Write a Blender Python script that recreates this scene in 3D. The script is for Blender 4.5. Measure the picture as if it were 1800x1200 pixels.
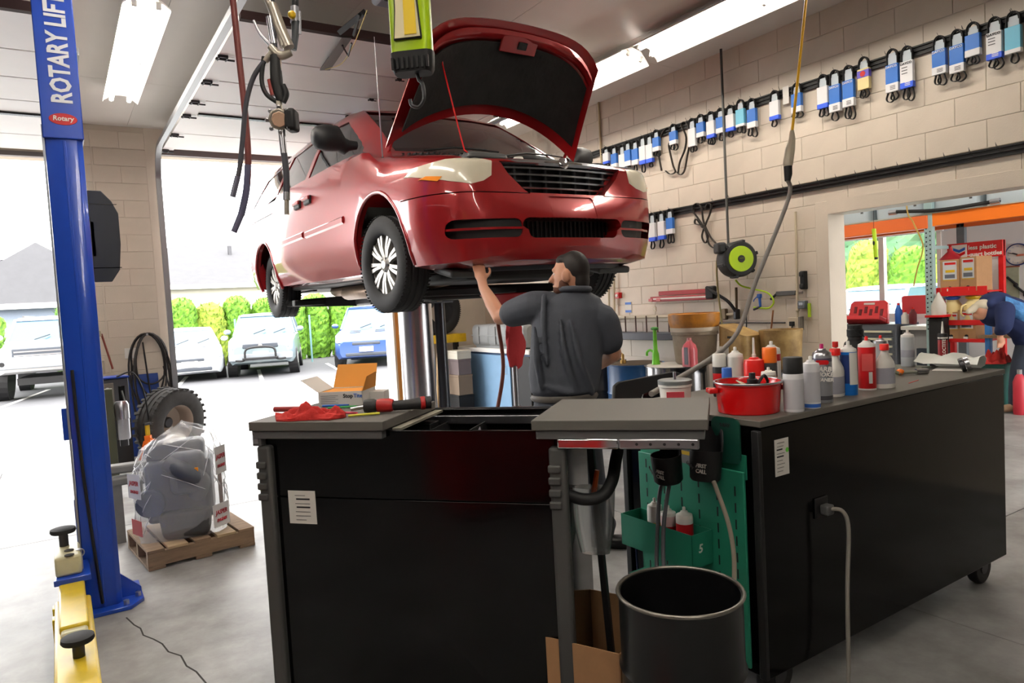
import bpy, bmesh, math, random
from mathutils import Vector, Matrix
from math import sin, cos, pi, radians
random.seed(7)
for o in list(bpy.data.objects): bpy.data.objects.remove(o)
SC = bpy.context.scene
COL = SC.collection
# ---------------------------------------------------------------- camera
CAMROT = Matrix(((0.83954194, 0.07611791, -0.53793623), (-0.5405097, 0.01689093, -0.84116821), (-0.05494172, 0.99695575, 0.05532311)))
CAMH = 1.55
FPX = 1245.0
_c = CAMROT
u = Vector((_c[0][0], _c[1][0], _c[2][0])).normalized()
v = Vector((_c[0][1], _c[1][1], _c[2][1])); v = (v - u*u.dot(v)).normalized()
w = u.cross(v)
CAMROT = Matrix((u, v, w)).transposed()
cam = bpy.data.cameras.new('camera'); camo = bpy.data.objects.new('camera', cam); COL.objects.link(camo)
camo.matrix_world = Matrix.Translation((0, 0, CAMH)) @ CAMROT.to_4x4()
cam.sensor_width = 36.0; cam.sensor_fit = 'HORIZONTAL'; cam.lens = FPX/1800*36; cam.clip_start = .05; cam.clip_end = 400
SC.camera = camo
# ---------------------------------------------------------------- sky and exposure
wd = bpy.data.worlds.new('sky'); SC.world = wd; wd.use_nodes = True
bg = wd.node_tree.nodes['Background']; bg.inputs[0].default_value = (1.0, 0.985, 0.975, 1); bg.inputs[1].default_value = 9.0
vs = SC.view_settings; vs.view_transform = 'Standard'; vs.look = 'None'; vs.gamma = 1.0; vs.use_curve_mapping = False; vs.exposure = 0.18
LAMP = 36.0      # glow of the fluorescent tubes
# ---------------------------------------------------------------- helpers
def ray(px, py):
    d = Vector(((px-900)/FPX, -(py-600)/FPX, -1.0)); return CAMROT @ d
def hit(px, py, ax, val):
    """where the line of sight through a pixel meets the plane axis = val"""
    d = ray(px, py); o = Vector((0, 0, CAMH)); return o + d*((val-o[ax])/d[ax])
MATS = {}
def lin(c):
    return tuple(((x/12.92) if x <= .04045 else ((x+.055)/1.055)**2.4) for x in c)
def mat(name, col, rough=.5, metal=0.0, var=0.0, scale=8.0, bump=0.0, bscale=60.0, emit=0.0, trans=0.0, coat=0.0, alpha=1.0, col2=None, spec=.5, stretch=None, sss=0.0, ior=1.45):
    """col is sRGB 0..1"""
    if name in MATS: return MATS[name]
    m = bpy.data.materials.new(name); MATS[name] = m; m.use_nodes = True
    nt = m.node_tree; b = nt.nodes['Principled BSDF']
    c = lin(col)
    b.inputs['Base Color'].default_value = (*c, 1); b.inputs['Roughness'].default_value = rough; b.inputs['Metallic'].default_value = metal
    b.inputs['Specular IOR Level'].default_value = spec; b.inputs['IOR'].default_value = ior
    if emit: b.inputs['Emission Color'].default_value = (*c, 1); b.inputs['Emission Strength'].default_value = emit
    if trans: b.inputs['Transmission Weight'].default_value = trans
    if coat: b.inputs['Coat Weight'].default_value = coat; b.inputs['Coat Roughness'].default_value = .04
    if alpha < 1: b.inputs['Alpha'].default_value = alpha
    if sss: b.inputs['Subsurface Weight'].default_value = sss; b.inputs['Subsurface Radius'].default_value = (.02, .008, .004)
    if var or bump:
        tc = nt.nodes.new('ShaderNodeTexCoord'); mp = nt.nodes.new('ShaderNodeMapping'); nt.links.new(tc.outputs['Object'], mp.inputs[0])
        if stretch: mp.inputs['Scale'].default_value = stretch
    if var:
        n = nt.nodes.new('ShaderNodeTexNoise'); n.inputs['Scale'].default_value = scale; n.inputs['Detail'].default_value = 6; n.inputs['Roughness'].default_value = .62
        nt.links.new(mp.outputs[0], n.inputs['Vector'])
        r = nt.nodes.new('ShaderNodeValToRGB'); r.color_ramp.elements[0].position = .32; r.color_ramp.elements[1].position = .68
        d = lin(col2) if col2 else tuple(x*(1-var) for x in c)
        r.color_ramp.elements[0].color = (*d, 1); r.color_ramp.elements[1].color = (*c, 1)
        nt.links.new(n.outputs[0], r.inputs[0]); nt.links.new(r.outputs[0], b.inputs['Base Color'])
    if bump:
        n2 = nt.nodes.new('ShaderNodeTexNoise'); n2.inputs['Scale'].default_value = bscale; n2.inputs['Detail'].default_value = 4
        nt.links.new(mp.outputs[0], n2.inputs['Vector'])
        bp = nt.nodes.new('ShaderNodeBump'); bp.inputs['Strength'].default_value = bump; bp.inputs['Distance'].default_value = .01
        nt.links.new(n2.outputs[0], bp.inputs['Height']); nt.links.new(bp.outputs[0], b.inputs['Normal'])
    return m
def tag(o, label=None, cat=None, group=None, kind=None):
    if label: o['label'] = label
    if cat: o['category'] = cat
    if group: o['group'] = group
    if kind: o['kind'] = kind
    return o
def root(name, loc, label, cat, group=None, rz=0.0, rot=None):
    o = bpy.data.objects.new(name, None); COL.objects.link(o); o.location = loc
    o.rotation_euler = rot if rot else (0, 0, rz); o.empty_display_size = .1
    return tag(o, label, cat, group)
def frame_z(d):
    d = Vector(d).normalized(); a = Vector((0, 0, 1)) if abs(d.z) < .95 else Vector((1, 0, 0))
    x = a.cross(d).normalized(); y = d.cross(x); return x, y, d
class MB:
    """collects shapes into one mesh"""
    def __init__(s): s.v = []; s.f = []
    def add(s, vs, fs, M=None):
        n = len(s.v); s.v += [tuple(M @ Vector(p)) if M else tuple(p) for p in vs]; s.f += [tuple(i+n for i in f) for f in fs]; return s
    def box(s, c, d, rot=None, taper=1.0):
        hx, hy, hz = d[0]/2, d[1]/2, d[2]/2
        vs = [(x*hx*(taper if z > 0 else 1), y*hy*(taper if z > 0 else 1), z*hz) for z in (-1, 1) for x, y in ((-1, -1), (1, -1), (1, 1), (-1, 1))]
        M = Matrix.Translation(c)
        if rot is not None: M = M @ (rot.to_4x4() if isinstance(rot, Matrix) else Matrix.Rotation(rot, 4, 'Z'))
        return s.add(vs, [(3, 2, 1, 0), (4, 5, 6, 7), (0, 1, 5, 4), (1, 2, 6, 5), (2, 3, 7, 6), (3, 0, 4, 7)], M)
    def bb(s, a, b): return s.box([(p+q)/2 for p, q in zip(a, b)], [abs(q-p) for p, q in zip(a, b)])
    def cyl(s, a, b, r, r2=None, n=16, cap=True):
        a = Vector(a); b = Vector(b); x, y, d = frame_z(b-a); r2 = r if r2 is None else r2
        vs = []
        for p, q in ((a, r), (b, r2)):
            for i in range(n): t = 2*pi*i/n; vs.append(p+x*(q*cos(t))+y*(q*sin(t)))
        fs = [(i, (i+1) % n, n+(i+1) % n, n+i) for i in range(n)]
        if cap: fs += [tuple(range(n-1, -1, -1)), tuple(range(n, 2*n))]
        return s.add(vs, fs)
    def tube(s, pts, r, n=8, closed=False, flat=None):
        pts = [Vector(p) for p in pts]; N = len(pts); rs = r if isinstance(r, (list, tuple)) else [r]*N
        vs = []; px = None
        for i, p in enumerate(pts):
            if closed: d = pts[(i+1) % N]-pts[i-1]
            else: d = pts[min(i+1, N-1)]-pts[max(i-1, 0)]
            d = d.normalized() if d.length > 1e-9 else Vector((0, 0, 1))
            if px is None: x, y, d = frame_z(d)
            else:
                x = px-d*px.dot(d)
                x = x.normalized() if x.length > 1e-6 else frame_z(d)[0]
                y = d.cross(x)
            px = x
            for k in range(n):
                t = 2*pi*k/n; vs.append(p+x*(rs[i]*cos(t))+y*(rs[i]*sin(t)*(flat or 1)))
        fs = []
        for i in range(N if closed else N-1):
            j = (i+1) % N
            for k in range(n): fs.append((i*n+k, i*n+(k+1) % n, j*n+(k+1) % n, j*n+k))
        if not closed: fs += [tuple(range(n-1, -1, -1)), tuple(range((N-1)*n, N*n))]
        return s.add(vs, fs)
    def ribbon(s, pts, width, thick, wdir):
        """a flat belt: rectangle swept along pts, its width along wdir"""
        pts = [Vector(p) for p in pts]; N = len(pts); wv = Vector(wdir).normalized(); vs = []
        for i, p in enumerate(pts):
            d = (pts[min(i+1, N-1)]-pts[max(i-1, 0)]).normalized(); nn = d.cross(wv)
            nn = nn.normalized() if nn.length > 1e-6 else frame_z(d)[0]
            for a, b in ((-1, -1), (1, -1), (1, 1), (-1, 1)): vs.append(p+wv*(a*width/2)+nn*(b*thick/2))
        fs = []
        for i in range(N-1):
            for k in range(4): fs.append((i*4+k, i*4+(k+1) % 4, i*4+4+(k+1) % 4, i*4+4+k))
        fs += [(3, 2, 1, 0), tuple((N-1)*4+k for k in range(4))]
        return s.add(vs, fs)
    def lathe(s, prof, n=24, M=None, caps=True):
        """prof: (r, z) from the bottom up"""
        vs = []; fs = []
        for r, z in prof:
            for i in range(n): t = 2*pi*i/n; vs.append((r*cos(t), r*sin(t), z))
        for j in range(len(prof)-1):
            for i in range(n): fs.append((j*n+i, j*n+(i+1) % n, (j+1)*n+(i+1) % n, (j+1)*n+i))
        if caps:
            if prof[0][0] > 1e-5: fs.append(tuple(range(n-1, -1, -1)))
            if prof[-1][0] > 1e-5: fs.append(tuple((len(prof)-1)*n+i for i in range(n)))
        return s.add(vs, fs, M)
    def prism(s, poly, a, b, plane='xy'):
        """poly (2-d, counter-clockwise) extruded from a to b along the third axis"""
        n = len(poly)
        def P(p, h): return {'xy': (p[0], p[1], h), 'xz': (p[0], h, p[1]), 'yz': (h, p[0], p[1])}[plane]
        vs = [P(p, a) for p in poly]+[P(p, b) for p in poly]
        fs = [tuple(range(n-1, -1, -1)), tuple(range(n, 2*n))]+[(i, (i+1) % n, n+(i+1) % n, n+i) for i in range(n)]
        return s.add(vs, fs)
    def loft(s, secs, closed=True, caps=True):
        n = len(secs[0]); vs = [p for q in secs for p in q]; fs = []
        for j in range(len(secs)-1):
            for i in range(n if closed else n-1): k = (i+1) % n; fs.append((j*n+i, j*n+k, (j+1)*n+k, (j+1)*n+i))
        if caps and closed: fs += [tuple(range(n-1, -1, -1)), tuple((len(secs)-1)*n+i for i in range(n))]
        return s.add(vs, fs)
    def ell(s, c, r, n=12, m=8, M=None):
        vs = []; fs = []
        for j in range(m+1):
            ph = -pi/2+pi*j/m
            for i in range(n): t = 2*pi*i/n; vs.append((c[0]+r[0]*cos(ph)*cos(t), c[1]+r[1]*cos(ph)*sin(t), c[2]+r[2]*sin(ph)))
        for j in range(m):
            for i in range(n): fs.append((j*n+i, j*n+(i+1) % n, (j+1)*n+(i+1) % n, (j+1)*n+i))
        return s.add(vs, fs, M)
    def mesh(s, name, m=None, smooth=None, clean=True):
        me = bpy.data.meshes.new(name); me.from_pydata(s.v, [], s.f)
        bm = bmesh.new(); bm.from_mesh(me)
        if clean: bmesh.ops.remove_doubles(bm, verts=bm.verts, dist=1e-5)
        bmesh.ops.recalc_face_normals(bm, faces=bm.faces); bm.to_mesh(me); bm.free()
        if m: me.materials.append(m)
        if smooth:
            me.shade_smooth(); me.set_sharp_from_angle(angle=radians(smooth))
        return me
    def build(s, name, m, parent=None, smooth=None, bevel=0, seg=2, loc=None, rot=None, clean=True):
        o = bpy.data.objects.new(name, s.mesh(name, m, smooth, clean)); COL.objects.link(o)
        if parent: o.parent = parent
        if loc: o.location = loc
        if rot: o.rotation_euler = rot
        if bevel:
            b = o.modifiers.new('bevel', 'BEVEL'); b.width = bevel; b.segments = seg; b.limit_method = 'ANGLE'; b.angle_limit = radians(40)
            o.data.shade_smooth(); o.data.set_sharp_from_angle(angle=radians(50))
        return o
def inst(name, me, parent, loc=(0, 0, 0), rot=(0, 0, 0), sc=None):
    o = bpy.data.objects.new(name, me); COL.objects.link(o); o.parent = parent; o.location = loc; o.rotation_euler = rot
    if sc: o.scale = sc
    return o
def struct(o): o['kind'] = 'structure'; return o
def kids(o): return [c for c in bpy.data.objects if c.parent == o]
def copy_tree(o, parent=None):
    c = o.copy(); COL.objects.link(c); c.parent = parent
    for ch in kids(o): copy_tree(ch, c)
    return c
def boolop(o, cutter, op='DIFFERENCE'):
    """applies one boolean and throws the cutter away"""
    par = o.parent; o.parent = None
    m = o.modifiers.new('b', 'BOOLEAN'); m.operation = op; m.solver = 'EXACT'; m.object = cutter
    dg = bpy.context.evaluated_depsgraph_get(); dg.update()
    me = bpy.data.meshes.new_from_object(o.evaluated_get(dg), depsgraph=dg)
    o.modifiers.clear(); old = o.data; o.data = me; bpy.data.meshes.remove(old); cm = cutter.data; bpy.data.objects.remove(cutter); bpy.data.meshes.remove(cm); o.parent = par
    return o
def catmull(pts, n=6, closed=False):
    P = [Vector(p) for p in pts]; out = []; N = len(P)
    for i in range(N if closed else N-1):
        if closed: a, b, c, d = P[i-1], P[i], P[(i+1) % N], P[(i+2) % N]
        else: a, b, c, d = P[max(i-1, 0)], P[i], P[i+1], P[min(i+2, N-1)]
        for k in range(n):
            t = k/n; out.append(.5*((2*b)+(c-a)*t+(2*a-5*b+4*c-d)*t*t+(3*b-a-3*c+d)*t**3))
    if not closed: out.append(P[-1])
    return out
def interp(tab, x):
    if x <= tab[0][0]: return tab[0][1]
    for (a, p), (b, q) in zip(tab, tab[1:]):
        if x <= b:
            t = (x-a)/(b-a); t = t*t*(3-2*t)*.5+t*.5; return p+(q-p)*t
    return tab[-1][1]
def text(name, s, size, m, parent, loc, rot, ext=.0008, bold=0.0, sx=1.0, align='CENTER', shear=0.0, space=1.0):
    cu = bpy.data.curves.new('t', 'FONT'); cu.body = s; cu.size = size; cu.extrude = ext; cu.offset = bold; cu.align_x = align; cu.align_y = 'CENTER'; cu.resolution_u = 2; cu.shear = shear; cu.space_character = space
    t = bpy.data.objects.new('t', cu); COL.objects.link(t); dg = bpy.context.evaluated_depsgraph_get(); dg.update()
    me = bpy.data.meshes.new_from_object(t.evaluated_get(dg), depsgraph=dg); bpy.data.objects.remove(t); bpy.data.curves.remove(cu)
    me.materials.clear(); me.materials.append(m); me.name = name
    o = bpy.data.objects.new(name, me); COL.objects.link(o); o.parent = parent; o.location = loc; o.rotation_euler = rot; o.scale = (sx, 1, 1)
    return o
def rrect(w, h, r, n=4, cx=0, cy=0):
    out = []
    for sx, sy, a0 in ((1, 1, 0), (-1, 1, 90), (-1, -1, 180), (1, -1, 270)):
        for k in range(n+1):
            a = radians(a0+90*k/n); out.append((cx+sx*(w/2-r)+r*cos(a), cy+sy*(h/2-r)+r*sin(a)))
    return out
# ---------------------------------------------------------------- shared materials
BLACK = mat('black_paint', (.045, .045, .05), .18, coat=.4)
BLACKM = mat('matt_black', (.085, .085, .09), .6)
RUBBER = mat('rubber', (.13, .13, .135), .75)
GREYP = mat('grey_plastic', (.33, .33, .33), .55)
STEEL = mat('steel', (.72, .72, .74), .28, metal=1.0)
CHROME = mat('chrome', (.88, .88, .9), .08, metal=1.0)
DSTEEL = mat('dark_steel', (.3, .3, .31), .4, metal=.9)
WHITE = mat('white_paint', (.88, .87, .85), .45)
WPLAST = mat('white_plastic', (.9, .89, .86), .35)
REDP = mat('red_paint', (.72, .06, .07), .3)
REDPL = mat('red_plastic', (.85, .12, .1), .35)
YELLOW = mat('yellow_paint', (.86, .7, .1), .4, var=.25, scale=9)
LIME = mat('lime', (.68, .82, .12), .4)
ORANGE = mat('orange', (.93, .45, .1), .45)
BLUEP = mat('blue_paint', (.08, .22, .58), .32, var=.12, scale=5)
KRAFT = mat('kraft_card', (.66, .5, .35), .8, var=.1, scale=14)
PAPER = mat('paper', (.87, .86, .83), .7)
INK = mat('ink', (.12, .12, .13), .6)
LBLUE = mat('label_blue', (.16, .38, .72), .45)
WOOD = mat('wood', (.62, .52, .4), .75, var=.3, scale=6, stretch=(1, 9, 9))
SKIN = mat('skin', (.78, .57, .46), .5, sss=.15)
# ================================================================ the building
XW, YB, ZC = 5.55, 9.40, 3.83          # right wall, back wall, ceiling
WALLP = mat('wall_paint', (.81, .765, .70), .42, var=.09, scale=2.5, bump=.12, bscale=90)
JOINT = mat('wall_joint', (.76, .715, .65), .6)
WHITEW = mat('white_wall', (.86, .86, .86), .5)
CEILM = mat('ceiling_paint', (.86, .84, .81), .5, var=.05, scale=1.5)
CONC = mat('concrete', (.64, .64, .635), .46, var=.3, scale=2.6, bump=.12, bscale=25, col2=(.46, .455, .445), spec=.4)
DARKJ = mat('joint_dark', (.2, .19, .18), .9)
# floor: slabs with open joints between them
fl = struct(MB().bb((-9, -7, -.30), (12.5, 9.45, -.012)).build('floor', DARKJ))
xs = [-9, -4.6, -.62, 3.3, 7.2, 12.5]; ys = [-7, -1.9, 2.1, 6.18, 9.45]
for i in range(5):
    for j in range(4):
        MB().bb((xs[i]+.004, ys[j]+.004, -.011), (xs[i+1]-.004, ys[j+1]-.004, 0)).build('slab', CONC, fl)
crk = [hit(a, b, 2, .0006) for a, b in ((222, 1085), (236, 1098), (247, 1104), (252, 1116), (270, 1123), (285, 1131), (296, 1145), (318, 1152), (328, 1170), (345, 1180), (362, 1200), (380, 1225))]
MB().ribbon(crk, .007, .0012, (1, .25, 0)).build('crack', DARKJ, fl)
# right wall of painted blocks with the doorway into the next room
DY0, DY1, DZ = 1.30, 3.62, 2.155         # doorway
wr = MB(); wr.bb((XW+.006, DY1, 0), (XW+.2, YB+.2, ZC)); wr.bb((XW+.006, DY0, DZ), (XW+.2, DY1, ZC)); wr.bb((XW+.006, -7, 0), (XW+.2, DY0, ZC))
wr = struct(wr.build('wall_right', JOINT))
def blockmesh(name, L, H, t, m, axis):
    """one block face with its edges eased; the face looks along -axis"""
    a, b, e = L/2, H/2, .004
    o = [(-a, -b), (a, -b), (a, b), (-a, b)]; i = [(-a+e, -b+e), (a-e, -b+e), (a-e, b-e), (-a+e, b-e)]
    M = MB()
    if axis == 'x': vs = [(t, p, q) for p, q in o]+[(.002, p, q) for p, q in o]+[(0, p, q) for p, q in i]
    else: vs = [(p, t, q) for p, q in o]+[(p, .002, q) for p, q in o]+[(p, 0, q) for p, q in i]
    M.add(vs, [(k, (k+1) % 4, 4+(k+1) % 4, 4+k) for k in range(4)]+[(4+k, 4+(k+1) % 4, 8+(k+1) % 4, 8+k) for k in range(4)]+[(8, 9, 10, 11)])
    return M.mesh(name, m)
BL, BH = .416, .1985
z0 = hit(1577, 245, 0, XW).z % BH; y0 = hit(1577, 222, 0, XW).y
zref = hit(1577, 245, 0, XW).z
bm_full = blockmesh('block', BL-.004, BH-.004, .02, WALLP, 'x'); cache = {}
nb = 0
k0 = -int(zref/BH)-1
for r in range(k0, 24):
    za = zref+r*BH; zb = za+BH
    if zb < .9 or za > ZC: continue
    zb = min(zb, ZC); za = max(za, 0)
    off = 0 if r % 2 == 0 else BL/2
    for k in range(-6, 16):
        ya = y0+off+k*BL; yb = ya+BL
        if yb < 1.25 or ya > 7.5: continue
        ya = max(ya, DY0-.11)
        for (p, q) in (((ya, yb),) if (zb <= DZ+.10) is False else (((max(ya, DY1+.11), yb),))):
            if q-p < .05: continue
            cy, cz = (p+q)/2, (za+zb)/2; key = (round(q-p, 3), round(zb-za, 3))
            if key not in cache: cache[key] = blockmesh('block', q-p-.003, zb-za-.003, .02, WALLP, 'x')
            inst('block', cache[key], wr, (XW, cy, cz)); nb += 1
# smooth painted strip of wall where the blocks are too far off or hidden
MB().bb((XW, 7.5, 0), (XW+.01, YB, ZC)).build('plaster', WALLP, wr)
MB().bb((XW, DY1+.10, 0), (XW+.01, 7.5, .85)).build('plaster', WALLP, wr)
MB().bb((XW, -7, 0), (XW+.01, DY0-.11, ZC)).build('plaster', WALLP, wr)
# doorway trim
t1 = MB(); t1.bb((XW-.018, DY1-.012, 0), (XW+.22, DY1+.10, DZ+.10)); t1.bb((XW-.018, DY0-.1, DZ-.012), (XW+.22, DY1-.012, DZ+.10)); t1.bb((XW-.018, DY0-.1, 0), (XW+.22, DY0+.012, DZ-.012))
struct(t1.build('trim_1', WALLP, bevel=.004))
# ceiling
ce = struct(MB().bb((-9, -7, ZC+.012), (XW+.2, YB+.2, ZC+.2)).build('ceiling', JOINT))
for i in range(12):
    for j in range(7):
        MB().bb((-8.9+i*1.22+.0015, -7+j*2.44+.0015, ZC), (min(-8.9+(i+1)*1.22-.0015, XW), min(-7+(j+1)*2.44-.0015, YB), ZC+.012)).build('ceiling_panel', CEILM, ce)
# back wall with the two big door openings
D1 = (-3.3, .22, 3.42); D2 = (1.17, 4.02, 3.52)
wb = MB()
for a, b, z in ((-9, D1[0], 0), (D1[0], D1[1], D1[2]), (D1[1], D2[0], 0), (D2[0], D2[1], D2[2]), (D2[1], XW+.2, 0)): wb.bb((a, YB+.006, z), (b, YB+.2, ZC))
wb = struct(wb.build('wall_back', JOINT))
cw = (D2[0]-D1[1]-.14)/2; nz = 0
half = blockmesh('block', cw/1.5*1-.006, BH-.006, .02, WALLP, 'y'); full = blockmesh('block', cw/.75*1-.006, BH-.006, .02, WALLP, 'y')
x0 = D1[1]; W = cw*2; a = W/3
for r in range(19):
    z = r*BH+BH/2
    if z+BH/2 > ZC: break
    lay = ((x0, a), (x0+a, 2*a)) if r % 2 else ((x0, 2*a), (x0+2*a, a))
    for xa, L in lay:
        key = ('b', round(L, 3))
        if key not in cache: cache[key] = blockmesh('block', L-.004, BH-.004, .02, WALLP, 'y')
        inst('block', cache[key], wb, (xa+L/2, YB, z))
MB().bb((D1[1]+W, YB, 0), (D2[0], YB+.02, D2[2])).build('jamb_board', WALLP, wb)
MB().bb((D1[1]+W, YB, D2[2]), (XW, YB+.02, ZC)).build('plaster', WALLP, wb)
MB().bb((D2[1], YB, 0), (XW, YB+.02, D2[2])).build('plaster', WALLP, wb)
MB().bb((-9, YB, D1[2]), (D1[1], YB+.02, ZC)).build('plaster', WALLP, wb)
MB().bb((D1[1]+.25, YB-.012, 0), (D1[1]+.265, YB, ZC-.1)).build('conduit', WALLP, wb)
# far sides of the room, unseen, their grey darkened to dim bounce and reflections
struct(MB().bb((-9.2, -7, 0), (-9, YB+.2, ZC)).build('wall_left', mat('dimmed_wall_grey', (.42, .41, .40), .7)))
struct(MB().bb((-9.2, -7.2, 0), (XW+.2, -7, ZC)).build('wall_front', mat('dimmed_wall_grey', (.42, .41, .40), .7)))
struct(MB().bb((D2[1], YB+.02, 0), (D2[1]+.03, YB+.30, D2[2])).build('trim_2', WHITE))
struct(MB().bb((D1[1]-.03, YB-.01, 0), (D1[1], YB+.25, D1[2])).build('trim_3', mat('cedar', (.74, .5, .22), .6)))
MB().bb((D2[1]+.03, YB-.012, 0), (D2[1]+.09, YB, D2[2])).build('jamb_board', mat('cedar', (.74, .5, .22), .6), wb)
# ---- the rolled-up sectional doors
DOORW = mat('door_panel', (.92, .91, .90), .38, var=.04, scale=2)
TRACK = mat('galvanised', (.62, .63, .64), .4, metal=.75)
GLASSD = mat('door_window', (.1, .1, .1), .25)
def hinge_mesh():
    M = MB(); M.box((0, -.03, -.012), (.075, .012, .02)); M.box((0, .03, -.012), (.075, .012, .02)); M.box((-.03, 0, -.02), (.01, .07, .02)); M.box((.03, 0, -.02), (.01, .07, .02)); M.cyl((-.05, 0, -.026), (.09, 0, -.026), .008, n=6)
    return M.mesh('roller_hinge', DSTEEL)
HINGE = hinge_mesh()
def garage_door(x0, x1, zh, label, lines, zt=3.55):
    r = root('garage_door', ((x0+x1)/2, YB-.1, zh), label, 'garage door', 'rolled up garage doors'); cx, cy, cz = r.location
    L = [(a, b) for a, b in zip(lines, lines[1:])]
    for a, b in L:
        M = MB(); M.bb((x0-cx, a+.008-cy, zt-cz), (x1-cx, b-.008-cy, zt+.035-cz)); M.build('door_section', DOORW, r, bevel=.004)
        for x in (x0+.06, x1-.06): MB().bb((x-.06-cx, a+.004-cy, zt-.012-cz), (x+.06-cx, b-.004-cy, zt-cz)).build('end_stile', DOORW, r)
    for y in lines[1:]:
        inst('roller_hinge', HINGE, r, (x0+.03-cx, y-cy, zt-.01-cz)); inst('roller_hinge', HINGE, r, (x1-.03-cx, y-cy, zt-.01-cz), (0, 0, pi))
        inst('roller_hinge', HINGE, r, (0, y-cy, zt-.004-cz), sc=(.6, .6, .6))
    MB().bb((x0-cx, lines[0]-.05-cy, zt-.02-cz), (x1-cx, lines[0]-cy, zt+.04-cz)).build('bottom_seal', mat('seal', (.19, .1, .09), .7), r)
    # the window section shows as a dark strip
    a = lines[4]; MB().bb((x0+.13-cx, a-.075-cy, zt-.018-cz), (x1-.13-cx, a-.015-cy, zt-.002-cz)).build('strut_bar', GLASSD, r)
    # tracks: up the jamb, round the bend and back along the ceiling
    for x, s in ((x0-.05, -1), (x1+.05, 1)):
        path = [(x-cx, -.02, .02-cz), (x-cx, -.02, zh-.35-cz)]
        for k in range(1, 8):
            t = k/7*pi/2; path.append((x-cx, -.02-.38*(1-cos(t)), zh-.35-cz+.38*sin(t)))
        path += [(x-cx, lines[0]+(-.35 if s < 0 else .6)-cy, zh+.03-cz)]
        MB().ribbon(path, .055, .012, (1, 0, 0)).build('track', TRACK, r, smooth=40)
        MB().ribbon([(p[0]+s*.03, p[1], p[2]) for p in path], .008, .05, (1, 0, 0)).build('track_flange', TRACK, r, smooth=40)
        if s < 0: MB().bb((x-.02-cx, lines[0]-.3-cy, zh+.03-cz), (x+.02-cx, lines[0]-.26-cy, ZC-cz)).build('track_hanger', DSTEEL, r)
    return r
dl = [5.05, 5.80, 6.45, 7.08, 7.58, 8.40, 9.2]
g2 = garage_door(D2[0]+.02, D2[1]+.15, D2[2], 'white sectional garage door rolled up above the red van', dl, 3.56)
g1 = garage_door(D1[0]-.2, D1[1]-.03, D1[2], 'white sectional garage door rolled up behind the blue lift post', [5.2, 5.95, 6.6, 7.25, 7.72, 8.5, 9.2], 3.46)
# the front edge of the door opening
struct(MB().bb((D2[0], YB-.06, D2[2]), (D2[1], YB+.02, D2[2]+.07)).build('trim_4', mat('header_grey', (.52, .5, .5), .5)))
struct(MB().bb((D1[0], YB-.06, D1[2]), (D1[1], YB+.02, D1[2]+.05)).build('trim_5', mat('header_grey', (.52, .5, .5), .5)))
# ---- fluorescent ceiling lights, in two rows
TUBE = mat('fluorescent_tube', (1, .97, .93), .4, emit=LAMP)
REFL = mat('lamp_reflector', (.95, .94, .92), .3)
def lamp(x, y, label, L=2.44, tilt=0.0, z=ZC-.10, w=.30):
    r = root('fluorescent_light', (x, y, z), label, 'ceiling light', 'long fluorescent ceiling lights', rot=(0, tilt, 0))
    M = MB(); h = w/2; M.loft([[(-.06, s, .07), (.06, s, .07), (h, s, -.005), (h, s, -.02), (h-.008, s, -.008), (.055, s, .055), (-.055, s, .055), (-h+.008, s, -.008), (-h, s, -.02), (-h, s, -.005)] for s in (-L/2, L/2)]); M.build('reflector', REFL, r)
    for dx in (-.075, .075):
        for s in (-1, 1):
            MB().cyl((dx, s*.02, .005), (dx, s*(L/2-.03), .005), .019, n=12).build('tube', TUBE, r, smooth=40)
    for y2 in (-L/2+.02, 0, L/2-.02):
        for dx in (-.075, .075): MB().box((dx, y2, .012), (.035, .03, .05)).build('lamp_holder', WPLAST, r, bevel=.004)
    for s in (-.8, .8): MB().cyl((0, s, .06), (0, s, ZC-z), .006, n=6).build('hanger', STEEL, r)
    return r
lamp(.68, 6.65, 'long fluorescent light beside the blue lift post', z=3.70)
lamp(.68, 3.9, 'long fluorescent light further along the row above the blue lift post', z=3.70)
for k, y in enumerate((6.05, 3.5)):
    lamp(4.58, y, ('long fluorescent light behind the raised hood', 'long fluorescent light over the row of belts', 'long fluorescent light at the near end of the row along the belt wall')[k], tilt=radians(14), z=3.70, w=.34)
for x, y, n in ((.68, 1.0, 'nearest the camera in the row of the blue post'), (.68, -1.8, 'behind the camera'), (-2.2, 1.2, 'added out of view left of the camera to lighten the foreground')):  # the last lamp is added out of view to lighten the foreground
    lamp(x, y, 'long fluorescent light '+n, z=3.70)
# ================================================================ outside
ASPH = mat('asphalt', (.31, .31, .32), .85, var=.15, scale=4)
APRON = mat('apron', (.66, .65, .64), .7, var=.1, scale=1.2)
og = struct(MB().bb((-40, YB+.03, -.25), (60, 120, -.03)).build('ground', ASPH))
struct(MB().bb((-20, YB+.03, -.03), (14.5, 16.3, -.002)).build('pavement', APRON))
for x in (-3.2, -1.35, 1.9, 3.85, 5.9, 8.6):
    MB().prism([(x-.05, 16.6), (x+.05, 16.6), (x+1.05+.05, 21.6), (x+1.05-.05, 21.6)], -.03, -.022).build('parking_stripe', WHITE, og)
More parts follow.
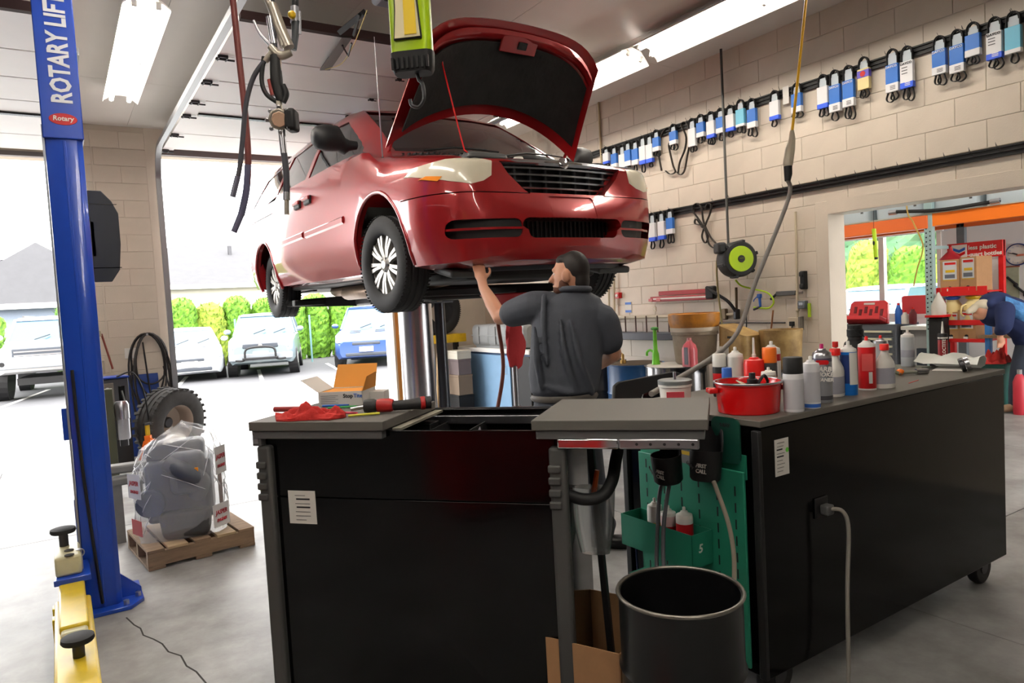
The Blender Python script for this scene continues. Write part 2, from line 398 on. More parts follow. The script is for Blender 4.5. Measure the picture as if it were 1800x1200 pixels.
# ================================================================ the red minivan on the lift
VAN = root('minivan', (2.86, 6.17, 1.53), 'red minivan raised on the lift with its hood open', 'van', rz=-pi/2)
def redpaint():
    m = mat('van_red', (.58, .075, .095), .3, metal=.25, coat=1.0); return m
VRED = redpaint()
VDARK = mat('van_black_plastic', (.10, .10, .105), .55)
VUNDER = mat('underbody', (.12, .115, .11), .6, var=.4, scale=7)
VGLASS = mat('tinted_glass', (.62, .66, .66), .03, trans=1.0)
Wt = [(-2.52, .78), (-2.47, .88), (-2.3, .955), (-1.8, .985), (1.3, .985), (1.8, .975), (2.05, .955), (2.2, .92), (2.3, .87), (2.39, .79), (2.45, .68), (2.50, .53), (2.53, .36), (2.55, .10)]
Zt = [(-2.52, 1.25), (-2.48, 1.5), (-2.40, 1.62), (-2.2, 1.69), (-1.5, 1.72), (-.3, 1.73), (.3, 1.715), (.62, 1.675), (.8, 1.58), (1.0, 1.45), (1.2, 1.325), (1.4, 1.195), (1.52, 1.115), (1.7, 1.075), (2.0, 1.02), (2.2, .98), (2.33, .95), (2.40, .925), (2.435, .90), (2.455, .73), (2.50, .665), (2.53, .61), (2.55, .54)]
WTt = [(-2.5, .56), (-2.2, .65), (0, .68), (.62, .66), (1.0, .70), (1.4, .79), (1.52, .83)]
WBt = [(-2.52, .76), (-2.3, .92), (-1.8, .955), (1.3, .955), (1.52, .935)]
ZBt = [(-2.52, .42), (-2.4, .33), (-2.2, .28), (1.9, .25), (2.35, .25), (2.5, .28), (2.55, .36)]
def vsec(x, d=0.0, up=0.0):
    w, zt, zb = interp(Wt, x)-d, interp(Zt, x)-d, interp(ZBt, x)+d+up
    if x <= 1.52:
        wb, wt = interp(WBt, x)-d, interp(WTt, x)-d; ze = min(1.13+(.02 if x < 0 else 0), zt-.05)
        zm = (ze+zt-.09)/2
        h = [(.75*w, zb), (.93*w, zb+.03), (.975*w, zb+.14), (w, .55), (w, .74), (.988*w, .93), (wb, ze), ((wb+wt)/2+.025, zm), (wt+.035, zt-.09), (wt-.035, zt-.03), (.5*wt, zt-.004)]
    else:
        k = min(1, (x-1.52)/.5); q = zt-zb
        h = [(.75*w, zb), (.93*w, zb+.03), (.97*w, zb+.13*min(1, q/.7)), (w, zb+.40*q), (w, zb+.60*q), (.985*w, zb+.78*q), (.955*w, zt-.075), (.925*w, zt-.048), (.87*w, zt-.03), (.78*w, zt-.018), (.4*w, zt-.004)]
    return [(x, 0, zb)]+[(x, -a, b) for a, b in h]+[(x, 0, zt)]+[(x, a, b) for a, b in reversed(h)]
XS = [-2.52, -2.49, -2.44, -2.36, -2.25, -2.1, -1.8, -1.4, -1.0, -.6, -.2, .1, .35, .5, .62, .75, .9, 1.05, 1.2, 1.35, 1.45, 1.52, 1.6, 1.7, 1.85, 2.0, 2.1, 2.2, 2.27, 2.33, 2.38, 2.41, 2.435, 2.455, 2.475, 2.50, 2.52, 2.54, 2.55]
def vloft(d=0.0, x0=-9, x1=9, up=0.0):
    xs = [x for x in XS if x0 < x < x1]
    if x0 > -9: xs = [x0]+xs
    if x1 < 9: xs = xs+[x1]
    M = MB(); M.loft([vsec(x, d, up) for x in xs]); return M
def tmp(M): return M.build('tmp', None)
def vprism(poly, a, b, plane): return tmp(MB().prism(poly, a, b, plane))
body = vloft().build('body', VRED, VAN)
# cabin, engine bay, wheel wells
boolop(body, tmp(vloft(.05, -2.42, 1.36, up=.12)))
boolop(body, tmp(MB().bb((1.57, -.70, .50), (2.37, .70, 1.4))))
for x, r, xc in ((1.575, .425, .385), (-1.515, .41, .37)):
    for s in (-1, 1): boolop(body, tmp(MB().cyl((x, s*.55, xc), (x, s*1.2, xc), r, n=40)))
# openings for glass, lamps and grilles
WS = [(-.73, 1.145), (.73, 1.145), (.615, 1.63), (-.615, 1.63)]
SIDE = [[(1.20, 1.175), (.50, 1.575), (.03, 1.585), (.03, 1.185)], [(-.06, 1.19), (-.06, 1.59), (-1.02, 1.585), (-1.02, 1.20)], [(-1.12, 1.20), (-1.12, 1.58), (-2.08, 1.53), (-2.24, 1.25), (-2.1, 1.21)]]
boolop(body, vprism(WS, .45, 1.9, 'yz'))
for p in SIDE: boolop(body, vprism(p, -1.2, 1.2, 'xz'))
def glass(name, poly, a, b, plane, parent=VAN):
    g = vloft(.006).build(name, VGLASS, parent); boolop(g, vprism(poly, a, b, plane), 'INTERSECT'); boolop(g, tmp(vloft(.012))); return g
glass('windshield', WS, .45, 1.9, 'yz')
for p in SIDE:
    for s in (-1, 1): glass('side_window', p, s*.5, s*1.2, 'xz')
HL = [(.545, .895), (.56, .80), (.62, .765), (.70, .745), (.80, .765), (.90, .80), (.945, .84), (.92, .885), (.80, .91), (.65, .915)]
GR = [(-.49, .895), (-.44, .82), (-.31, .70), (.31, .70), (.44, .82), (.49, .895)]
LG = rrect(.80, .125, .05, 4, 0, .475); LG = [(y*(1 if z > .475 else .9), z) for y, z in LG]
FOG = rrect(.44, .115, .045, 4, .62, .475)
boolop(body, vprism(GR, 2.36, 2.7, 'yz')); boolop(body, vprism(LG, 2.36, 2.7, 'yz'))
PL = rrect(.36, .14, .015, 2, 0, .61)
c = vprism(PL, 2.3, 2.7, 'yz'); boolop(c, tmp(vloft(.012))); boolop(body, c)
for s in (-1, 1):
    hp = [(s*y, z) for y, z in HL]; fp = [(s*y, z) for y, z in FOG]
    if s < 0: hp, fp = hp[::-1], fp[::-1]
    c = vprism(fp, 2.0, 2.7, 'yz'); boolop(c, tmp(vloft(.09))); boolop(body, c)
    g = vloft(-.005).build('headlight', mat('hazy_lens', (.86, .83, .74), .22, coat=.6, var=.06, scale=6), VAN); boolop(g, vprism(hp, 1.9, 2.7, 'yz'), 'INTERSECT'); boolop(g, tmp(vloft(.03)))
    g.data.shade_smooth(); g.data.set_sharp_from_angle(angle=radians(40))
    am = vloft(-.008).build('amber_reflector', mat('amber', (.93, .55, .15), .3), g)
    ap = [(s*.86, .775), (s*.92, .80), (s*.90, .815), (s*.84, .80)]
    boolop(am, vprism(ap if s > 0 else ap[::-1], 1.9, 2.7, 'yz'), 'INTERSECT'); boolop(am, tmp(vloft(.02)))
    fb = vloft(.012).build('fog_bar', VRED, VAN); boolop(fb, vprism([(s*.40, .468), (s*.84, .468), (s*.84, .482), (s*.40, .482)][::s], 2.0, 2.7, 'yz'), 'INTERSECT'); boolop(fb, tmp(vloft(.03)))
    fd = vloft(.07).build('fog_recess', VDARK, VAN); boolop(fd, vprism(fp, 2.0, 2.7, 'yz'), 'INTERSECT'); boolop(fd, tmp(vloft(.10)))
# seams between the doors and round the bumper, fuel flap and sliding-door rail
gm = MB()
for x in (1.04, -.02, -1.08): gm.bb((x-.003, -1.2, .33), (x+.003, 1.2, 1.16))
gm.bb((-1.08, -1.2, .325), (1.04, 1.2, .331)); gm.bb((1.97, -1.2, .693), (2.6, -.30, .70)); gm.bb((1.97, .30, .693), (2.6, 1.2, .70)); gm.bb((-2.4, -1.2, 1.03), (-1.1, 1.2, 1.04))
gm = tmp(gm); boolop(gm, tmp(vloft(.018))); boolop(body, gm)
body.data.shade_smooth(); body.data.set_sharp_from_angle(angle=radians(32))
for o in kids(VAN):
    if o.name.startswith(('windshield', 'side_window', 'fog')): o.data.shade_smooth(); o.data.set_sharp_from_angle(angle=radians(32))
# arch lips
for x, z, r in ((1.575, .385, .43), (-1.515, .37, .415)):
    for s in (-1, 1):
        pts = []
        for k in range(25):
            t = radians(-12+204*k/24); px = x+r*cos(t); pts.append((px, s*(interp(Wt, px)*interp([(.24, .90), (.28, .93), (.39, .972), (.55, .997)], z+r*sin(t))-.004), z+r*sin(t)))
        MB().tube(pts, .016, n=8).build('arch_lip', VRED, VAN, smooth=50)
        MB().prism([(x+(r-.01)*cos(t), z+(r-.01)*sin(t)) for t in [radians(-18+216*i/20) for i in range(21)]], s*.56, s*.60, 'xz').build('wheel_well', VDARK, VAN)
# side mouldings, handles
for s in (-1, 1):
    for a, b in ((-.98, -.06), (.02, .98)):
        M = MB(); M.loft([[(a, s*.982, .665), (a, s*1.0, .68), (a, s*1.0, .715), (a, s*.982, .73)], [(b, s*.982, .675), (b, s*1.0, .69), (b, s*1.0, .725), (b, s*.982, .74)]]); M.build('side_moulding', VRED, VAN)
    for x in (.10, -.20):
        h = MB().box((x, s*.975, .985), (.17, .03, .07)).build('door_handle_cup', VDARK, VAN, bevel=.01)
        MB().box((x, s*.992, 1.0), (.18, .022, .032)).build('handle_grip', VRED, h, bevel=.008)
    # mirror
    M = MB(); cc = []
    for k, (yy, ww, hh) in enumerate(((.95, .04, .035), (1.0, .05, .045), (1.03, .075, .075), (1.07, .10, .105), (1.16, .105, .11), (1.22, .09, .095), (1.25, .05, .06))):
        ww, hh = ww*.87, hh*.85; cc.append([(1.25+ww*cos(t)-(.02*k if k < 3 else .05), s*yy, 1.255+hh*sin(t)+(0 if k > 2 else -.05)) for t in [2*pi*i/14 for i in range(14)]])
    M.loft(cc); mi = M.build('wing_mirror', VDARK, VAN, smooth=50)
    MB().box((1.125, s*1.14, 1.255), (.01, .15, .13)).build('mirror_glass', CHROME, mi, bevel=.004)
# grille
gb = MB().prism([(-.47, .89), (-.30, .705), (.30, .705), (.47, .89)], 2.362, 2.37, 'yz').build('grille_backing', BLACKM, VAN)
for k in range(4):
    z = .742+k*.042; hw = .335+.045*k
    M = MB(); cs = [[(2.405+dx, y, z+dz) for dx, dz in ((-.02, -.006), (.028-.045*abs(y/.5)**2, -.008), (.033-.045*abs(y/.5)**2, .002), (-.02, .006))] for y in [hw*(i/6-1) for i in range(13)]]
    M.loft(cs); M.build('grille_bar', mat('grille_chrome', (.62, .63, .65), .2, metal=.9), VAN)
for k in range(7):
    y = -.36+.12*k; top = .88; bot = .705 if abs(y) < .3 else .705+(abs(y)-.3)*1.1
    MB().bb((2.375, y-.008, bot), (2.40, y+.008, top)).build('grille_post', mat('grille_dark', (.2, .2, .22), .4), VAN)
M = MB(); M.loft([[(2.39+.03*(1-abs(y/.5)**2)+dx, y, .905+dz-.012*abs(y/.5)**2) for dx, dz in ((-.02, -.022), (.015, -.024+.01*abs(y/.5)), (.028, -.005), (.005, .018), (-.03, .02))] for y in [.5*(i/8-1) for i in range(17)]])
tb = M.build('grille_top_bar', mat('grille_chrome', (.62, .63, .65), .2, metal=.9), VAN, smooth=40)
M = MB(); M.lathe([(.001, .012), (.02, .012), (.034, .008), (.04, 0)], 20, Matrix.Translation((2.44, 0, .905)) @ Matrix.Rotation(radians(78), 4, 'Y')); b = M.build('badge_seal', CHROME, tb, smooth=40)
for s in (-1, 1):
    MB().prism([(s*.035, .892), (s*.15, .902), (s*.15, .91), (s*.035, .92)][::s], 2.43, 2.445, 'yz').build('badge_wing', CHROME, tb)
for k in range(22):
    y = -.36+k*.0343; MB().bb((2.40, y-.004, .42), (2.42, y+.004, .53)).build('intake_bar', BLACKM, VAN)
MB().bb((2.365, -.42, .40), (2.385, .42, .55)).build('intake_backing', BLACKM, VAN)
# lower air dam and splash shields
M = MB(); M.loft([[(interp([(0, 2.40), (.4, 2.34), (.66, 2.2)], abs(y))+dx, y, z) for dx, z in ((.0, .285), (-.02, .225), (-.04, .225), (-.03, .285))] for y in [.66*(i/10-1) for i in range(21)]]); M.build('air_dam', mat('air_dam_grey', (.24, .27, .3), .5), VAN, smooth=40)
# hood, propped wide open
HA = radians(52); HO = Vector((1.46, 0, 1.17)); HD = Vector((cos(HA), 0, sin(HA))); HN = Vector((-sin(HA), 0, cos(HA)))
def hoodpt(a, t, off=0.0, sh=1.0):
    """a 0..1 rear to front, t -1..1 across"""
    hw = (.83-.10*a)*sh; tt = t*hw; sr = .27*(1-(t*sh)**2)+(1-sh)*.5; sf = .955-.05*t*t-.14*abs(t)**6-(1-sh)*.6
    s = sr+(sf-sr)*a; cr = .10*(1-t*t)*(1-.25*a)-.02*a*a*a
    return HO+HD*s+Vector((0, tt, 0))+HN*(cr+off-.03*abs(t)**8)
NA, NT = 10, 24
M = MB(); top = [[hoodpt(i/NA, j/NT*2-1, .0) for j in range(NT+1)] for i in range(NA+1)]; bot = [[hoodpt(i/NA, j/NT*2-1, -.012) for j in range(NT+1)] for i in range(NA+1)]
def sheet(M, top, bot):
    n, m = len(top), len(top[0]); vs = [p for r in top for p in r]+[p for r in bot for p in r]; o = n*m; fs = []
    for i in range(n-1):
        for j in range(m-1):
            q = (i*m+j, i*m+j+1, (i+1)*m+j+1, (i+1)*m+j); fs.append(q); fs.append(tuple(k+o for k in q[::-1]))
    ring = [j for j in range(m)]+[i*m+m-1 for i in range(1, n)]+[(n-1)*m+j for j in range(m-2, -1, -1)]+[i*m for i in range(n-2, 0, -1)]
    for k in range(len(ring)): a, b = ring[k], ring[(k+1) % len(ring)]; fs.append((b, a, a+o, b+o))
    M.add(vs, fs)
sheet(M, top, bot); hood = M.build('hood', VRED, VAN, smooth=40)
M = MB(); sheet(M, [[hoodpt(.06+.80*i/NA, j/NT*2-1, -.018, .90) for j in range(NT+1)] for i in range(NA+1)], [[hoodpt(.06+.80*i/NA, j/NT*2-1, -.034-.006*sin(j*1.7)*sin(i*1.3), .90) for j in range(NT+1)] for i in range(NA+1)])
M.build('insulation_pad', mat('insulation', (.15, .15, .145), .9, var=.35, scale=6, bump=.4, bscale=30), hood, smooth=40)
M = MB(); sheet(M, [[hoodpt(.86+.12*i/3, j/NT*2-1, -.016, .93) for j in range(NT+1)] for i in range(4)], [[hoodpt(.86+.12*i/3, j/NT*2-1, -.045+.02*(i in (0, 3)), .93) for j in range(NT+1)] for i in range(4)]); M.build('front_brace', VRED, hood, smooth=40)
p = hoodpt(.80, .05, -.045); M = MB(); M.box(p, (.12, .30, .02), Matrix.Rotation(-HA, 3, 'Y')); M.build('latch_plate', VRED, hood, bevel=.006)
p = hoodpt(.80, .08, -.058); MB().box(p, (.05, .07, .012), Matrix.Rotation(-HA, 3, 'Y')).build('latch_hole', BLACKM, hood)
for s in (-1, 1):
    MB().tube([(1.47, s*.76, 1.02), (1.40, s*.775, 1.12), (1.44, s*.77, 1.18), (1.52, s*.765, 1.25)], .014, n=6).build('hood_hinge', VRED, hood)
pr = [Vector((2.28, -.56, .93)), Vector((2.2, -.60, 1.0)), Vector((2.12, -.575, 1.1)), hoodpt(.62, -.70, -.06), hoodpt(.70, -.72, -.03)]
MB().tube(pr, .005, n=6).build('prop_rod', REDP, VAN)
# cowl, wipers and engine bay
M = MB(); M.loft([[(interp([(0, 1.60), (.5, 1.55), (.8, 1.42)], abs(y))+dx, y, z) for dx, z in ((-.10, 1.145), (-.02, 1.125), (.05, 1.09), (.05, 1.02), (-.12, 1.02))] for y in [.80*(i/10-1) for i in range(21)]]); cow = M.build('cowl', VDARK, VAN, smooth=40)
for k in range(36):
    y = -.70+k*.04; MB().box((interp([(0, 1.60), (.5, 1.55), (.8, 1.42)], abs(y))+.015, y, 1.112), (.06, .012, .012)).build('cowl_slot', BLACKM, cow)
for y0, y1 in ((-.55, .05), (.1, .68)):
    wi = MB().tube([(1.53, y0, 1.14), (1.44, (y0+y1)/2, 1.20), (1.40, y1, 1.21)], .008, n=6).build('wiper', BLACKM, VAN)
    MB().tube([(1.40, y1-.22, 1.215), (1.39, y1+.12, 1.205)], .006, n=5).build('wiper_blade', RUBBER, wi)
M = MB(); M.box((2.12, -.47, .90), (.34, .30, .16)); ab = M.build('air_filter_box', mat('grey_box', (.3, .3, .3), .6), VAN, bevel=.03)
for k in range(5): MB().box((2.02+k*.05, -.47, .985), (.02, .24, .012)).build('rib', mat('grey_box', (.3, .3, .3), .6), ab, bevel=.004)
MB().box((1.98, .05, .82), (.42, .62, .26)).build('engine_cover', BLACKM, VAN, bevel=.04)
MB().tube(catmull([(2.1, -.3, .95), (2.15, -.05, .985), (2.05, .25, .98), (1.8, .45, .95)]), .03, n=8).build('intake_hose', BLACKM, VAN, smooth=60)
MB().tube(catmull([(2.25, .2, .93), (2.28, .45, .95), (2.1, .6, .95), (1.8, .62, .97)]), .014, n=6).build('coolant_hose', RUBBER, VAN, smooth=60)
MB().lathe([(.035, 0), (.035, .03), (.03, .04)], 14, Matrix.Translation((2.24, -.22, .93))).build('reservoir_cap', WPLAST, VAN, smooth=40)
MB().bb((2.33, -.68, .86), (2.385, .68, .925)).build('radiator_support', BLACKM, VAN, bevel=.01)
# aerial
an = MB().tube([(1.50, -.86, 1.05), (1.50, -.865, 1.90)], [.006, .0025], n=6).build('aerial', STEEL, VAN); MB().cyl((1.5, -.86, 1.035), (1.5, -.86, 1.08), .014, .008, n=10).build('aerial_base', DSTEEL, an)
# seats and wheel seen through the glass
SEATM = mat('seat_cloth', (.33, .32, .31), .9)
for y in (-.38, .38):
    M = MB(); M.box((.28, y, 1.0), (.16, .46, .56), Matrix.Rotation(radians(-14), 3, 'Y')); st = M.build('front_seat', SEATM, VAN, bevel=.05, seg=3)
    MB().box((.19, y, 1.38), (.10, .26, .18)).build('headrest', SEATM, st, bevel=.04, seg=3)
for y in (-.38, .38): MB().box((-.75, y, 1.0), (.16, .46, .6), Matrix.Rotation(radians(-14), 3, 'Y')).build('rear_seat', SEATM, VAN, bevel=.05, seg=3)
MB().box((1.12, 0, .98), (.30, 1.5, .20)).build('dashboard', VDARK, VAN, bevel=.06, seg=3)
M = MB(); M.tube([(.86+.07*sin(t), .38+.18*cos(t), 1.08+.17*sin(t)) for t in [2*pi*i/20 for i in range(20)]], .014, n=6, closed=True); M.build('steering_wheel', VDARK, VAN, smooth=60)
# wheels
TIRE = mat('tyre', (.115, .115, .12), .7, var=.2, scale=20)
RIM = mat('alloy', (.66, .65, .63), .42, metal=.7)
def tyre_mesh(R, W, Ri, name, m, lugs=0):
    M = MB(); h = W/2
    prof = [(Ri, -h*.78), (Ri+.012, -h*.9), (Ri+.05, -h), (R-.05, -h*.98), (R-.018, -h*.90), (R-.003, -h*.80)]
    for g in (-.45, 0, .45):
        c = g*h; prof += [(R, c-.012), (R-.009, c-.006), (R-.009, c+.006), (R, c+.012)]
    prof += [(R-.003, h*.80), (R-.018, h*.90), (R-.05, h*.98), (Ri+.05, h), (Ri+.012, h*.9), (Ri, h*.78), (Ri-.004, 0)]
    M.lathe(prof+[prof[0]], 64, Matrix.Rotation(pi/2, 4, 'X'), caps=False)
    if lugs:
        for k in range(lugs):
            t = 2*pi*k/lugs
            for s in (-1, 1):
                Mx = Matrix.Rotation(t, 4, 'Y') @ Matrix.Translation((R-.002, s*h*.72, 0)); Mx = Mx @ Matrix.Rotation(s*.25, 4, 'X')
                b = MB().box((0, 0, 0), (.022, h*.5, .030)); M.add(b.v, b.f, Mx)
    else:
        for k in range(72):
            t = 2*pi*(k+.5)/72
            for s in (-1, 1):
                b = MB().box((0, 0, 0), (.004, h*.30, .012)); M.add(b.v, b.f, Matrix.Rotation(t, 4, 'Y') @ Matrix.Translation((R-.002, s*h*.78, 0)) @ Matrix.Rotation(s*.2, 4, 'X'))
    return M.mesh(name, m, 40)
TYM = tyre_mesh(.338, .215, .205, 'tyre', TIRE)
def rim_meshes():
    M = MB(); X = Matrix.Rotation(pi/2, 4, 'X')    # outer face looks along -y
    M.lathe([(.212, .09), (.215, .075), (.20, .06), (.19, -.09), (.205, -.095)], 48, X, caps=False); barrel = M.mesh('rim', RIM, 40)
    M = MB()
    for k in range(18):
        t = 2*pi*(k+(.18 if k % 2 else -.18))/18
        b = MB(); b.loft([[(.045, -.07, -.011), (.045, -.055, -.011), (.045, -.055, .011), (.045, -.07, .011)], [(.12, -.082, -.011), (.12, -.05, -.013), (.12, -.05, .013), (.12, -.082, .011)], [(.205, -.078, -.014), (.205, -.055, -.016), (.205, -.055, .016), (.205, -.078, .014)]])
        M.add(b.v, b.f, Matrix.Rotation(t, 4, 'Y'))
    sp = M.mesh('spokes', RIM, 30)
    M = MB(); M.lathe([(.001, .088), (.028, .087), (.034, .08), (.05, .076), (.062, .06), (.062, .04)], 24, X, caps=False); hub = M.mesh('hub', RIM, 40)
    M = MB(); M.lathe([(.001, .02), (.19, .02), (.19, .0)], 32, X, caps=False); disc = M.mesh('brake_disc', mat('disc_grey', (.42, .41, .40), .5), 40)
    M = MB()
    for k in range(5):
        t = 2*pi*k/5+.3; M.cyl((.045*cos(t), -.079, .045*sin(t)), (.045*cos(t), -.066, .045*sin(t)), .0095, n=6)
    return barrel, sp, hub, disc, M.mesh('wheel_nuts', BLACKM)
RB, RS, RH, RDI, RNU = rim_meshes()
for x in (1.515, -1.515):
    for s in (1, -1):
        wh = bpy.data.objects.new('wheel', TYM); COL.objects.link(wh); wh.parent = VAN; wh.location = (x, s*.80, .33); wh.rotation_euler = (0, x*.3, pi if s > 0 else 0)
        if x > 0: wh.rotation_euler[2] += radians(5); wh.location.y = s*.83
        for n, me in (('rim', RB), ('spokes', RS), ('hub', RH), ('brake_disc', RDI), ('wheel_nuts', RNU)): inst(n, me, wh)
# underbody
MB().bb((-2.2, -.80, .26), (1.2, .80, .34)).build('floor_pan', VUNDER, VAN, bevel=.02)
MB().bb((1.15, -.55, .18), (2.05, .55, .40)).build('engine_subframe', VUNDER, VAN, bevel=.03)
for s in (-1, 1):
    MB().tube([(1.515, s*.70, .30), (1.45, s*.35, .26)], [.05, .04], n=8).build('control_arm', VUNDER, VAN, smooth=50)
    MB().tube([(1.515, s*.72, .34), (1.53, s*.3, .33)], .022, n=8).build('drive_shaft', DSTEEL, VAN, smooth=50)
    MB().tube([(1.45, s*.64, .40), (1.40, s*.60, .85)], .05, n=10).build('strut', BLACKM, VAN, smooth=50)
MB().tube([(-1.515, -.72, .30), (-1.515, .72, .30)], .035, n=8).build('rear_axle', VUNDER, VAN, smooth=50)
MB().tube(catmull([(1.3, -.15, .24), (.9, -.35, .20), (.2, -.45, .215), (-.4, -.48, .215), (-.9, -.45, .23), (-1.2, -.3, .36), (-2.3, -.5, .28)]), .045, n=10).build('exhaust_pipe', mat('exhaust', (.62, .53, .45), .45, metal=.6, var=.3), VAN, smooth=60)
MB().tube([(.35, -.45, .19), (.30, -.45, .19), (-.45, -.46, .19), (-.5, -.46, .19)], [.05, .085, .085, .05], n=14, flat=.75).build('silencer', mat('exhaust', (.62, .53, .45), .45, metal=.6, var=.3), VAN, smooth=60)
for s in (-1, 1): MB().box((2.08, s*.60, .24), (.26, .30, .05), Matrix.Rotation(radians(12), 3, 'Y')).build('splash_shield', mat('shield_grey', (.3, .31, .31), .6), VAN, bevel=.015)
# ---------------------------------------------------------------- the in-ground lift under it
LIFT = root('vehicle_lift', (2.86, 6.15, 0), 'in-ground lift with a polished steel column and black arms under the red van', 'vehicle lift')
MB().cyl((0, 0, -.01), (0, 0, 1.62), .16, n=48).build('lift_column', mat('polished_steel', (.84, .84, .86), .26, metal=1.0), LIFT, smooth=40)
MB().lathe([(.27, 0), (.27, .012), (.20, .02)], 40).build('floor_plate', DSTEEL, LIFT)
LB = mat('lift_black', (.09, .09, .095), .45)
MB().bb((-.30, -.9, 1.60), (.30, .9, 1.72)).build('saddle', LB, LIFT, bevel=.02)
for sy in (-1, 1):
    for sx in (-1, 1):
        a = Vector((sx*.25, sy*.8, 1.655)); b = Vector((sx*.82, sy*1.3, 1.66))
        M = MB(); d = (b-a).normalized(); x, y, z = frame_z(d); L = []
        for q, ww, hh in ((a, .07, .055), (a+(b-a)*.55, .06, .045), (b, .05, .03)): L.append([q+x*ww+y*hh, q-x*ww+y*hh, q-x*ww-y*hh, q+x*ww-y*hh])
        M.loft(L); M.build('lift_arm', LB, LIFT, bevel=.008)
        MB().cyl(b, b+Vector((0, 0, .10)), .06, n=16).build('lift_pad', RUBBER, LIFT, smooth=40)
    MB().bb((-.85, sy*1.02-.05, 1.63), (.85, sy*1.02+.05, 1.69)).build('cross_beam', LB, LIFT, bevel=.01)
# ================================================================ the rolling tool cart in front, lid halves slid apart
CART = root('tool_cart', (1.23, 2.576, 0), 'black rolling tool cart with its split lid slid open', 'tool cart', rz=radians(-49))
GLOSS = mat('cart_black', (.02, .02, .023), .12, spec=.32)
LIDM = mat('lid_mat', (.365, .355, .335), .62, bump=.05, bscale=200)
GRIP = mat('grip_grey', (.27, .27, .265), .6)
M = MB(); M.bb((-.575, -.237, .07), (.575, .25, .92)); M.build('cabinet', BLACKM, CART)
M = MB(); M.bb((-.575, -.25, .07), (.575, -.238, .838)); M.build('back_panel', GLOSS, CART, bevel=.002)
M = MB(); M.bb((-.575, -.25, .842), (.575, -.238, 1.10)); M.build('upper_back_panel', GLOSS, CART, bevel=.002)
for n, a, b in (('side_wall', (-.59, -.25, .07), (-.575, .25, 1.10)), ('side_wall', (.575, -.25, .07), (.59, .25, 1.10)), ('front_wall', (-.575, .238, .92), (.575, .25, 1.10))):
    MB().bb(a, b).build(n, GLOSS, CART, bevel=.002)
MB().bb((-.59, .251, 1.095), (.59, .262, 1.105)).build('rim_strip', STEEL, CART)
for x in (-.01, .16): MB().bb((x, -.236, .93), (x+.006, .236, 1.05)).build('tray_divider', BLACKM, CART)
MB().bb((.17, -.10, .93), (.57, -.094, 1.07)).build('tray_divider', BLACKM, CART)
for y in (-.20, .215): MB().bb((-.10, y, 1.04), (.572, y+.014, 1.075)).build('drawer_slide', STEEL, CART, bevel=.002)
MB().bb((-.10, .10, .99), (-.04, .20, 1.06)).build('slide_bracket', BLACKM, CART, bevel=.003)
def lid(x0, x1, sgn):
    l = MB().bb((x0, -.295, 1.107), (x1, .205, 1.142)).build('lid_half', LIDM, CART, bevel=.003)
    MB().bb((x0+.012, -.285, 1.075), (x1-.012, .19, 1.106)).build('lid_frame', mat('lid_frame_grey', (.36, .36, .36), .5), l, bevel=.003)
    return l
lL = lid(-.63, -.055, -1); lR = lid(.505, 1.09, 1)
MB().bb((-.055, -.22, 1.095), (-.02, .20, 1.104)).build('lid_edge_strip', mat('edge_strip', (.55, .53, .48), .5), lL)
for a, b, m in ((.59, .80, CHROME), (.80, 1.06, STEEL)):
    MB().bb((a, -.288, 1.042), (b, -.272, 1.078)).build('slide_rail', m, lR, bevel=.006)
for k in range(5): MB().cyl((.86+k*.045, -.2885, 1.06), (.86+k*.045, -.2895, 1.06), .005, n=8).build('rivet', DSTEEL, lR)
MB().bb((-.628, -.28, 1.045), (-.59, -.1, 1.107)).build('lid_bracket', mat('lid_frame_grey', (.36, .36, .36), .5), lL, bevel=.003)
MB().bb((-.624, -.284, 1.055), (-.60, -.279, 1.09)).build('slide_stop', STEEL, lL, bevel=.002)
for s in (-1, 1):
    g = MB().bb((s*.585-.03, -.28, .06), (s*.585+.03, -.235, 1.045)).build('corner_bumper', GRIP, CART, bevel=.012, seg=3)
    for k in range(4): MB().bb((s*.585-.033, -.287, .83+k*.042), (s*.585+.012, -.27, .858+k*.042)).build('grip_rib', GRIP, g, bevel=.006)
hp = catmull([(.60, -.20, .86), (.66, -.20, .845), (.72, -.18, .855), (.75, -.14, .90), (.755, -.06, .955), (.755, .0, .975)])
MB().tube(hp, .022, n=12).build('push_handle', BLACKM, CART, smooth=60)
MB().bb((-.505, -.2515, .735), (-.385, -.2502, .865)).build('label_sheet', PAPER, CART)
for k in range(7): MB().bb((-.475 if k not in (1, 3) else -.47, -.2522, .845-k*.016), (-.43-.01*(k % 3) if k in (0, 6) else -.41, -.2516, .845-k*.016+(.006 if k in (1, 3) else .0018))).build('label_print', INK, CART)
def caster(x, y, p, r=.065):
    f = MB(); f.bb((x-.02, y-.03, r*1.2), (x+.02, y+.03, .09)); f = f.build('caster_fork', DSTEEL, p, bevel=.003)
    M = MB(); M.cyl((x-.018, y-.01, r), (x+.018, y-.01, r), r, n=24); M.build('caster_wheel', RUBBER, f, bevel=.006)
for x in (-.5, .5):
    for y in (-.15, .18): caster(x, y, CART, .045)
def CP(x, y, z): return CART.matrix_basis @ Vector((x, y, z))
bpy.context.view_layer.update()
CRZ = radians(-49); ZL = 1.1425
def onlid(px, py, dz=0.0): return hit(px, py, 2, ZL+dz)
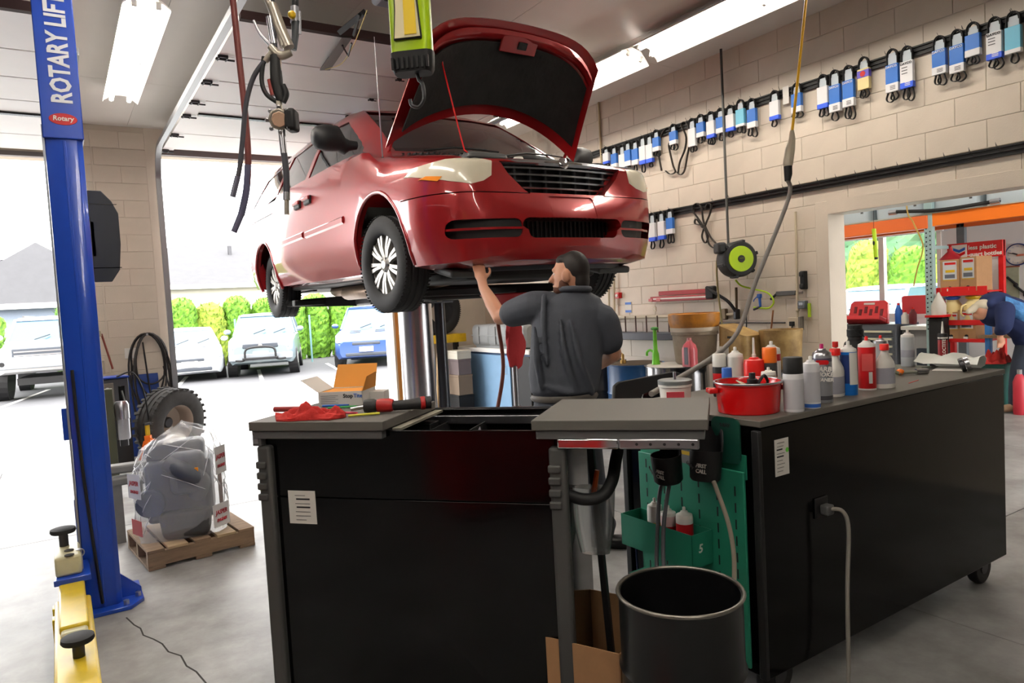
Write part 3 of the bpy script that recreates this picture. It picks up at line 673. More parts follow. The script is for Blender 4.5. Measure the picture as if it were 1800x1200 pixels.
# things on the left lid half
RAG = mat('red_rag', (.74, .18, .16), .9, bump=.5, bscale=70, var=.2, scale=9)
def ragmesh(M, w, d, h, seed, n=22):
    R = random.Random(seed); ph = [R.uniform(0, 6) for _ in range(8)]; top = []; bot = []
    for i in range(n+1):
        rt, rb = [], []
        for j in range(n+1):
            u, v = i/n*2-1, j/n*2-1; rad = min(1, math.hypot(u, v)/1.15)
            x = w/2*u*(1+.14*sin(3*v+ph[0])); y = d/2*v*(1+.18*sin(3.3*u+ph[1]))
            f = .45+.28*sin(6*u+2.5*v+ph[2])+.24*sin(9*v-4*u+ph[3])+.18*sin(14*u+ph[4])
            z = max(.006, h*f*(1-rad**3)+.008); rt.append((x, y, z)); rb.append((x, y, .001))
        top.append(rt); bot.append(rb)
    sheet(M, top, bot)
p = onlid(545, 735); r_ = MB(); ragmesh(r_, .26, .12, .055, 3); o = r_.build('shop_rag', RAG, None, smooth=70, loc=p, rot=(0, 0, CRZ+.05)); tag(o, 'crumpled red shop rag on the left lid of the black tool cart', 'rag')
p = onlid(505, 724); o = MB().cyl((-.06, 0, .012), (.06, 0, .012), .012, n=12).build('screwdriver', mat('red_handle', (.55, .16, .16), .5), None, smooth=40, loc=p, rot=(0, 0, CRZ)); tag(o, 'dull red tool handle sticking out from under the rag', 'handle')
# carton with its flap up
p = onlid(612, 708); bx = root('parts_carton', p, 'open white carton with an orange inside standing on the tool cart', 'carton', rz=CRZ+radians(8))
CIN = mat('carton_inside', (.80, .53, .2), .75); COUT = mat('carton_white', (.85, .84, .82), .6)
W_, D_, H_ = .20, .17, .062
for n, a, b in (('carton_side', (-W_/2, -D_/2, 0), (W_/2, -D_/2+.003, H_)), ('carton_side', (-W_/2, D_/2-.003, 0), (W_/2, D_/2, H_)), ('carton_side', (-W_/2, -D_/2, 0), (-W_/2+.003, D_/2, H_)), ('carton_side', (W_/2-.003, -D_/2, 0), (W_/2, D_/2, H_)), ('carton_base', (-W_/2, -D_/2, 0), (W_/2, D_/2, .003))):
    MB().bb(a, b).build(n, COUT, bx)
MB().bb((-W_/2+.004, -D_/2+.004, H_-.006), (W_/2-.004, D_/2-.004, H_-.003)).build('carton_filler', CIN, bx)
fl_ = MB(); fl_.add([(-W_/2, D_/2, H_), (W_/2, D_/2, H_), (W_/2-.005, D_/2+.06, H_+.10), (-W_/2+.005, D_/2+.06, H_+.10), (-W_/2, D_/2+.003, H_), (W_/2, D_/2+.003, H_), (W_/2-.005, D_/2+.063, H_+.10), (-W_/2+.005, D_/2+.063, H_+.10)], [(0, 1, 2, 3), (7, 6, 5, 4), (0, 4, 5, 1), (1, 5, 6, 2), (2, 6, 7, 3), (3, 7, 4, 0)]); fl_.build('carton_flap', CIN, bx)
fl_ = MB(); fl_.add([(-W_/2, -D_/2, H_), (-W_/2, D_/2, H_), (-W_/2-.075, D_/2, H_+.055), (-W_/2-.075, -D_/2, H_+.055), (-W_/2-.003, -D_/2, H_), (-W_/2-.003, D_/2, H_), (-W_/2-.078, D_/2, H_+.055), (-W_/2-.078, -D_/2, H_+.055)], [(0, 1, 2, 3), (7, 6, 5, 4), (0, 4, 5, 1), (1, 5, 6, 2), (2, 6, 7, 3), (3, 7, 4, 0)]); fl_.build('carton_flap', COUT, bx)
fl_ = MB(); fl_.add([(W_/2, -D_/2, H_), (W_/2, D_/2, H_), (W_/2+.015, D_/2-.02, H_+.07), (W_/2+.015, -D_/2+.02, H_+.06), (W_/2+.003, -D_/2, H_), (W_/2+.003, D_/2, H_), (W_/2+.018, D_/2-.02, H_+.07), (W_/2+.018, -D_/2+.02, H_+.06)], [(0, 1, 2, 3), (7, 6, 5, 4), (0, 4, 5, 1), (1, 5, 6, 2), (2, 6, 7, 3), (3, 7, 4, 0)]); fl_.build('carton_flap', CIN, bx)
text('carton_print', 'Stop', .024, INK, bx, (.035, -D_/2-.0008, .042), (pi/2, 0, 0), bold=.0006); text('carton_print', 'Tite', .024, LBLUE, bx, (.08, -D_/2-.0008, .042), (pi/2, 0, 0), bold=.0004)
for k in range(5): MB().bb((-.09, -D_/2-.001, .012+k*.008), (-.01-.012*(k % 2), -D_/2, .0135+k*.008)).build('carton_print', GREYP, bx)
p = onlid(648, 704); o = MB().bb((-.085, -.045, 0), (.085, .045, .045)).build('flat_carton', COUT, None, loc=p, rot=(0, 0, CRZ+.2), bevel=.002); tag(o, 'closed white carton lying behind the open one', 'carton')
# cordless driver
DR = root('impact_driver', onlid(672, 725, .0), 'red and black cordless driver lying on its side on the cart lid', 'power tool', rz=CRZ+radians(12))
DR.scale = (.74,)*3
DRED = mat('tool_red', (.66, .12, .12), .45); DBLK = mat('tool_black', (.14, .14, .145), .6)
MB().lathe([(.012, 0), (.03, .004), (.037, .02), (.038, .05), (.034, .07)], 20, Matrix.Translation((-.02, -.01, .04)) @ Matrix.Rotation(-pi/2, 4, 'Y')).build('gearbox', DBLK, DR, smooth=40)
MB().lathe([(.034, 0), (.037, .02), (.036, .07), (.03, .085)], 20, Matrix.Translation((-.02, -.01, .04)) @ Matrix.Rotation(pi/2, 4, 'Y')).build('motor_housing', DRED, DR, smooth=40)
MB().cyl((-.16, -.035, .03), (-.085, -.012, .038), .011, n=14).build('socket_bit', STEEL, DR, smooth=40)
MB().tube([(.03, 0, .034), (.08, .01, .034), (.15, .03, .034), (.20, .045, .036)], [.027, .026, .028, .034], n=14).build('handle', DBLK, DR, smooth=60)
MB().cyl((.20, .045, .036), (.225, .052, .036), .036, n=18).build('battery_collar', DRED, DR, bevel=.004); MB().cyl((.225, .052, .036), (.255, .061, .036), .034, n=18).build('battery', DBLK, DR, bevel=.004)
MB().bb((.025, -.034, .02), (.075, -.026, .05)).build('side_grip', DBLK, DR, bevel=.004)
for px, py, a, c, n in ((602, 718, .35, (.2, .6, .3), 'green'), (590, 715, .1, (.12, .35, .7), 'blue'), (607, 728, -.2, (.85, .3, .4), 'pink'), (640, 731, .5, (.85, .82, .2), 'yellow')):
    o = MB().tube([(-.06, 0, .006), (0, .004, .006), (.06, 0, .006)], .005, n=6).build('zip_tie_bundle', mat('tie_'+n, c, .4), None, loc=onlid(px, py), rot=(0, 0, CRZ+a)); tag(o, n+' plastic wire bundle on the cart lid by the driver', 'wire')
o = MB().cyl((0, 0, 0), (0, 0, .02), .012, n=12).build('small_socket', STEEL, None, smooth=40, loc=onlid(598, 732)); tag(o, 'small steel socket beside the red rag', 'socket')
# in the open tray
def ontray(px, py, z): return hit(px, py, 2, z)
p = CP(.36, -.03, .945); ms = root('chrome_puck', p, 'round black and chrome puck lying in the open cart tray', 'tool', rz=CRZ)
MB().ell((0, 0, .07), (.07, .055, .035), 20, 10).build('shell', BLACK, ms, smooth=60); MB().lathe([(.062, 0), (.066, .012), (.066, .018), (.062, .025)], 24, Matrix.Translation((0, 0, .055)) @ Matrix.Scale(.82, 4, (0, 1, 0))).build('chrome_band', CHROME, ms, smooth=40); MB().cyl((0, 0, -.01), (0, 0, .05), .05, n=16).build('foot', BLACKM, ms)
p = CP(.27, -.19, .925); M = MB(); ragmesh(M, .20, .07, .16, 9); o = M.build('bubble_wrap', mat('bubble_wrap', (.78, .76, .8), .2, trans=.3), None, smooth=60, loc=p, rot=(0, 0, CRZ)); tag(o, 'crumpled bubble wrap in the open cart tray', 'wrap')
# bits hanging on the right end of the cart
o = MB(); o.bb((-.012, -.02, .07), (.012, .02, 1.06)); o.prism([(-.012, .07), (.012, .07), (0, .04)], -.02, .02, 'xz'); o = o.build('pry_bar', BLACKM, None, loc=CP(.70, .02, 0), rot=(0, radians(-3), CRZ), bevel=.003); tag(o, 'long flat black bar standing at the end of the tool cart', 'bar')
p = CP(.66, -.05, .60); o = MB(); o.lathe([(.055, 0), (.075, .10), (.085, .24), (.08, .25)], 14, Matrix.Scale(.45, 4, (0, 1, 0)), caps=True); o = o.build('clear_bag', mat('clear_bag', (.9, .92, .92), .15, trans=.85, alpha=.6), None, smooth=60, loc=p, rot=(0, 0, CRZ)); tag(o, 'clear plastic pouch hanging at the end of the tool cart', 'bag')
o = MB().tube([(0, 0, 0), (.02, 0, .11)], [.011, .009], n=8).build('screwdriver', mat('orange_handle', (.9, .38, .12), .4), None, loc=CP(.66, -.04, .80), rot=(0, 0, CRZ)); tag(o, 'orange screwdriver handle poking out of the clear pouch', 'screwdriver')
# carton on the floor between the cart and the drum
cb = root('floor_carton', (1.62, 2.02, 0), 'open brown cardboard box on the floor behind the black drum', 'box', rz=radians(25))
for n, a, b in (('carton_side', (-.22, -.17, 0), (.22, -.165, .36)), ('carton_side', (-.22, .165, 0), (.22, .17, .36)), ('carton_side', (-.22, -.17, 0), (-.215, .17, .36)), ('carton_side', (.215, -.17, 0), (.22, .17, .36)), ('carton_base', (-.22, -.17, 0), (.22, .17, .005))): MB().bb(a, b).build(n, KRAFT, cb)
for y0, y1, z1 in ((-.17, -.27, .30), (.17, .26, .42)):
    M = MB(); M.add([(-.22, y0, .36), (.22, y0, .36), (.21, y1, z1), (-.21, y1, z1), (-.22, y0, .365), (.22, y0, .365), (.21, y1, z1+.005), (-.21, y1, z1+.005)], [(3, 2, 1, 0), (4, 5, 6, 7), (0, 1, 5, 4), (1, 2, 6, 5), (2, 3, 7, 6), (3, 0, 4, 7)]); M.build('carton_flap', KRAFT, cb)
# black open drum
DRM = root('steel_drum', (1.455, 1.45, 0), 'black open-topped steel drum beside the green pegboard', 'drum')
DBM = mat('drum_black', (.075, .075, .08), .28, var=.4, scale=6, stretch=(1, 1, .2))
M = MB(); R = .176; M.lathe([(R, 0), (R, .22), (R+.006, .235), (R, .25), (R, .46), (R+.006, .475), (R, .49), (R, .69), (R-.006, .69), (R-.006, .02), (.001, .02)], 48, caps=False); M.lathe([(.001, .0), (R, 0)], 48, caps=False); M.build('shell', DBM, DRM, smooth=40)
M = MB(); M.tube([((R+.002)*cos(t), (R+.002)*sin(t), .692) for t in [2*pi*i/48 for i in range(48)]], .006, n=8, closed=True); M.build('rolled_rim', mat('worn_rim', (.55, .53, .5), .35, metal=.8, var=.3), DRM, smooth=60)
for a in (.1, .13): pass
M = MB(); M.lathe([(R+.0015, .255), (R+.0015, .455)], 30, caps=False); 
MB().cyl((0, 0, .02), (0, 0, .16), R-.012, n=24).build('rubbish_fill', mat('drum_fill', (.16, .14, .1), .9, var=.4), DRM)
MB().bb((-.09, -R-.003, .27), (.09, -R+.01, .44)).build('drum_label', mat('old_label', (.72, .72, .66), .7, var=.2), DRM)
# unseen red cabinet, added to give the glossy black panel its red reflection
RC_ = root('red_reflection_source', (-1.42, .85, 0), 'red roll cabinet added out of view left of the camera for the red reflection in the black tool cart', 'cabinet')
MB().bb((-.35, -.6, .10), (.38, .6, .95)).build('carcass', mat('cabinet_red', (.80, .05, .07), .3), RC_, bevel=.006)
for k in range(6): d = MB().bb((.381, -.57, .13+k*.135), (.392, .57, .255+k*.135)).build('drawer', mat('cabinet_red', (.80, .05, .07), .3), RC_, bevel=.003); MB().bb((.392, -.5, .225+k*.135), (.41, .5, .245+k*.135)).build('handle', STEEL, d)
for y in (-.45, .45): MB().cyl((0, y-.03, .05), (0, y+.03, .05), .05, n=16).build('caster', BLACKM, RC_)
# ================================================================ the long black tool chest on the right
BX = root('tool_chest', (2.99, 1.945, 0), 'long black tool chest on wheels covered with spray cans', 'tool chest', rz=radians(.5))
M = MB(); M.bb((-.92, -.30, .13), (.98, .42, 1.055)); M.build('body', mat('chest_black', (.018, .018, .021), .12, spec=.16), BX, bevel=.004)
MB().bb((-.925, -.305, 1.056), (.985, .425, 1.08)).build('top_mat', mat('bench_top', (.38, .365, .34), .5, var=.12, scale=4), BX, bevel=.003)
MB().bb((-.935, -.302, .13), (-.915, -.27, 1.045)).build('corner_trim', BLACKM, BX, bevel=.004); MB().bb((-.935, .39, .13), (-.915, .422, 1.045)).build('corner_trim', BLACKM, BX, bevel=.004)
for x in (-.80, .84):
    for y in (-.22, .22):
        f = MB().bb((x-.03, y-.04, .09), (x+.03, y+.04, .13)).build('caster_plate', DSTEEL, BX)
        MB().cyl((x+.01, y-.03, .085), (x+.01, y+.02, .085), .085, n=28).build('caster_wheel', BLACKM, f, bevel=.01); MB().cyl((x+.01, y-.034, .085), (x+.01, y-.028, .085), .035, n=16).build('caster_hub', DSTEEL, f)
lb = MB().bb((-.845, -.3022, .865), (-.765, -.3008, 1.0)).build('label_sheet', PAPER, BX)
for k in range(9): MB().bb((-.832 if k in (0, 1) else -.835, -.3030, .985-k*.013), (-.79-.006*(k % 3), -.3024, .985-k*.013+(.005 if k in (2, 4) else .0016))).build('label_print', INK, BX)
MB().cyl((-.775, -.3025, .955), (-.775, -.3035, .955), .009, n=18).build('green_dot', mat('green_dot', (.45, .85, .3), .5), BX)
MB().bb((-.62, -.308, .66), (-.54, -.300, .74)).build('power_socket', BLACKM, BX, bevel=.004)
pc = root('extension_lead', (2.99, 1.945, 0), 'beige electric lead plugged into the front of the black tool chest', 'lead', rz=radians(.5)); MB().bb((-.60, -.345, .675), (-.555, -.3085, .715)).build('plug', mat('plug_grey', (.3, .3, .3), .5), pc, bevel=.008)
MB().tube(catmull([(-.575, -.34, .70), (-.545, -.37, .69), (-.535, -.385, .62), (-.545, -.38, .4), (-.56, -.385, .12), (-.60, -.41, .02), (-.68, -.50, .009), (-.85, -.62, .009)]), .008, n=8).build('cord', mat('cord_grey', (.52, .5, .47), .6), pc, smooth=60)
# green pegboard on its left end
GREEN = mat('pegboard_green', (.15, .50, .40), .38)
pb = MB().bb((-.952, -.245, .16), (-.94, .30, .89)).build('pegboard', GREEN, BX, bevel=.003)
MB().bb((-.938, -.245, .86), (-.93, .30, .95)).build('upper_board', GREEN, BX)
for c, y in enumerate((.255, .155, .06, -.03, -.12, -.205)):
    for r in range(11):
        z = .845-r*.062-(.03 if c % 2 else 0)
        MB().bb((-.9528, y-.003, z-.018), (-.9515, y+.003, z+.018)).build('slot', BLACKM, pb)
st = MB().bb((-.953, -.10, .88), (-.9515, .17, .935)).build('warning_sticker', mat('sticker_grey', (.42, .42, .42), .5), pb); MB().bb((-.954, -.10, .915), (-.953, .17, .930)).build('yellow_band', YELLOW, st); MB().prism([(-.07, .885), (-.03, .885), (-.05, .91)], -.9545, -.953, 'yz').build('warning_triangle', YELLOW, st)
MB().prism(rrect(.13, .17, .03, 4, -.17, 1.0), -.952, -.945, 'yz').build('tool_hanger_plate', mat('pegboard_green_dark', (.07, .26, .21), .4), BX)
text('plate_print', 'S-BAY', .018, INK, BX, (-.9525, -.17, 1.055), (pi/2, 0, -pi/2), bold=.0006)
def binbox(name, x0, x1, y0, y1, z0, z1, parent, m):
    t = .003; M = MB()
    M.bb((x0, y0, z0), (x1, y1, z0+t)); M.bb((x0, y0, z0), (x0+t, y1, z1)); M.bb((x1-t, y0, z0), (x1, y1, z1)); M.bb((x0, y0, z0), (x1, y0+t, z1)); M.bb((x0, y1-t, z0), (x1, y1, z1)); return M.build(name, m, parent)
bn = binbox('can_tray', -1.065, -.953, -.09, .30, .515, .645, BX, GREEN)
text('tray_number', '5', .045, PAPER, BX, (-1.02, -.0905, .585), (pi/2, 0, 0), bold=.001, shear=.15)
def shelf(x0, y0, y1, z):
    M = MB(); M.bb((x0, y0, z), (-.953, y1, z+.004)); M.bb((x0, y0, z-.03), (x0+.003, y1, z)); s = M.build('perforated_shelf', mat('pegboard_green', (.15, .50, .40), .38), BX)
    k = 0; y = y0+.04
    while y < y1-.02:
        MB().cyl(((x0-.953)/2, y, z+.0041), ((x0-.953)/2, y, z+.0047), .011, n=12).build('hole', BLACKM, s); y += .055
shelf(-1.03, -.17, .16, .435); shelf(-1.04, .05, .29, .385)
def BP(x, y, z): return Matrix.Translation(BX.location) @ Matrix.Rotation(radians(.5), 4, 'Z') @ Vector((x, y, z))
# magnetic cup holders
def holder(x, y, z, rz, tilt, label):
    h = root('cup_holder', BP(x, y, z), label, 'holder', 'black cup holders on the green panel', rot=(0, tilt, rz)); h.scale = (1.32,)*3
    M = MB(); M.lathe([(.001, 0), (.036, .001), (.042, .008), (.045, .085), (.0425, .085), (.038, .012), (.001, .012)], 28, caps=False); M.build('cup', BLACKM, h, smooth=40)
    M = MB(); n = 9
    out = [[(.046*cos(t), .046*sin(t), zz) for t in [radians(-62+124*i/n) for i in range(n+1)]] for zz in (.08, .12)]
    top = [[(.046*cos(t), .046*sin(t), .12+.03*(1-abs(i/n*2-1)**4)) for i, t in [(i, radians(-62+124*i/n)) for i in range(n+1)]]]
    A = out+top; sheet(M, A, [[(p[0]*.93, p[1]*.93, p[2]) for p in r] for r in A]); M.build('back_plate', BLACKM, h, smooth=40)
    text('print', 'FIRST', .015, PAPER, h, (-.0452, -.010, .045), (pi/2, 0, -pi/2-.2), bold=.0004); text('print', 'CALL', .015, PAPER, h, (-.0450, -.010, .03), (pi/2, 0, -pi/2-.2), bold=.0004); text('print', 'Quality', .014, GREYP, h, (-.0420, .026, .045), (pi/2, .3, -pi/2-.6), shear=.2)
    return h
holder(-1.03, -.135, .855, .25, radians(8), 'black cup holder hanging beside the white label on the tool chest')
holder(-1.04, .04, .82, .1, radians(-6), 'black cup holder tucked under the slid-out lid of the tool cart')
# spray cans in the tray
def can(name, p, r, h, label, cat, bodym, domem=None, capm=None, kind='aerosol', bands=(), rz=0.0, group=None, tiptop=None):
    """round container standing at p"""
    o = root(name, p, label, cat, group, rz=rz); dm = domem or WPLAST
    if kind == 'aerosol':
        hb = h*.80; MB().lathe([(r*.97, 0), (r, .004), (r, hb-.004), (r*.985, hb)], 28).build('can_body', bodym, o, smooth=40)
        MB().lathe([(r*.98, hb), (r*.93, hb+.012), (r*.70, hb+h*.07), (r*.45, hb+h*.10), (r*.42, hb+h*.12), (r*.36, hb+h*.12)], 24).build('dome', dm, o, smooth=60)
        MB().lathe([(r*.2, hb+h*.11), (r*.2, h*.985), (r*.14, h)], 12).build('nozzle', capm or WPLAST, o, smooth=40)
    elif kind == 'capped':
        hb = h*.70; MB().lathe([(r*.97, 0), (r, .004), (r, hb-.006), (r*.95, hb)], 28).build('can_body', bodym, o, smooth=40)
        MB().lathe([(r*.96, hb), (r*.98, hb+.003), (r*.96, h-.004), (r*.90, h)], 28).build('cap', capm, o, smooth=40)
    elif kind == 'jug':
        MB().lathe([(r*.95, 0), (r, .008), (r, h*.52), (r*.92, h*.60), (r*.42, h*.78), (r*.36, h*.84), (r*.36, h*.90)], 24, Matrix.Scale(.66, 4, (0, 1, 0))).build('bottle', bodym, o, smooth=50)
        MB().lathe([(r*.43, h*.86), (r*.43, h*.985), (r*.38, h)], 18).build('cap', capm or REDPL, o, smooth=40)
    for z0, z1, m, rr in bands:
        if kind == 'jug': MB().lathe([(r*rr, h*z0), (r*rr, h*z1)], 24, Matrix.Scale(.66, 4, (0, 1, 0)), caps=False).build('label_band', m, o, smooth=60)
        else: MB().lathe([(r*rr, h*z0), (r*rr, h*z1)], 28, caps=False).build('label_band', m, o, smooth=60)
    return o
CG = 'spray cans in the green tray'
can('spray_can', BP(-1.01, .155, .519), .031, .21, 'white spray can with a gold crest in the green tray', 'spray can', WHITE, bands=((.45, .55, YELLOW, 1.004),), group=CG)
can('spray_can', BP(-1.01, .08, .519), .031, .195, 'pinkish spray can behind the cables in the green tray', 'spray can', mat('pink_white', (.86, .74, .74), .4), bands=((.3, .6, REDP, 1.004),), group=CG)
can('spray_can', BP(-1.005, .0, .519), .033, .205, 'white spray can with a red stripe in the green tray', 'spray can', WHITE, bands=((.1, .7, mat('can_red', (.72, .1, .12), .4), 1.003),), group=CG)
# cables out of the cups into the drum
CABG = mat('cable_grey', (.36, .36, .38), .5)
for k, pts in enumerate(([BP(-1.03, .06, .85), BP(-1.06, .07, .78), BP(-1.10, .05, .65), BP(-1.16, -.0, .50), BP(-1.24, -.14, .42), BP(-1.36, -.3, .50)], [BP(-1.02, .04, .85), BP(-1.07, .02, .78), BP(-1.12, -.0, .65), BP(-1.17, -.05, .52), BP(-1.26, -.2, .45), BP(-1.4, -.36, .52)])):
    o = MB().tube(catmull(pts), .0085, n=8).build('cable', CABG, None, smooth=60); tag(o, ('grey cable running from the cup holder down to the drum, on the left', 'grey cable running from the cup holder down to the drum, on the right')[k], 'cable', 'grey cables hanging into the drum')
o = MB().tube(catmull([BP(-1.03, -.165, .875), BP(-1.045, -.20, .84), BP(-1.03, -.235, .72), BP(-1.025, -.25, .6), BP(-1.05, -.26, .47), BP(-1.15, -.30, .40), BP(-1.2, -.33, .36)]), .0085, n=8).build('cable', mat('cable_beige', (.62, .58, .52), .5), None, smooth=60); tag(o, 'beige cable looping from the cup holder past the drum rim', 'cable')
o = MB().tube(catmull([BP(-.96, .315, .62), BP(-.965, .325, .5), BP(-.96, .32, .2), BP(-.97, .33, .02)]), .005, n=6).build('thin_cord', mat('navy', (.1, .13, .3), .5), None, smooth=60); tag(o, 'thin navy cord hanging behind the green pegboard', 'cord')
# ---------------------------------------------------------------- things on the chest top
ZT = 1.0805
def onbox(px, py): return hit(px, py, 2, ZT)
rp = root('red_pan', onbox(1316, 722), 'round red metal pan full of small parts on the tool chest', 'pan')
M = MB(); M.lathe([(.112, 0), (.115, .003), (.122, .105), (.126, .108), (.127, .115), (.122, .117), (.117, .105), (.110, .008), (.001, .008)], 40, caps=False); M.lathe([(.001, 0), (.112, 0)], 40, caps=False); M.build('shell', mat('pan_red', (.78, .05, .06), .25, coat=.5), rp, smooth=40)
MB().tube([(.126*cos(t), .126*sin(t), .116) for t in [2*pi*i/40 for i in range(40)]], .004, n=6, closed=True).build('grey_rim', STEEL, rp, smooth=60)
for a in (-.55, 2.6):
    M = MB(); M.box((.14, 0, .088), (.035, .05, .02), None); M.build('side_handle', mat('pan_red', (.78, .05, .06), .25, coat=.5), rp, rot=(0, 0, a), bevel=.004)
MB().cyl((0, 0, .008), (0, 0, .095), .112, n=30).build('dark_contents', mat('oily_bits', (.2, .19, .18), .6, var=.5, scale=30, bump=.5), rp)
o = MB().tube(catmull([(0, .0, 0), (.02, -.01, .03), (.05, 0, .035), (.08, .01, .01), (.085, .02, -.005)]), .006, n=6).build('black_hose_piece', RUBBER, None, smooth=60, loc=rp.location+Vector((0, -.04, .10))); tag(o, 'short bent black hose lying in the red pan', 'hose')
o = MB().lathe([(.018, 0), (.02, .03), (.012, .034), (.012, .055)], 14).build('black_fitting', BLACKM, None, smooth=40, loc=rp.location+Vector((-.01, -.03, .096))); tag(o, 'black plastic fitting standing in the red pan', 'fitting')
o = MB().bb((-.03, -.02, 0), (.03, .02, .004)).build('paper_tag', mat('tag_paper', (.78, .74, .64), .8), None, loc=rp.location+Vector((-.06, -.03, .11)), rot=(.5, .3, .2)); tag(o, 'folded beige paper tag in the red pan', 'tag')
SIL = mat('can_silver', (.62, .63, .65), .3, metal=.5); CRD = mat('can_red2', (.76, .09, .11), .35); CBL = mat('can_blue', (.07, .42, .75), .35); GRT = mat('label_grey', (.62, .62, .66), .6); DGR = mat('dark_green_band', (.10, .16, .2), .5)
c = can('spray_can', onbox(1396, 722), .037, .205, 'white spray can with a black cap beside the red pan', 'spray can', mat('can_white', (.84, .84, .85), .3), capm=BLACKM, kind='capped', bands=((.05, .6, mat('fine_print', (.74, .74, .76), .5), 1.002),)); AG = 'spray cans on the tool chest'
c = can('spray_can', onbox(1427, 716), .033, .20, 'white spray can with a blue foot beside the carb cleaner', 'spray can', mat('can_white', (.84, .84, .85), .3), domem=mat('can_white', (.84, .84, .85), .3), bands=((.02, .09, LBLUE, 1.003), (.12, .7, mat('fine_print', (.74, .74, .76), .5), 1.002)))
c = can('spray_can', onbox(1447, 706), .037, .235, 'silver carb and choke cleaner spray can on the tool chest', 'spray can', SIL, domem=STEEL, capm=mat('magenta', (.75, .1, .4), .4), bands=((.70, .76, mat('violet_grey', (.35, .33, .4), .4), 1.003), (.05, .12, mat('soot', (.3, .3, .32), .5), 1.003)))
ca = math.atan2(-c.location.y, -c.location.x)
for i, t in enumerate(('CARB', 'CHOKE', 'CLEANER')):
    text('can_print', t, (.026, .023, .019)[i], PAPER, c, (.0378*cos(ca), .0378*sin(ca), .135-.021*i), (pi/2, 0, ca+pi/2), bold=.0008, shear=.2)
MB().prism(rrect(.05, .018, .008, 3, 0, .163), .0375, .0385, 'yz').build('red_oval', CRD, c, rot=(0, 0, ca))
can('fluid_bottle', onbox(1470, 695), .05, .20, 'white bottle with a red cap behind the silver spray can', 'bottle', WPLAST, kind='jug', bands=((.06, .42, GRT, 1.004),), rz=.3)
c = can('tall_can', onbox(1493, 693), .034, .228, 'tall blue and white can with a cone top on the tool chest', 'can', CBL, domem=WHITE, bands=((.22, .75, mat('navy_stripe', (.12, .2, .42), .4), 1.002),))
a = math.atan2(-c.location.y, -c.location.x)
M = MB(); n = 8; sheet(M, [[(.0348*cos(a+.1+1.2*i/n), .0348*sin(a+.1+1.2*i/n), z) for i in range(n+1)] for z in (.045, .18)], [[(.0342*cos(a+.1+1.2*i/n), .0342*sin(a+.1+1.2*i/n), z) for i in range(n+1)] for z in (.045, .18)]); M.build('white_panel', PAPER, c)
c = can('spray_can', onbox(1525, 684), .036, .235, 'red brake cleaner spray can with a white dome and black straw', 'spray can', CRD, domem=WHITE, capm=REDPL, bands=((.0, .03, WHITE, 1.004),))
a = math.atan2(-c.location.y, -c.location.x); MB().bb((-.004, .0362, .03), (.012, .0368, .08)).build('barcode', PAPER, c, rot=(0, 0, a-pi/2+.5))
MB().bb((-.024, .0362, .085), (.02, .0366, .16)).build('print_block', mat('can_red_light', (.83, .33, .32), .5), c, rot=(0, 0, a-pi/2))
MB().tube([(0, 0, .228), (-.03, .02, .25), (-.05, .03, .28)], .002, n=5).build('straw', BLACKM, c)
can('fluid_bottle', onbox(1556, 681), .045, .195, 'white oval bottle with a red cap in front of the chrome socket', 'bottle', WPLAST, kind='jug', bands=((.10, .46, GRT, 1.005),), rz=-.45)
can('spray_can', onbox(1549, 658), .036, .20, 'grey spray can with a red tip behind the oval bottle', 'spray can', mat('can_grey', (.66, .67, .68), .35), domem=STEEL, capm=REDPL)
can('spray_can', onbox(1596, 643), .034, .20, 'pale grey spray can without a cap near the steel rack post', 'spray can', mat('can_pale', (.72, .74, .75), .4), domem=WHITE, bands=((.25, .45, GRT, 1.003),))
# black jug with a pouring neck
jg = root('black_jug', onbox(1505, 650), 'black plastic jug with a ribbed neck behind the blue and red cans', 'jug')
MB().lathe([(.055, 0), (.06, .01), (.06, .13), (.055, .15), (.036, .165), (.036, .18), (.042, .185), (.042, .22), (.036, .225), (.036, .245)], 28).build('jug_body', BLACKM, jg, smooth=40)
MB().tube(catmull([(.05, -.03, .16), (.08, -.04, .15), (.09, -.045, .11), (.075, -.05, .09)]), .006, n=6).build('jug_handle', BLACKM, jg, smooth=60)
# sealant tube
sl = root('sealant_tube', onbox(1658, 640), 'black and red sealant cartridge with a white nozzle on the tool chest', 'tube')
MB().lathe([(.023, 0), (.024, .003), (.024, .165), (.022, .17)], 24).build('cartridge', BLACKM, sl, smooth=40)
MB().lathe([(.0243, .05), (.0243, .135)], 24, caps=False).build('red_label', mat('dark_red', (.55, .07, .1), .4), sl, smooth=60); MB().lathe([(.0245, .142), (.0245, .15)], 24, caps=False).build('white_band', PAPER, sl)
MB().lathe([(.008, .17), (.007, .185), (.003, .235)], 12).build('nozzle', WPLAST, sl, smooth=40)
a = math.atan2(-sl.location.y, -sl.location.x); text('tube_print', 'LOCTITE', .022, PAPER, sl, (.0247*cos(a+.25), .0247*sin(a+.25), .095), (pi/2, -pi/2, a+pi/2), bold=.0006)
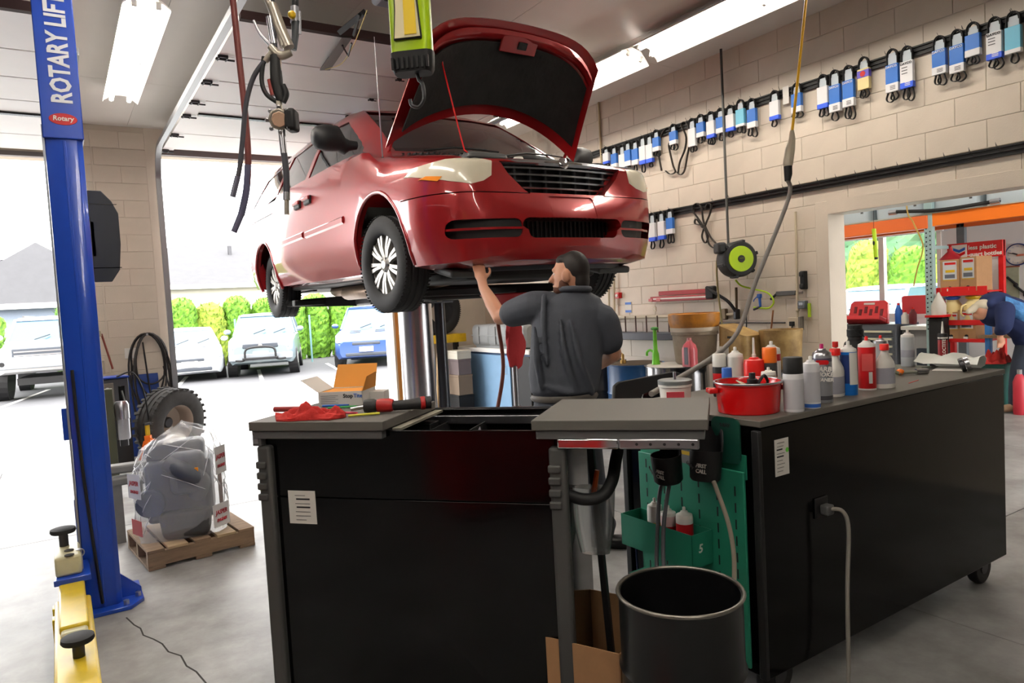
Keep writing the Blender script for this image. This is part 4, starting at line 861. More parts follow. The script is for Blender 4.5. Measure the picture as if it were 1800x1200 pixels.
# socket extension, bearing, paper
o = root('socket_tool', onbox(1612, 658), 'chrome socket on a grey handle lying on the tool chest', 'tool', rz=radians(-30)); MB().cyl((-.005, 0, .014), (.055, -.0, .014), .014, n=16).build('socket', CHROME, o, smooth=40); MB().cyl((-.09, .0, .012), (-.005, 0, .013), .008, n=12).build('shank', mat('shank', (.5, .5, .45), .5), o, smooth=40); MB().tube(catmull([(-.09, 0, .012), (-.14, .05, .03), (-.13, .12, .05), (-.08, .16, .012)]), .009, n=8).build('hose_tail', mat('olive_hose', (.42, .42, .33), .6), o, smooth=60); MB().ell((-.08, .01, .016), (.02, .02, .016)).build('orange_knob', ORANGE, o, smooth=60)
o = MB().ribbon([(-.06, 0, .001), (.06, .02, .001)], .004, .002, (0, 1, 0)).build('red_straw', REDPL, None, loc=onbox(1610, 671)); tag(o, 'thin red straw lying in front of the chrome socket', 'straw')
o = root('bearing', onbox(1688, 653), 'pair of steel bearing rings lying by the white bag', 'bearing', rot=(radians(70), .3, radians(25)))
for k in range(2):
    M = MB(); R2 = .036; z = k*.022; M.lathe([(R2-.012, z), (R2, z), (R2, z+.018), (R2-.012, z+.018), (R2-.012, z)], 28, caps=False); M.build('ring', (DSTEEL, STEEL)[k], o, smooth=40)
o.location.z += .03
M = MB(); P0 = [onbox(1665, 650), onbox(1700, 655), onbox(1720, 648), onbox(1690, 636)]
def crumple(nm, pts, label, cat, m, seed):
    R = random.Random(seed); top = []
    for r in pts: top.append([Vector(p) for p in r])
    M = MB(); sheet(M, top, [[p-Vector((0, 0, .002)) for p in r] for r in top]); o = M.build(nm, m, None, smooth=25); tag(o, label, cat); return o
e = BP(.93, -.12, ZT)
rows = []
R = random.Random(4)
for i in range(9):
    t = i/8; row = []
    for j in range(7):
        s = j/6; x = .84+.32*t+.02*sin(5*s); y = -.24+.30*s+.05*t; z = ZT+.014+.055*sin(pi*min(1, t*1.25+.1))*(.45+.55*sin(1+6*s+3*t)**2)+R.uniform(0, .016)
        if x > 1.0: z = ZT+.03-(x-1.0)*.5
        q = BP(x, y*(1-.55*max(0, t-.55)/.45), 0); row.append((q.x, q.y, z))
    rows.append(row)
crumple('plastic_bag', rows, 'crumpled white printed bag hanging over the far end of the tool chest', 'bag', mat('bag_white', (.85, .86, .83), .35), 4)
o = MB().bb((-.10, -.07, 0), (.10, .07, .002)).build('paper_sheet', PAPER, None, loc=onbox(1672, 648), rot=(0, 0, .3)); tag(o, 'flat white paper under the bearing rings', 'paper')
o = MB().bb((-.03, -.02, 0), (.03, .02, .05)).build('small_packet', mat('packet', (.55, .65, .85), .4), None, loc=BP(.55, .15, ZT), rot=(0, 0, .5), bevel=.004); tag(o, 'small blue and white packet behind the bearing rings', 'packet')
# crowd behind the pan
can('white_sprayer', onbox(1392, 712)+Vector((-.02, .09, 0)), .03, .15, 'dirty white bottle half hidden behind the red pan handle', 'bottle', mat('dirty_white', (.74, .7, .64), .5), kind='aerosol')
can('spray_can', onbox(1376, 700)+Vector((.0, .06, 0)), .031, .215, 'dark spray can with an orange cap behind the red pan', 'spray can', mat('can_dark', (.2, .2, .2), .4), capm=ORANGE, kind='capped', bands=((.30, .42, ORANGE, 1.003), (.1, .28, PAPER, 1.003)))
o = can('red_oiler', onbox(1345, 700)+Vector((.0, .05, 0)), .045, .19, 'red plastic oil can with a white spout behind the red pan', 'oil can', REDPL, domem=REDPL, kind='aerosol'); MB().lathe([(.007, .17), (.004, .26)], 10).build('spout', WPLAST, o); 
can('clear_bottle', onbox(1328, 700)+Vector((.0, .10, 0)), .034, .22, 'cloudy white bottle with a nozzle behind the red pan', 'bottle', mat('cloudy', (.8, .8, .77), .3), kind='aerosol')
can('spray_can', onbox(1305, 700)+Vector((.0, .12, 0)), .03, .19, 'black bottle with red print and a white cap behind the red pan', 'bottle', BLACKM, kind='capped', capm=WPLAST, bands=((.35, .55, CRD, 1.003),))
can('small_bottle', onbox(1296, 705)+Vector((.0, .05, 0)), .022, .14, 'small bottle with a blue cap behind the red pan', 'bottle', WPLAST, kind='capped', capm=mat('cap_blue', (.2, .4, .75), .4))
can('spray_can', onbox(1407, 690)+Vector((.02, .16, 0)), .04, .225, 'white dome-topped spray can with a red band at the back of the chest', 'spray can', WHITE, bands=((.6, .74, CRD, 1.003),))
o = MB().bb((-.11, -.01, 0), (.11, .01, .17)).build('parts_tray', mat('tray_grey', (.38, .39, .4), .6), None, loc=BP(-.42, .23, ZT), rot=(radians(-8), 0, .1), bevel=.01); tag(o, 'grey plastic tray standing on edge behind the bottles', 'tray')
o = MB().bb((-.045, -.004, 0), (.045, .0, .11)).build('notice_card', mat('pale_card', (.75, .85, .9), .5), None, loc=BP(-.44, .20, ZT+.02), rot=(radians(-8), 0, .1)); tag(o, 'pale blue card leaning on the grey tray', 'card')
can('fluid_bottle', onbox(1470, 668), .032, .19, 'second white red-capped bottle at the back of the chest', 'bottle', WPLAST, kind='jug')
# white tub with a dark lid at the left end
tb_ = root('white_tub', BP(-.86, .16, ZT), 'small white tub with a dark lid and red label left of the red pan', 'tub')
MB().lathe([(.058, 0), (.065, .085), (.069, .087), (.069, .097)], 30).build('tub', WPLAST, tb_, smooth=40); MB().lathe([(.07, .097), (.07, .112), (.064, .115)], 30).build('tub_lid', mat('lid_grey', (.4, .42, .42), .4), tb_, smooth=40); MB().cyl((0, 0, .11), (0, 0, .145), .006, n=8).build('lid_stud', STEEL, tb_)
a = math.atan2(-tb_.location.y, -tb_.location.x); MB().bb((.058, -.035, .03), (.064, .035, .075)).build('red_label', mat('tub_red', (.75, .25, .3), .5), tb_, rot=(0, radians(4), a))
# black case lid standing behind
lp = root('case_lid', BP(-.80, .44, ZT-.16), 'black plastic case lid standing open behind the white tub', 'case', rz=radians(-1.4), rot=(radians(-12), 0, radians(-1.4)))
MB().prism([(-.17, 0), (.33, 0), (.33, .245), (.28, .265), (-.07, .25), (-.10, .235)], 0, .02, 'xz').build('panel', BLACKM, lp, bevel=.006); MB().prism([(-.02, .06), (.2, .06), (.2, .15), (.14, .2), (.05, .18)], -.008, 0, 'xz').build('panel_rib', BLACK, lp, bevel=.006)
# hanging power drop: yellow cord, connector and the thick grey lead
A = BP(-.90, .26, ZT+.05); B = hit(1385, 292, 1, 2.75); C1 = hit(1392, 235, 1, 2.75); T = hit(1417, 0, 1, 2.80)
up = T+(T-C1)*((ZC-T.z)/(T.z-C1.z))
o = root('power_drop', up, 'yellow power cord hanging from the ceiling with a grey lead plugged into it', 'power cord')
def rel(l): return [Vector(p)-o.location for p in l]
MB().tube(rel([up, T, C1]), .0085, n=10).build('yellow_cord', mat('cord_yellow', (.9, .68, .08), .45), o, smooth=60)
MB().tube(rel([C1+Vector((0, 0, .02)), C1, C1-Vector((0, 0, .03)), (C1+B)/2, B+Vector((0, 0, .01)), B]), [.012, .016, .02, .03, .03, .026], n=14).build('connector', mat('connector_clear', (.78, .74, .66), .35, trans=.25), o, smooth=50)
D_ = (B-A).normalized()
MB().tube(rel([B, B-Vector((0, 0, .05)), B-Vector((.008, 0, .09))]), [.025, .024, .017], n=12).build('plug', BLACKM, o, smooth=40)
MB().tube(rel(catmull([B-Vector((.008, 0, .08)), B-Vector((.02, .01, .2)), hit(1330, 490, 1, 2.62), hit(1285, 600, 1, 2.5), A])), .0125, n=10).build('grey_lead', mat('lead_grey', (.46, .44, .42), .6), o, smooth=60)
MB().cyl(Vector((0, 0, -.05)), Vector((0, 0, 0)), .05, n=20).build('ceiling_box', DSTEEL, o)
# ================================================================ blue lift post on the left
def vertical_text(name, s, size, m, parent, loc, **k):
    o = text(name, s, size, m, parent, loc, (0, 0, 0), **k); sx = k.get('sx', 1)
    o.rotation_euler = Matrix(((0, -1, 0), (0, 0, -1), (1, 0, 0))).to_euler(); return o
PO = root('lift_post', (.105, 4.52, 0), 'tall blue two-post lift column with white lettering', 'lift post')
LBL = mat('lift_blue', (.08, .26, .68), .3, coat=.3)
M = MB(); M.prism([(-.085, -.10), (-.01, -.115), (.06, -.115), (.085, -.09), (.085, .13), (-.085, .13)], .02, 2.56, 'xy'); M.build('column', LBL, PO, bevel=.004)
M = MB(); M.prism([(-.092, -.125), (.092, -.125), (.092, .14), (-.092, .14)], 2.53, 3.75, 'xy'); M.build('top_cover', LBL, PO, bevel=.005)
MB().bb((-.005, -.118, .02), (.008, -.114, 2.52)).build('column_ridge', LBL, PO, bevel=.002)
MB().bb((-.096, -.11, .3), (-.086, .02, 2.6)).build('steel_edge', mat('edge_grey', (.62, .64, .68), .35, metal=.5), PO)
MB().tube(catmull([(-.055, -.122, 1.32), (-.05, -.125, .9), (-.035, -.124, .5), (-.01, -.123, .05)]), .016, n=8, flat=.5).build('rubber_strip', RUBBER, PO, smooth=60)
vertical_text('lettering', 'ROTARY LIFT', .13, mat('letter_white', (.9, .91, .93), .4), PO, (.012, -.127, 2.71), align='LEFT', bold=.004, sx=.72)
lg = MB(); lg.lathe([(.001, .003), (.062, .003), (.064, 0)], 36, Matrix.Translation((.005, -.125, 2.63)) @ Matrix.Rotation(pi/2, 4, 'X') @ Matrix.Scale(.48, 4, (0, 1, 0))); lg = lg.build('logo_oval', mat('logo_red', (.72, .1, .13), .4), PO)
text('logo_print', 'Rotary', .034, PAPER, PO, (.005, -.1292, 2.632), (pi/2, 0, 0), bold=.0008, shear=.1)
M = MB(); M.prism([(-.12, -.19), (.12, -.19), (.19, -.10), (.19, .22), (-.12, .22)], 0, .022, 'xy'); bp_ = M.build('base_plate', LBL, PO, bevel=.003)
for x, y in ((-.08, -.15), (.10, -.15), (.165, -.06)): MB().cyl((x, y, .022), (x, y, .045), .016, n=6).build('anchor_bolt', STEEL, bp_)
MB().prism([(.085, .02), (.185, .02), (.185, .06), (.085, .16)], -.03, -.015, 'xz').build('gusset', LBL, PO)
MB().bb((-.12, -.10, .95), (-.085, .1, 1.12)).build('carriage_guide', LBL, PO, bevel=.004)
MB().bb((-.10, -.06, .16), (-.085, .08, .62)).build('carriage_guide', LBL, PO, bevel=.004)
# yellow swing arm reaching towards the camera
AR = root('swing_arm', (-.035, 4.30, 0), 'yellow lift swing arm with round pads lying in front of the blue post', 'lift arm')
YEL = mat('arm_yellow', (.90, .78, .16), .35, var=.2, scale=7)
CREAM = mat('arm_cream', (.86, .84, .68), .4, var=.15, scale=9)
M = MB(); M.bb((-.075, -1.4, .12), (.075, -.28, .24)); M.build('outer_beam', YEL, AR, bevel=.012)
M = MB(); M.bb((-.055, -.75, .24), (.055, -.12, .275)); M.build('sliding_beam', YEL, AR, bevel=.008)
MB().prism([(-.075, -.16), (.085, -.16), (.085, .12), (-.03, .12)], .27, .30, 'xy').build('pivot_plate', LBL, AR, bevel=.004)
MB().bb((-.065, -.12, .30), (.05, .14, .40)).build('bracket', CREAM, AR, bevel=.012)
pd = MB().cyl((-.02, .10, .40), (-.02, .10, .47), .022, n=14).build('pad_screw', DSTEEL, AR, smooth=40); MB().lathe([(.055, .47), (.06, .478), (.058, .492), (.04, .497)], 26, Matrix.Translation((-.02, .10, 0))).build('round_pad', RUBBER, pd, smooth=40)
MB().cyl((.045, -.04, .30), (.045, -.04, .40), .012, n=10).build('lock_pin', STEEL, AR, smooth=40); MB().tube([(.045+.02*cos(t), -.04, .385+.02*sin(t)) for t in [2*pi*i/14 for i in range(14)]], .004, n=6, closed=True).build('pin_ring', STEEL, AR)
for y in (-.02, -.11): MB().cyl((-.0, y, .402), (-.0, y, .405), .022, n=14).build('dark_hole', DARKJ, AR)
MB().bb((-.05, -.80, .238), (.05, -.72, .262)).build('beam_end', CREAM, AR, bevel=.012)
pd = MB().cyl((.01, -1.02, .24), (.01, -1.02, .30), .022, n=14).build('pad_screw', DSTEEL, AR, smooth=40); MB().lathe([(.055, .30), (.06, .308), (.058, .322), (.04, .327)], 26, Matrix.Translation((.01, -1.02, 0))).build('round_pad', RUBBER, pd, smooth=40)
MB().cyl((0, -.87, .24), (0, -.87, .243), .025, n=14).build('dark_hole', DARKJ, AR)
for y in (-.30, -.45): MB().bb((-.085, y-.03, .06), (-.07, y+.03, .22)).build('side_lug', YEL, AR, bevel=.004)
MB().bb((-.06, -1.35, 0), (.06, -1.25, .12)).build('foot', YEL, AR)
MB().bb((-.05, -.02, 0), (.05, .14, .27)).build('pivot_block', LBL, AR)
# folded grey arms on the far side of the post
GA = root('folded_arm', (.38, 5.75, 0), 'grey folded lift arm with a steel pad behind the blue post', 'lift arm')
GAM = mat('arm_grey', (.46, .46, .45), .45, var=.2)
for k, (z, a) in enumerate(((.44, .2), (.52, -.1))):
    M = MB(); M.box((.0, 0, z), (.42, .12, .06), Matrix.Rotation(a, 3, 'Z')); M.build('arm_section', GAM, GA, bevel=.015)
MB().cyl((.02, -.03, .30), (.02, -.03, .40), .035, n=14).build('pad_screw', DSTEEL, GA, smooth=40); MB().lathe([(.06, .40), (.065, .41)], 18, Matrix.Translation((.02, -.03, 0))).build('collar', DSTEEL, GA)
MB().bb((-.16, -.06, 0), (-.08, .06, .45)).build('pivot_leg', GAM, GA)
# black shield on the post
o = MB().prism([(-.07, 1.80), (.02, 1.80), (.065, 1.87), (.08, 2.02), (.08, 2.20), (.05, 2.27), (0, 2.33), (-.07, 2.33)], -.012, .012, 'xz').build('motor_shield', mat('shield_black', (.17, .18, .2), .5), PO, loc=(.17, .28, 0), bevel=.004)
for z in (1.88, 2.25): MB().bb((-.07, -.014, z), (.075, -.012, z+.004)).build('shield_fold', BLACK, o)
MB().bb((-.12, -.012, 1.95), (-.05, .0, 2.15)).build('shield_bracket', DSTEEL, o)
# ---- pallet with the wrapped engine
PA = root('pallet', (.66, 5.25, 0), 'small worn wooden pallet under the wrapped engine', 'pallet', rz=radians(6))
PW = mat('pallet_wood', (.60, .50, .40), .85, var=.35, scale=5, stretch=(1, 6, 6)); PW2 = mat('pallet_wood_light', (.74, .64, .5), .85, var=.25, scale=5, stretch=(1, 6, 6))
for y in (-.29, 0, .29): MB().bb((-.33, y-.022, .022), (.33, y+.022, .11)).build('stringer', PW, PA, bevel=.003)
for k, (x, w_) in enumerate(((-.28, .10), (-.15, .12), (.0, .10), (.15, .12), (.28, .10))): MB().bb((x-w_/2, -.315, .11), (x+w_/2, .315, .128)).build('deck_board', (PW, PW2)[k % 2], PA, bevel=.002)
for x in (-.28, 0, .28): MB().bb((x-.05, -.315, .002), (x+.05, .315, .022)).build('bottom_board', PW, PA, bevel=.002)
EN = root('wrapped_engine', (.63, 5.26, .129), 'grey engine in clear printed wrap on the wooden pallet', 'engine', rz=radians(-12))
ENG = mat('engine_grey', (.40, .42, .45), .45, var=.25, scale=6)
MB().box((0, 0, .30), (.40, .34, .40)).build('engine_block', ENG, EN, bevel=.03, seg=3)
MB().box((-.02, .05, .54), (.36, .22, .14)).build('valve_cover', ENG, EN, bevel=.04, seg=3)
MB().box((.06, -.17, .42), (.22, .14, .28)).build('intake_manifold', ENG, EN, bevel=.05, seg=3)
MB().tube(catmull([(-.05, -.2, .5), (.05, -.25, .44), (.14, -.2, .36), (.1, -.16, .25)]), .055, n=12).build('manifold_runner', ENG, EN, smooth=60)
MB().box((.03, -.14, .09), (.28, .22, .18), None, 1.15).build('oil_pan', mat('pan_grey', (.28, .28, .28), .5), EN, bevel=.04, seg=3)
MB().cyl((-.17, -.18, .25), (-.17, -.22, .25), .09, n=24).build('pulley', ENG, EN, bevel=.008)
MB().bb((.03, -.268, .40), (.13, -.255, .46)).build('orange_tag', mat('tag_orange', (.93, .58, .1), .5), EN)
MB().bb((.235, -.10, .10), (.26, -.06, .52)).build('timing_rail', mat('rail_tan', (.6, .48, .42), .5), EN, bevel=.004)
# the wrap itself, a crumpled skin
WR = mat('clear_wrap', (.93, .94, .95), .12, alpha=.28, spec=.9)
M = MB(); R = random.Random(11); rings = []
for k, (z, a, b) in enumerate(((0, .27, .24), (.08, .285, .27), (.18, .28, .27), (.3, .275, .27), (.42, .275, .265), (.52, .26, .25), (.60, .22, .21), (.66, .13, .13), (.69, .04, .04))):
    rings.append([((a+R.uniform(-.02, .02))*math.copysign(abs(cos(t))**.55, cos(t)), (b+R.uniform(-.02, .02))*math.copysign(abs(sin(t))**.55, sin(t)), z+R.uniform(-.025, .025)*(k > 0)+.05*cos(t+.6)*(k > 4)) for t in [2*pi*i/26 for i in range(26)]])
M.loft(rings); wr_ = M.build('plastic_wrap', WR, EN, smooth=12)
for q in range(70):      # white folds in the wrap
    i = R.randrange(26); k = R.randrange(1, 6); p1 = Vector(rings[k][i]); p2 = Vector(rings[k+1][(i+R.choice((-2, -1, 1, 2))) % 26]); p1 *= 1.01; p2 *= 1.01
    MB().tube([p1, (p1+p2)/2+Vector((R.uniform(-.01, .01), R.uniform(-.01, .01), .0)), p2], [.001, .0035, .001], n=4).build('wrap_fold', mat('fold_white', (.93, .93, .94), .3), wr_)
WP = mat('wrap_print', (.9, .9, .9), .5); WRD = mat('wrap_red', (.70, .08, .16), .5)
for (x0, y0, x1, y1, z0, z1, txt) in ((-.285, -.16, -.20, -.275, .30, .46, True), (.19, -.28, .285, -.17, .05, .20, True), (.225, -.28, .285, -.17, .40, .58, True), (-.28, -.15, -.21, -.27, .06, .16, False)):
    a, b = Vector((x0, y0, 0)), Vector((x1, y1, 0)); nn = Vector((b.y-a.y, a.x-b.x, 0)).normalized()
    if nn.dot(Vector((0, -1, 0))) < 0: nn = -nn
    off = nn*.012; M = MB(); q = [a+off+Vector((0, 0, z0)), b+off+Vector((0, 0, z0)), b+off+Vector((0, 0, z1)), a+off+Vector((0, 0, z1))]; M.add(q+[p+nn*.002 for p in q], [(3, 2, 1, 0), (4, 5, 6, 7), (0, 1, 5, 4), (1, 2, 6, 5), (2, 3, 7, 6), (3, 0, 4, 7)]); pt = M.build('printed_patch', WP if txt else WRD, wr_)
    ang = math.atan2(b.y-a.y, b.x-a.x)
    if txt:
        for zz, s_, sz in ((.62, 'JASPER', .040), (.28, 'ENGINES', .026)):
            text('patch_print', s_, sz, WRD, wr_, (a+b)/2+off+nn*.003+Vector((0, 0, z0+(z1-z0)*zz)), (pi/2, 0, ang), bold=.001, sx=.85, shear=.2)
# ---- by the pillar: off-road wheel, jack stand, blue sheet, hose coil, machines
TW = root('mud_tyre_wheel', (1.0, 8.82, 0), 'big knobbly off-road wheel leaning by the door pillar', 'wheel', rz=radians(38))
bpy.data.objects
MT = tyre_mesh(.395, .28, .21, 'mud_tyre', mat('mud_tyre', (.27, .265, .26), .85, var=.3, scale=10), lugs=30)
ty = inst('tyre', MT, TW, (0, 0, .40), (radians(6), 0, 0))
RB2 = mat('rim_tan', (.66, .60, .55), .45, metal=.2)
M = MB(); X = Matrix.Rotation(pi/2, 4, 'X'); M.lathe([(.215, .12), (.205, .11), (.19, .02), (.185, -.05), (.10, -.07), (.001, -.07)], 36, X, caps=False); M.build('rim', RB2, ty, smooth=40)
M = MB(); M.lathe([(.06, -.07), (.06, -.03), (.05, -.02), (.001, -.02)], 20, X, caps=False); M.build('hub', DSTEEL, ty, smooth=40)
p = hit(245, 822, 2, 0); JS = root('jack_stand', (.72, 8.35, 0), 'yellow jack stand in front of the blue sheet', 'jack stand', rz=.4)
for a in range(4):
    t = pi/4+a*pi/2; MB().tube([(.13*cos(t), .13*sin(t), 0), (.035*cos(t), .035*sin(t), .30)], .016, n=4).build('leg', ORANGE, JS)
MB().cyl((0, 0, .26), (0, 0, .36), .04, n=4).build('head', ORANGE, JS); MB().bb((-.02, -.015, .36), (.02, .015, .47)).build('ratchet_post', YELLOW, JS, bevel=.004); MB().bb((-.035, -.02, .47), (.035, .02, .495)).build('saddle', DSTEEL, JS, bevel=.004); MB().tube([(0, -.03, .33), (.05, -.09, .30)], .008, n=6).build('release_lever', ORANGE, JS)
MB().bb((-.04, -.105, .12), (.04, -.1, .22)).build('decal', PAPER, JS, rot=(radians(0), 0, 0))
o = MB().bb((-.02, 0, 0), (.47, .012, .95)).build('blue_sheet', mat('sheet_blue', (.12, .26, .56), .5, var=.15), None, loc=(.50, 9.28, 0), rot=(radians(-7), 0, 0)); tag(o, 'flat blue board leaning against the door pillar', 'board')
HC = root('air_hose_coil', (.88, YB-.035, 1.42), 'black rubber hose coiled on a hook on the door pillar', 'hose')
HB = mat('hose_black', (.15, .135, .13), .6)
for k in range(5):
    R = random.Random(k+20); w2 = .17+R.uniform(-.03, .03); h2 = .30+.07*k; cx_ = R.uniform(-.03, .03)
    MB().tube([(cx_+w2*cos(t), -.03-.012*k, -h2/1+h2*sin(t)*1.0-.0) for t in [2*pi*i/32 for i in range(32)]], .0105, n=8, closed=True).build('loop', HB, HC, smooth=60)
MB().tube(catmull([(-.18, -.04, -.3), (-.20, -.04, -.7), (-.18, -.04, -.95)]), .0105, n=8).build('tail', HB, HC, smooth=60); MB().tube(catmull([(.15, -.04, -.4), (.21, -.04, -.75), (.22, -.04, -1.0)]), .0105, n=8).build('tail', HB, HC, smooth=60); MB().tube(catmull([(-.05, -.05, -.1), (-.02, -.05, -.6), (.0, -.05, -.85), (-.03, -.05, -.95)]), .009, n=8).build('tail', HB, HC, smooth=60)
MB().cyl((0, 0, -.02), (0, -.10, -.01), .012, n=8).build('hook', STEEL, HC)
# battery charger and its trolley
BC = root('battery_charger', (.42, 8.55, 0), 'dark battery charger trolley between the blue post and the pillar', 'charger', rz=.1)
MB().bb((-.12, -.10, .50), (.16, .14, .98)).build('case', mat('charger_dark', (.22, .22, .24), .5), BC, bevel=.01)
MB().bb((-.10, -.106, .72), (.02, -.10, .94)).build('front_plate', mat('plate_tan', (.45, .43, .4), .4, metal=.4), BC, bevel=.003)
for z in (.78, .87): MB().cyl((-.04, -.106, z), (-.04, -.125, z), .025, n=16).build('knob', STEEL, BC, bevel=.003)
MB().bb((.06, -.108, .66), (.12, -.10, .90)).build('meter', BLACK, BC, bevel=.003); MB().bb((-.13, -.12, .985), (.17, .16, 1.0)).build('top_plate', BLUEP, BC, bevel=.003)
MB().bb((-.10, -.08, .05), (.16, .14, .50)).build('lower_case', BLACKM, BC, bevel=.01)
MB().tube(catmull([(.09, -.11, .85), (.10, -.16, .7), (.06, -.18, .5), (.05, -.15, .40)]), .01, n=6).build('lead', GREYP, BC, smooth=60)
MB().tube(catmull([(.05, -.12, 1.0), (.2, -.15, 1.03), (.3, -.1, .8), (.33, -.05, .45)]), .009, n=6).build('lead', BLACKM, BC, smooth=60)
for x in (-.08, .13): MB().cyl((x-.02, -.02, .055), (x+.02, -.02, .055), .055, n=18).build('wheel', RUBBER, BC, bevel=.006)
text('print', 'XR', .05, PAPER, BC, (.02, -.102, .585), (pi/2, 0, 0))
BJ = root('steel_canister', (.43, 7.2, 0), 'steel cylinder on a green bracket behind the blue post', 'cylinder')
MB().lathe([(.05, .52), (.055, .53), (.055, .70), (.06, .705), (.06, .83), (.05, .85), (.045, .86)], 24).build('cylinder', STEEL, BJ, smooth=40); MB().cyl((0, 0, .46), (0, 0, .52), .035, n=16).build('spigot', DSTEEL, BJ, smooth=40); MB().bb((-.13, -.02, 0), (-.06, .05, .98)).build('bracket', mat('olive_steel', (.28, .29, .22), .5), BJ, bevel=.004); MB().bb((-.07, -.01, .55), (-.04, .03, .75)).build('clamp', DSTEEL, BJ)
PG = root('grease_pump', (.36, 9.1, 0), 'grey upright pump tool beside the wall socket on the pillar', 'pump')
MB().cyl((0, 0, .95), (0, 0, 1.42), .03, n=14).build('barrel', mat('pump_grey', (.58, .56, .52), .4, metal=.4), PG, smooth=40); MB().cyl((0, 0, 1.0), (0, 0, 1.15), .055, n=16).build('base_cup', mat('pump_tan', (.62, .58, .5), .5), PG, smooth=40); MB().bb((-.03, -.03, 1.42), (.05, .03, 1.49)).build('head', mat('pump_tan', (.62, .58, .5), .5), PG, bevel=.008)
MB().tube([(.05, 0, 1.45), (.10, -.02, 1.2), (.13, -.02, 1.05)], .012, n=6).build('lever', mat('brown_red', (.45, .2, .15), .5), PG); MB().bb((-.06, -.06, 0), (.06, .06, .95)).build('stand', DSTEEL, PG, bevel=.01)
o = MB().bb((-.06, -.02, -.06), (.06, 0, .06)).build('wall_socket', WPLAST, None, loc=(.70, YB, 1.20), bevel=.006); tag(o, 'white double socket on the door pillar', 'socket')
# ================================================================ along the right wall
RAILM = mat('rail_black', (.17, .17, .165), .45, metal=.5, var=.3, scale=3)
R1Z = hit(1332, 180, 0, XW).z; R2Z = hit(1155, 379, 0, XW).z
def rail(z, ya, yb, label, hooks):
    r = root('hook_rail', (XW, (ya+yb)/2, z), label, 'rail', 'slotted hook rails'); c = (ya+yb)/2
    M = MB(); M.bb((-.012, ya-c, -.035), (0, yb-c, .035)); M.build('channel', RAILM, r)
    for dz in (-.031, 0, .031): MB().bb((-.024, ya-c, dz-.006), (-.012, yb-c, dz+.006)).build('lip', RAILM, r)
    hm = MB().tube([(-.02, 0, -.01), (-.035, 0, .01), (-.06, .01, .05), (-.055, .015, .062), (-.03, .02, .02)], .0016, n=4).mesh('wire_hook', DSTEEL)
    for y in hooks: inst('wire_hook', hm, r, (0, y-c, 0))
    return r
rail(R1Z, .6, 7.3, 'upper black slotted rail hung with packaged belts', [2.2, 2.5, 3.05, 3.6, 4.0, 4.2, 4.5, 5.1, 5.6])
rail(R2Z, .6, 6.2, 'lower black slotted rail above the doorway', [2.30+.17*k for k in range(12)]+[4.4, 4.6, 4.8])
BELT = mat('belt_rubber', (.14, .135, .13), .7); BELT2 = mat('belt_rubber_warm', (.22, .2, .18), .7)
SB = mat('sleeve_blue', (.17, .42, .74), .4); SW = mat('sleeve_white', (.86, .86, .86), .45); SBT = mat('sleeve_band', (.2, .36, .85), .4); SC_ = mat('sleeve_cyan', (.42, .72, .82), .4); SCR = mat('sleeve_cream', (.85, .78, .55), .5); SCL = mat('sleeve_clear', (.75, .78, .8), .2, alpha=.45)
BG = 'packaged drive belts on the wall rails'
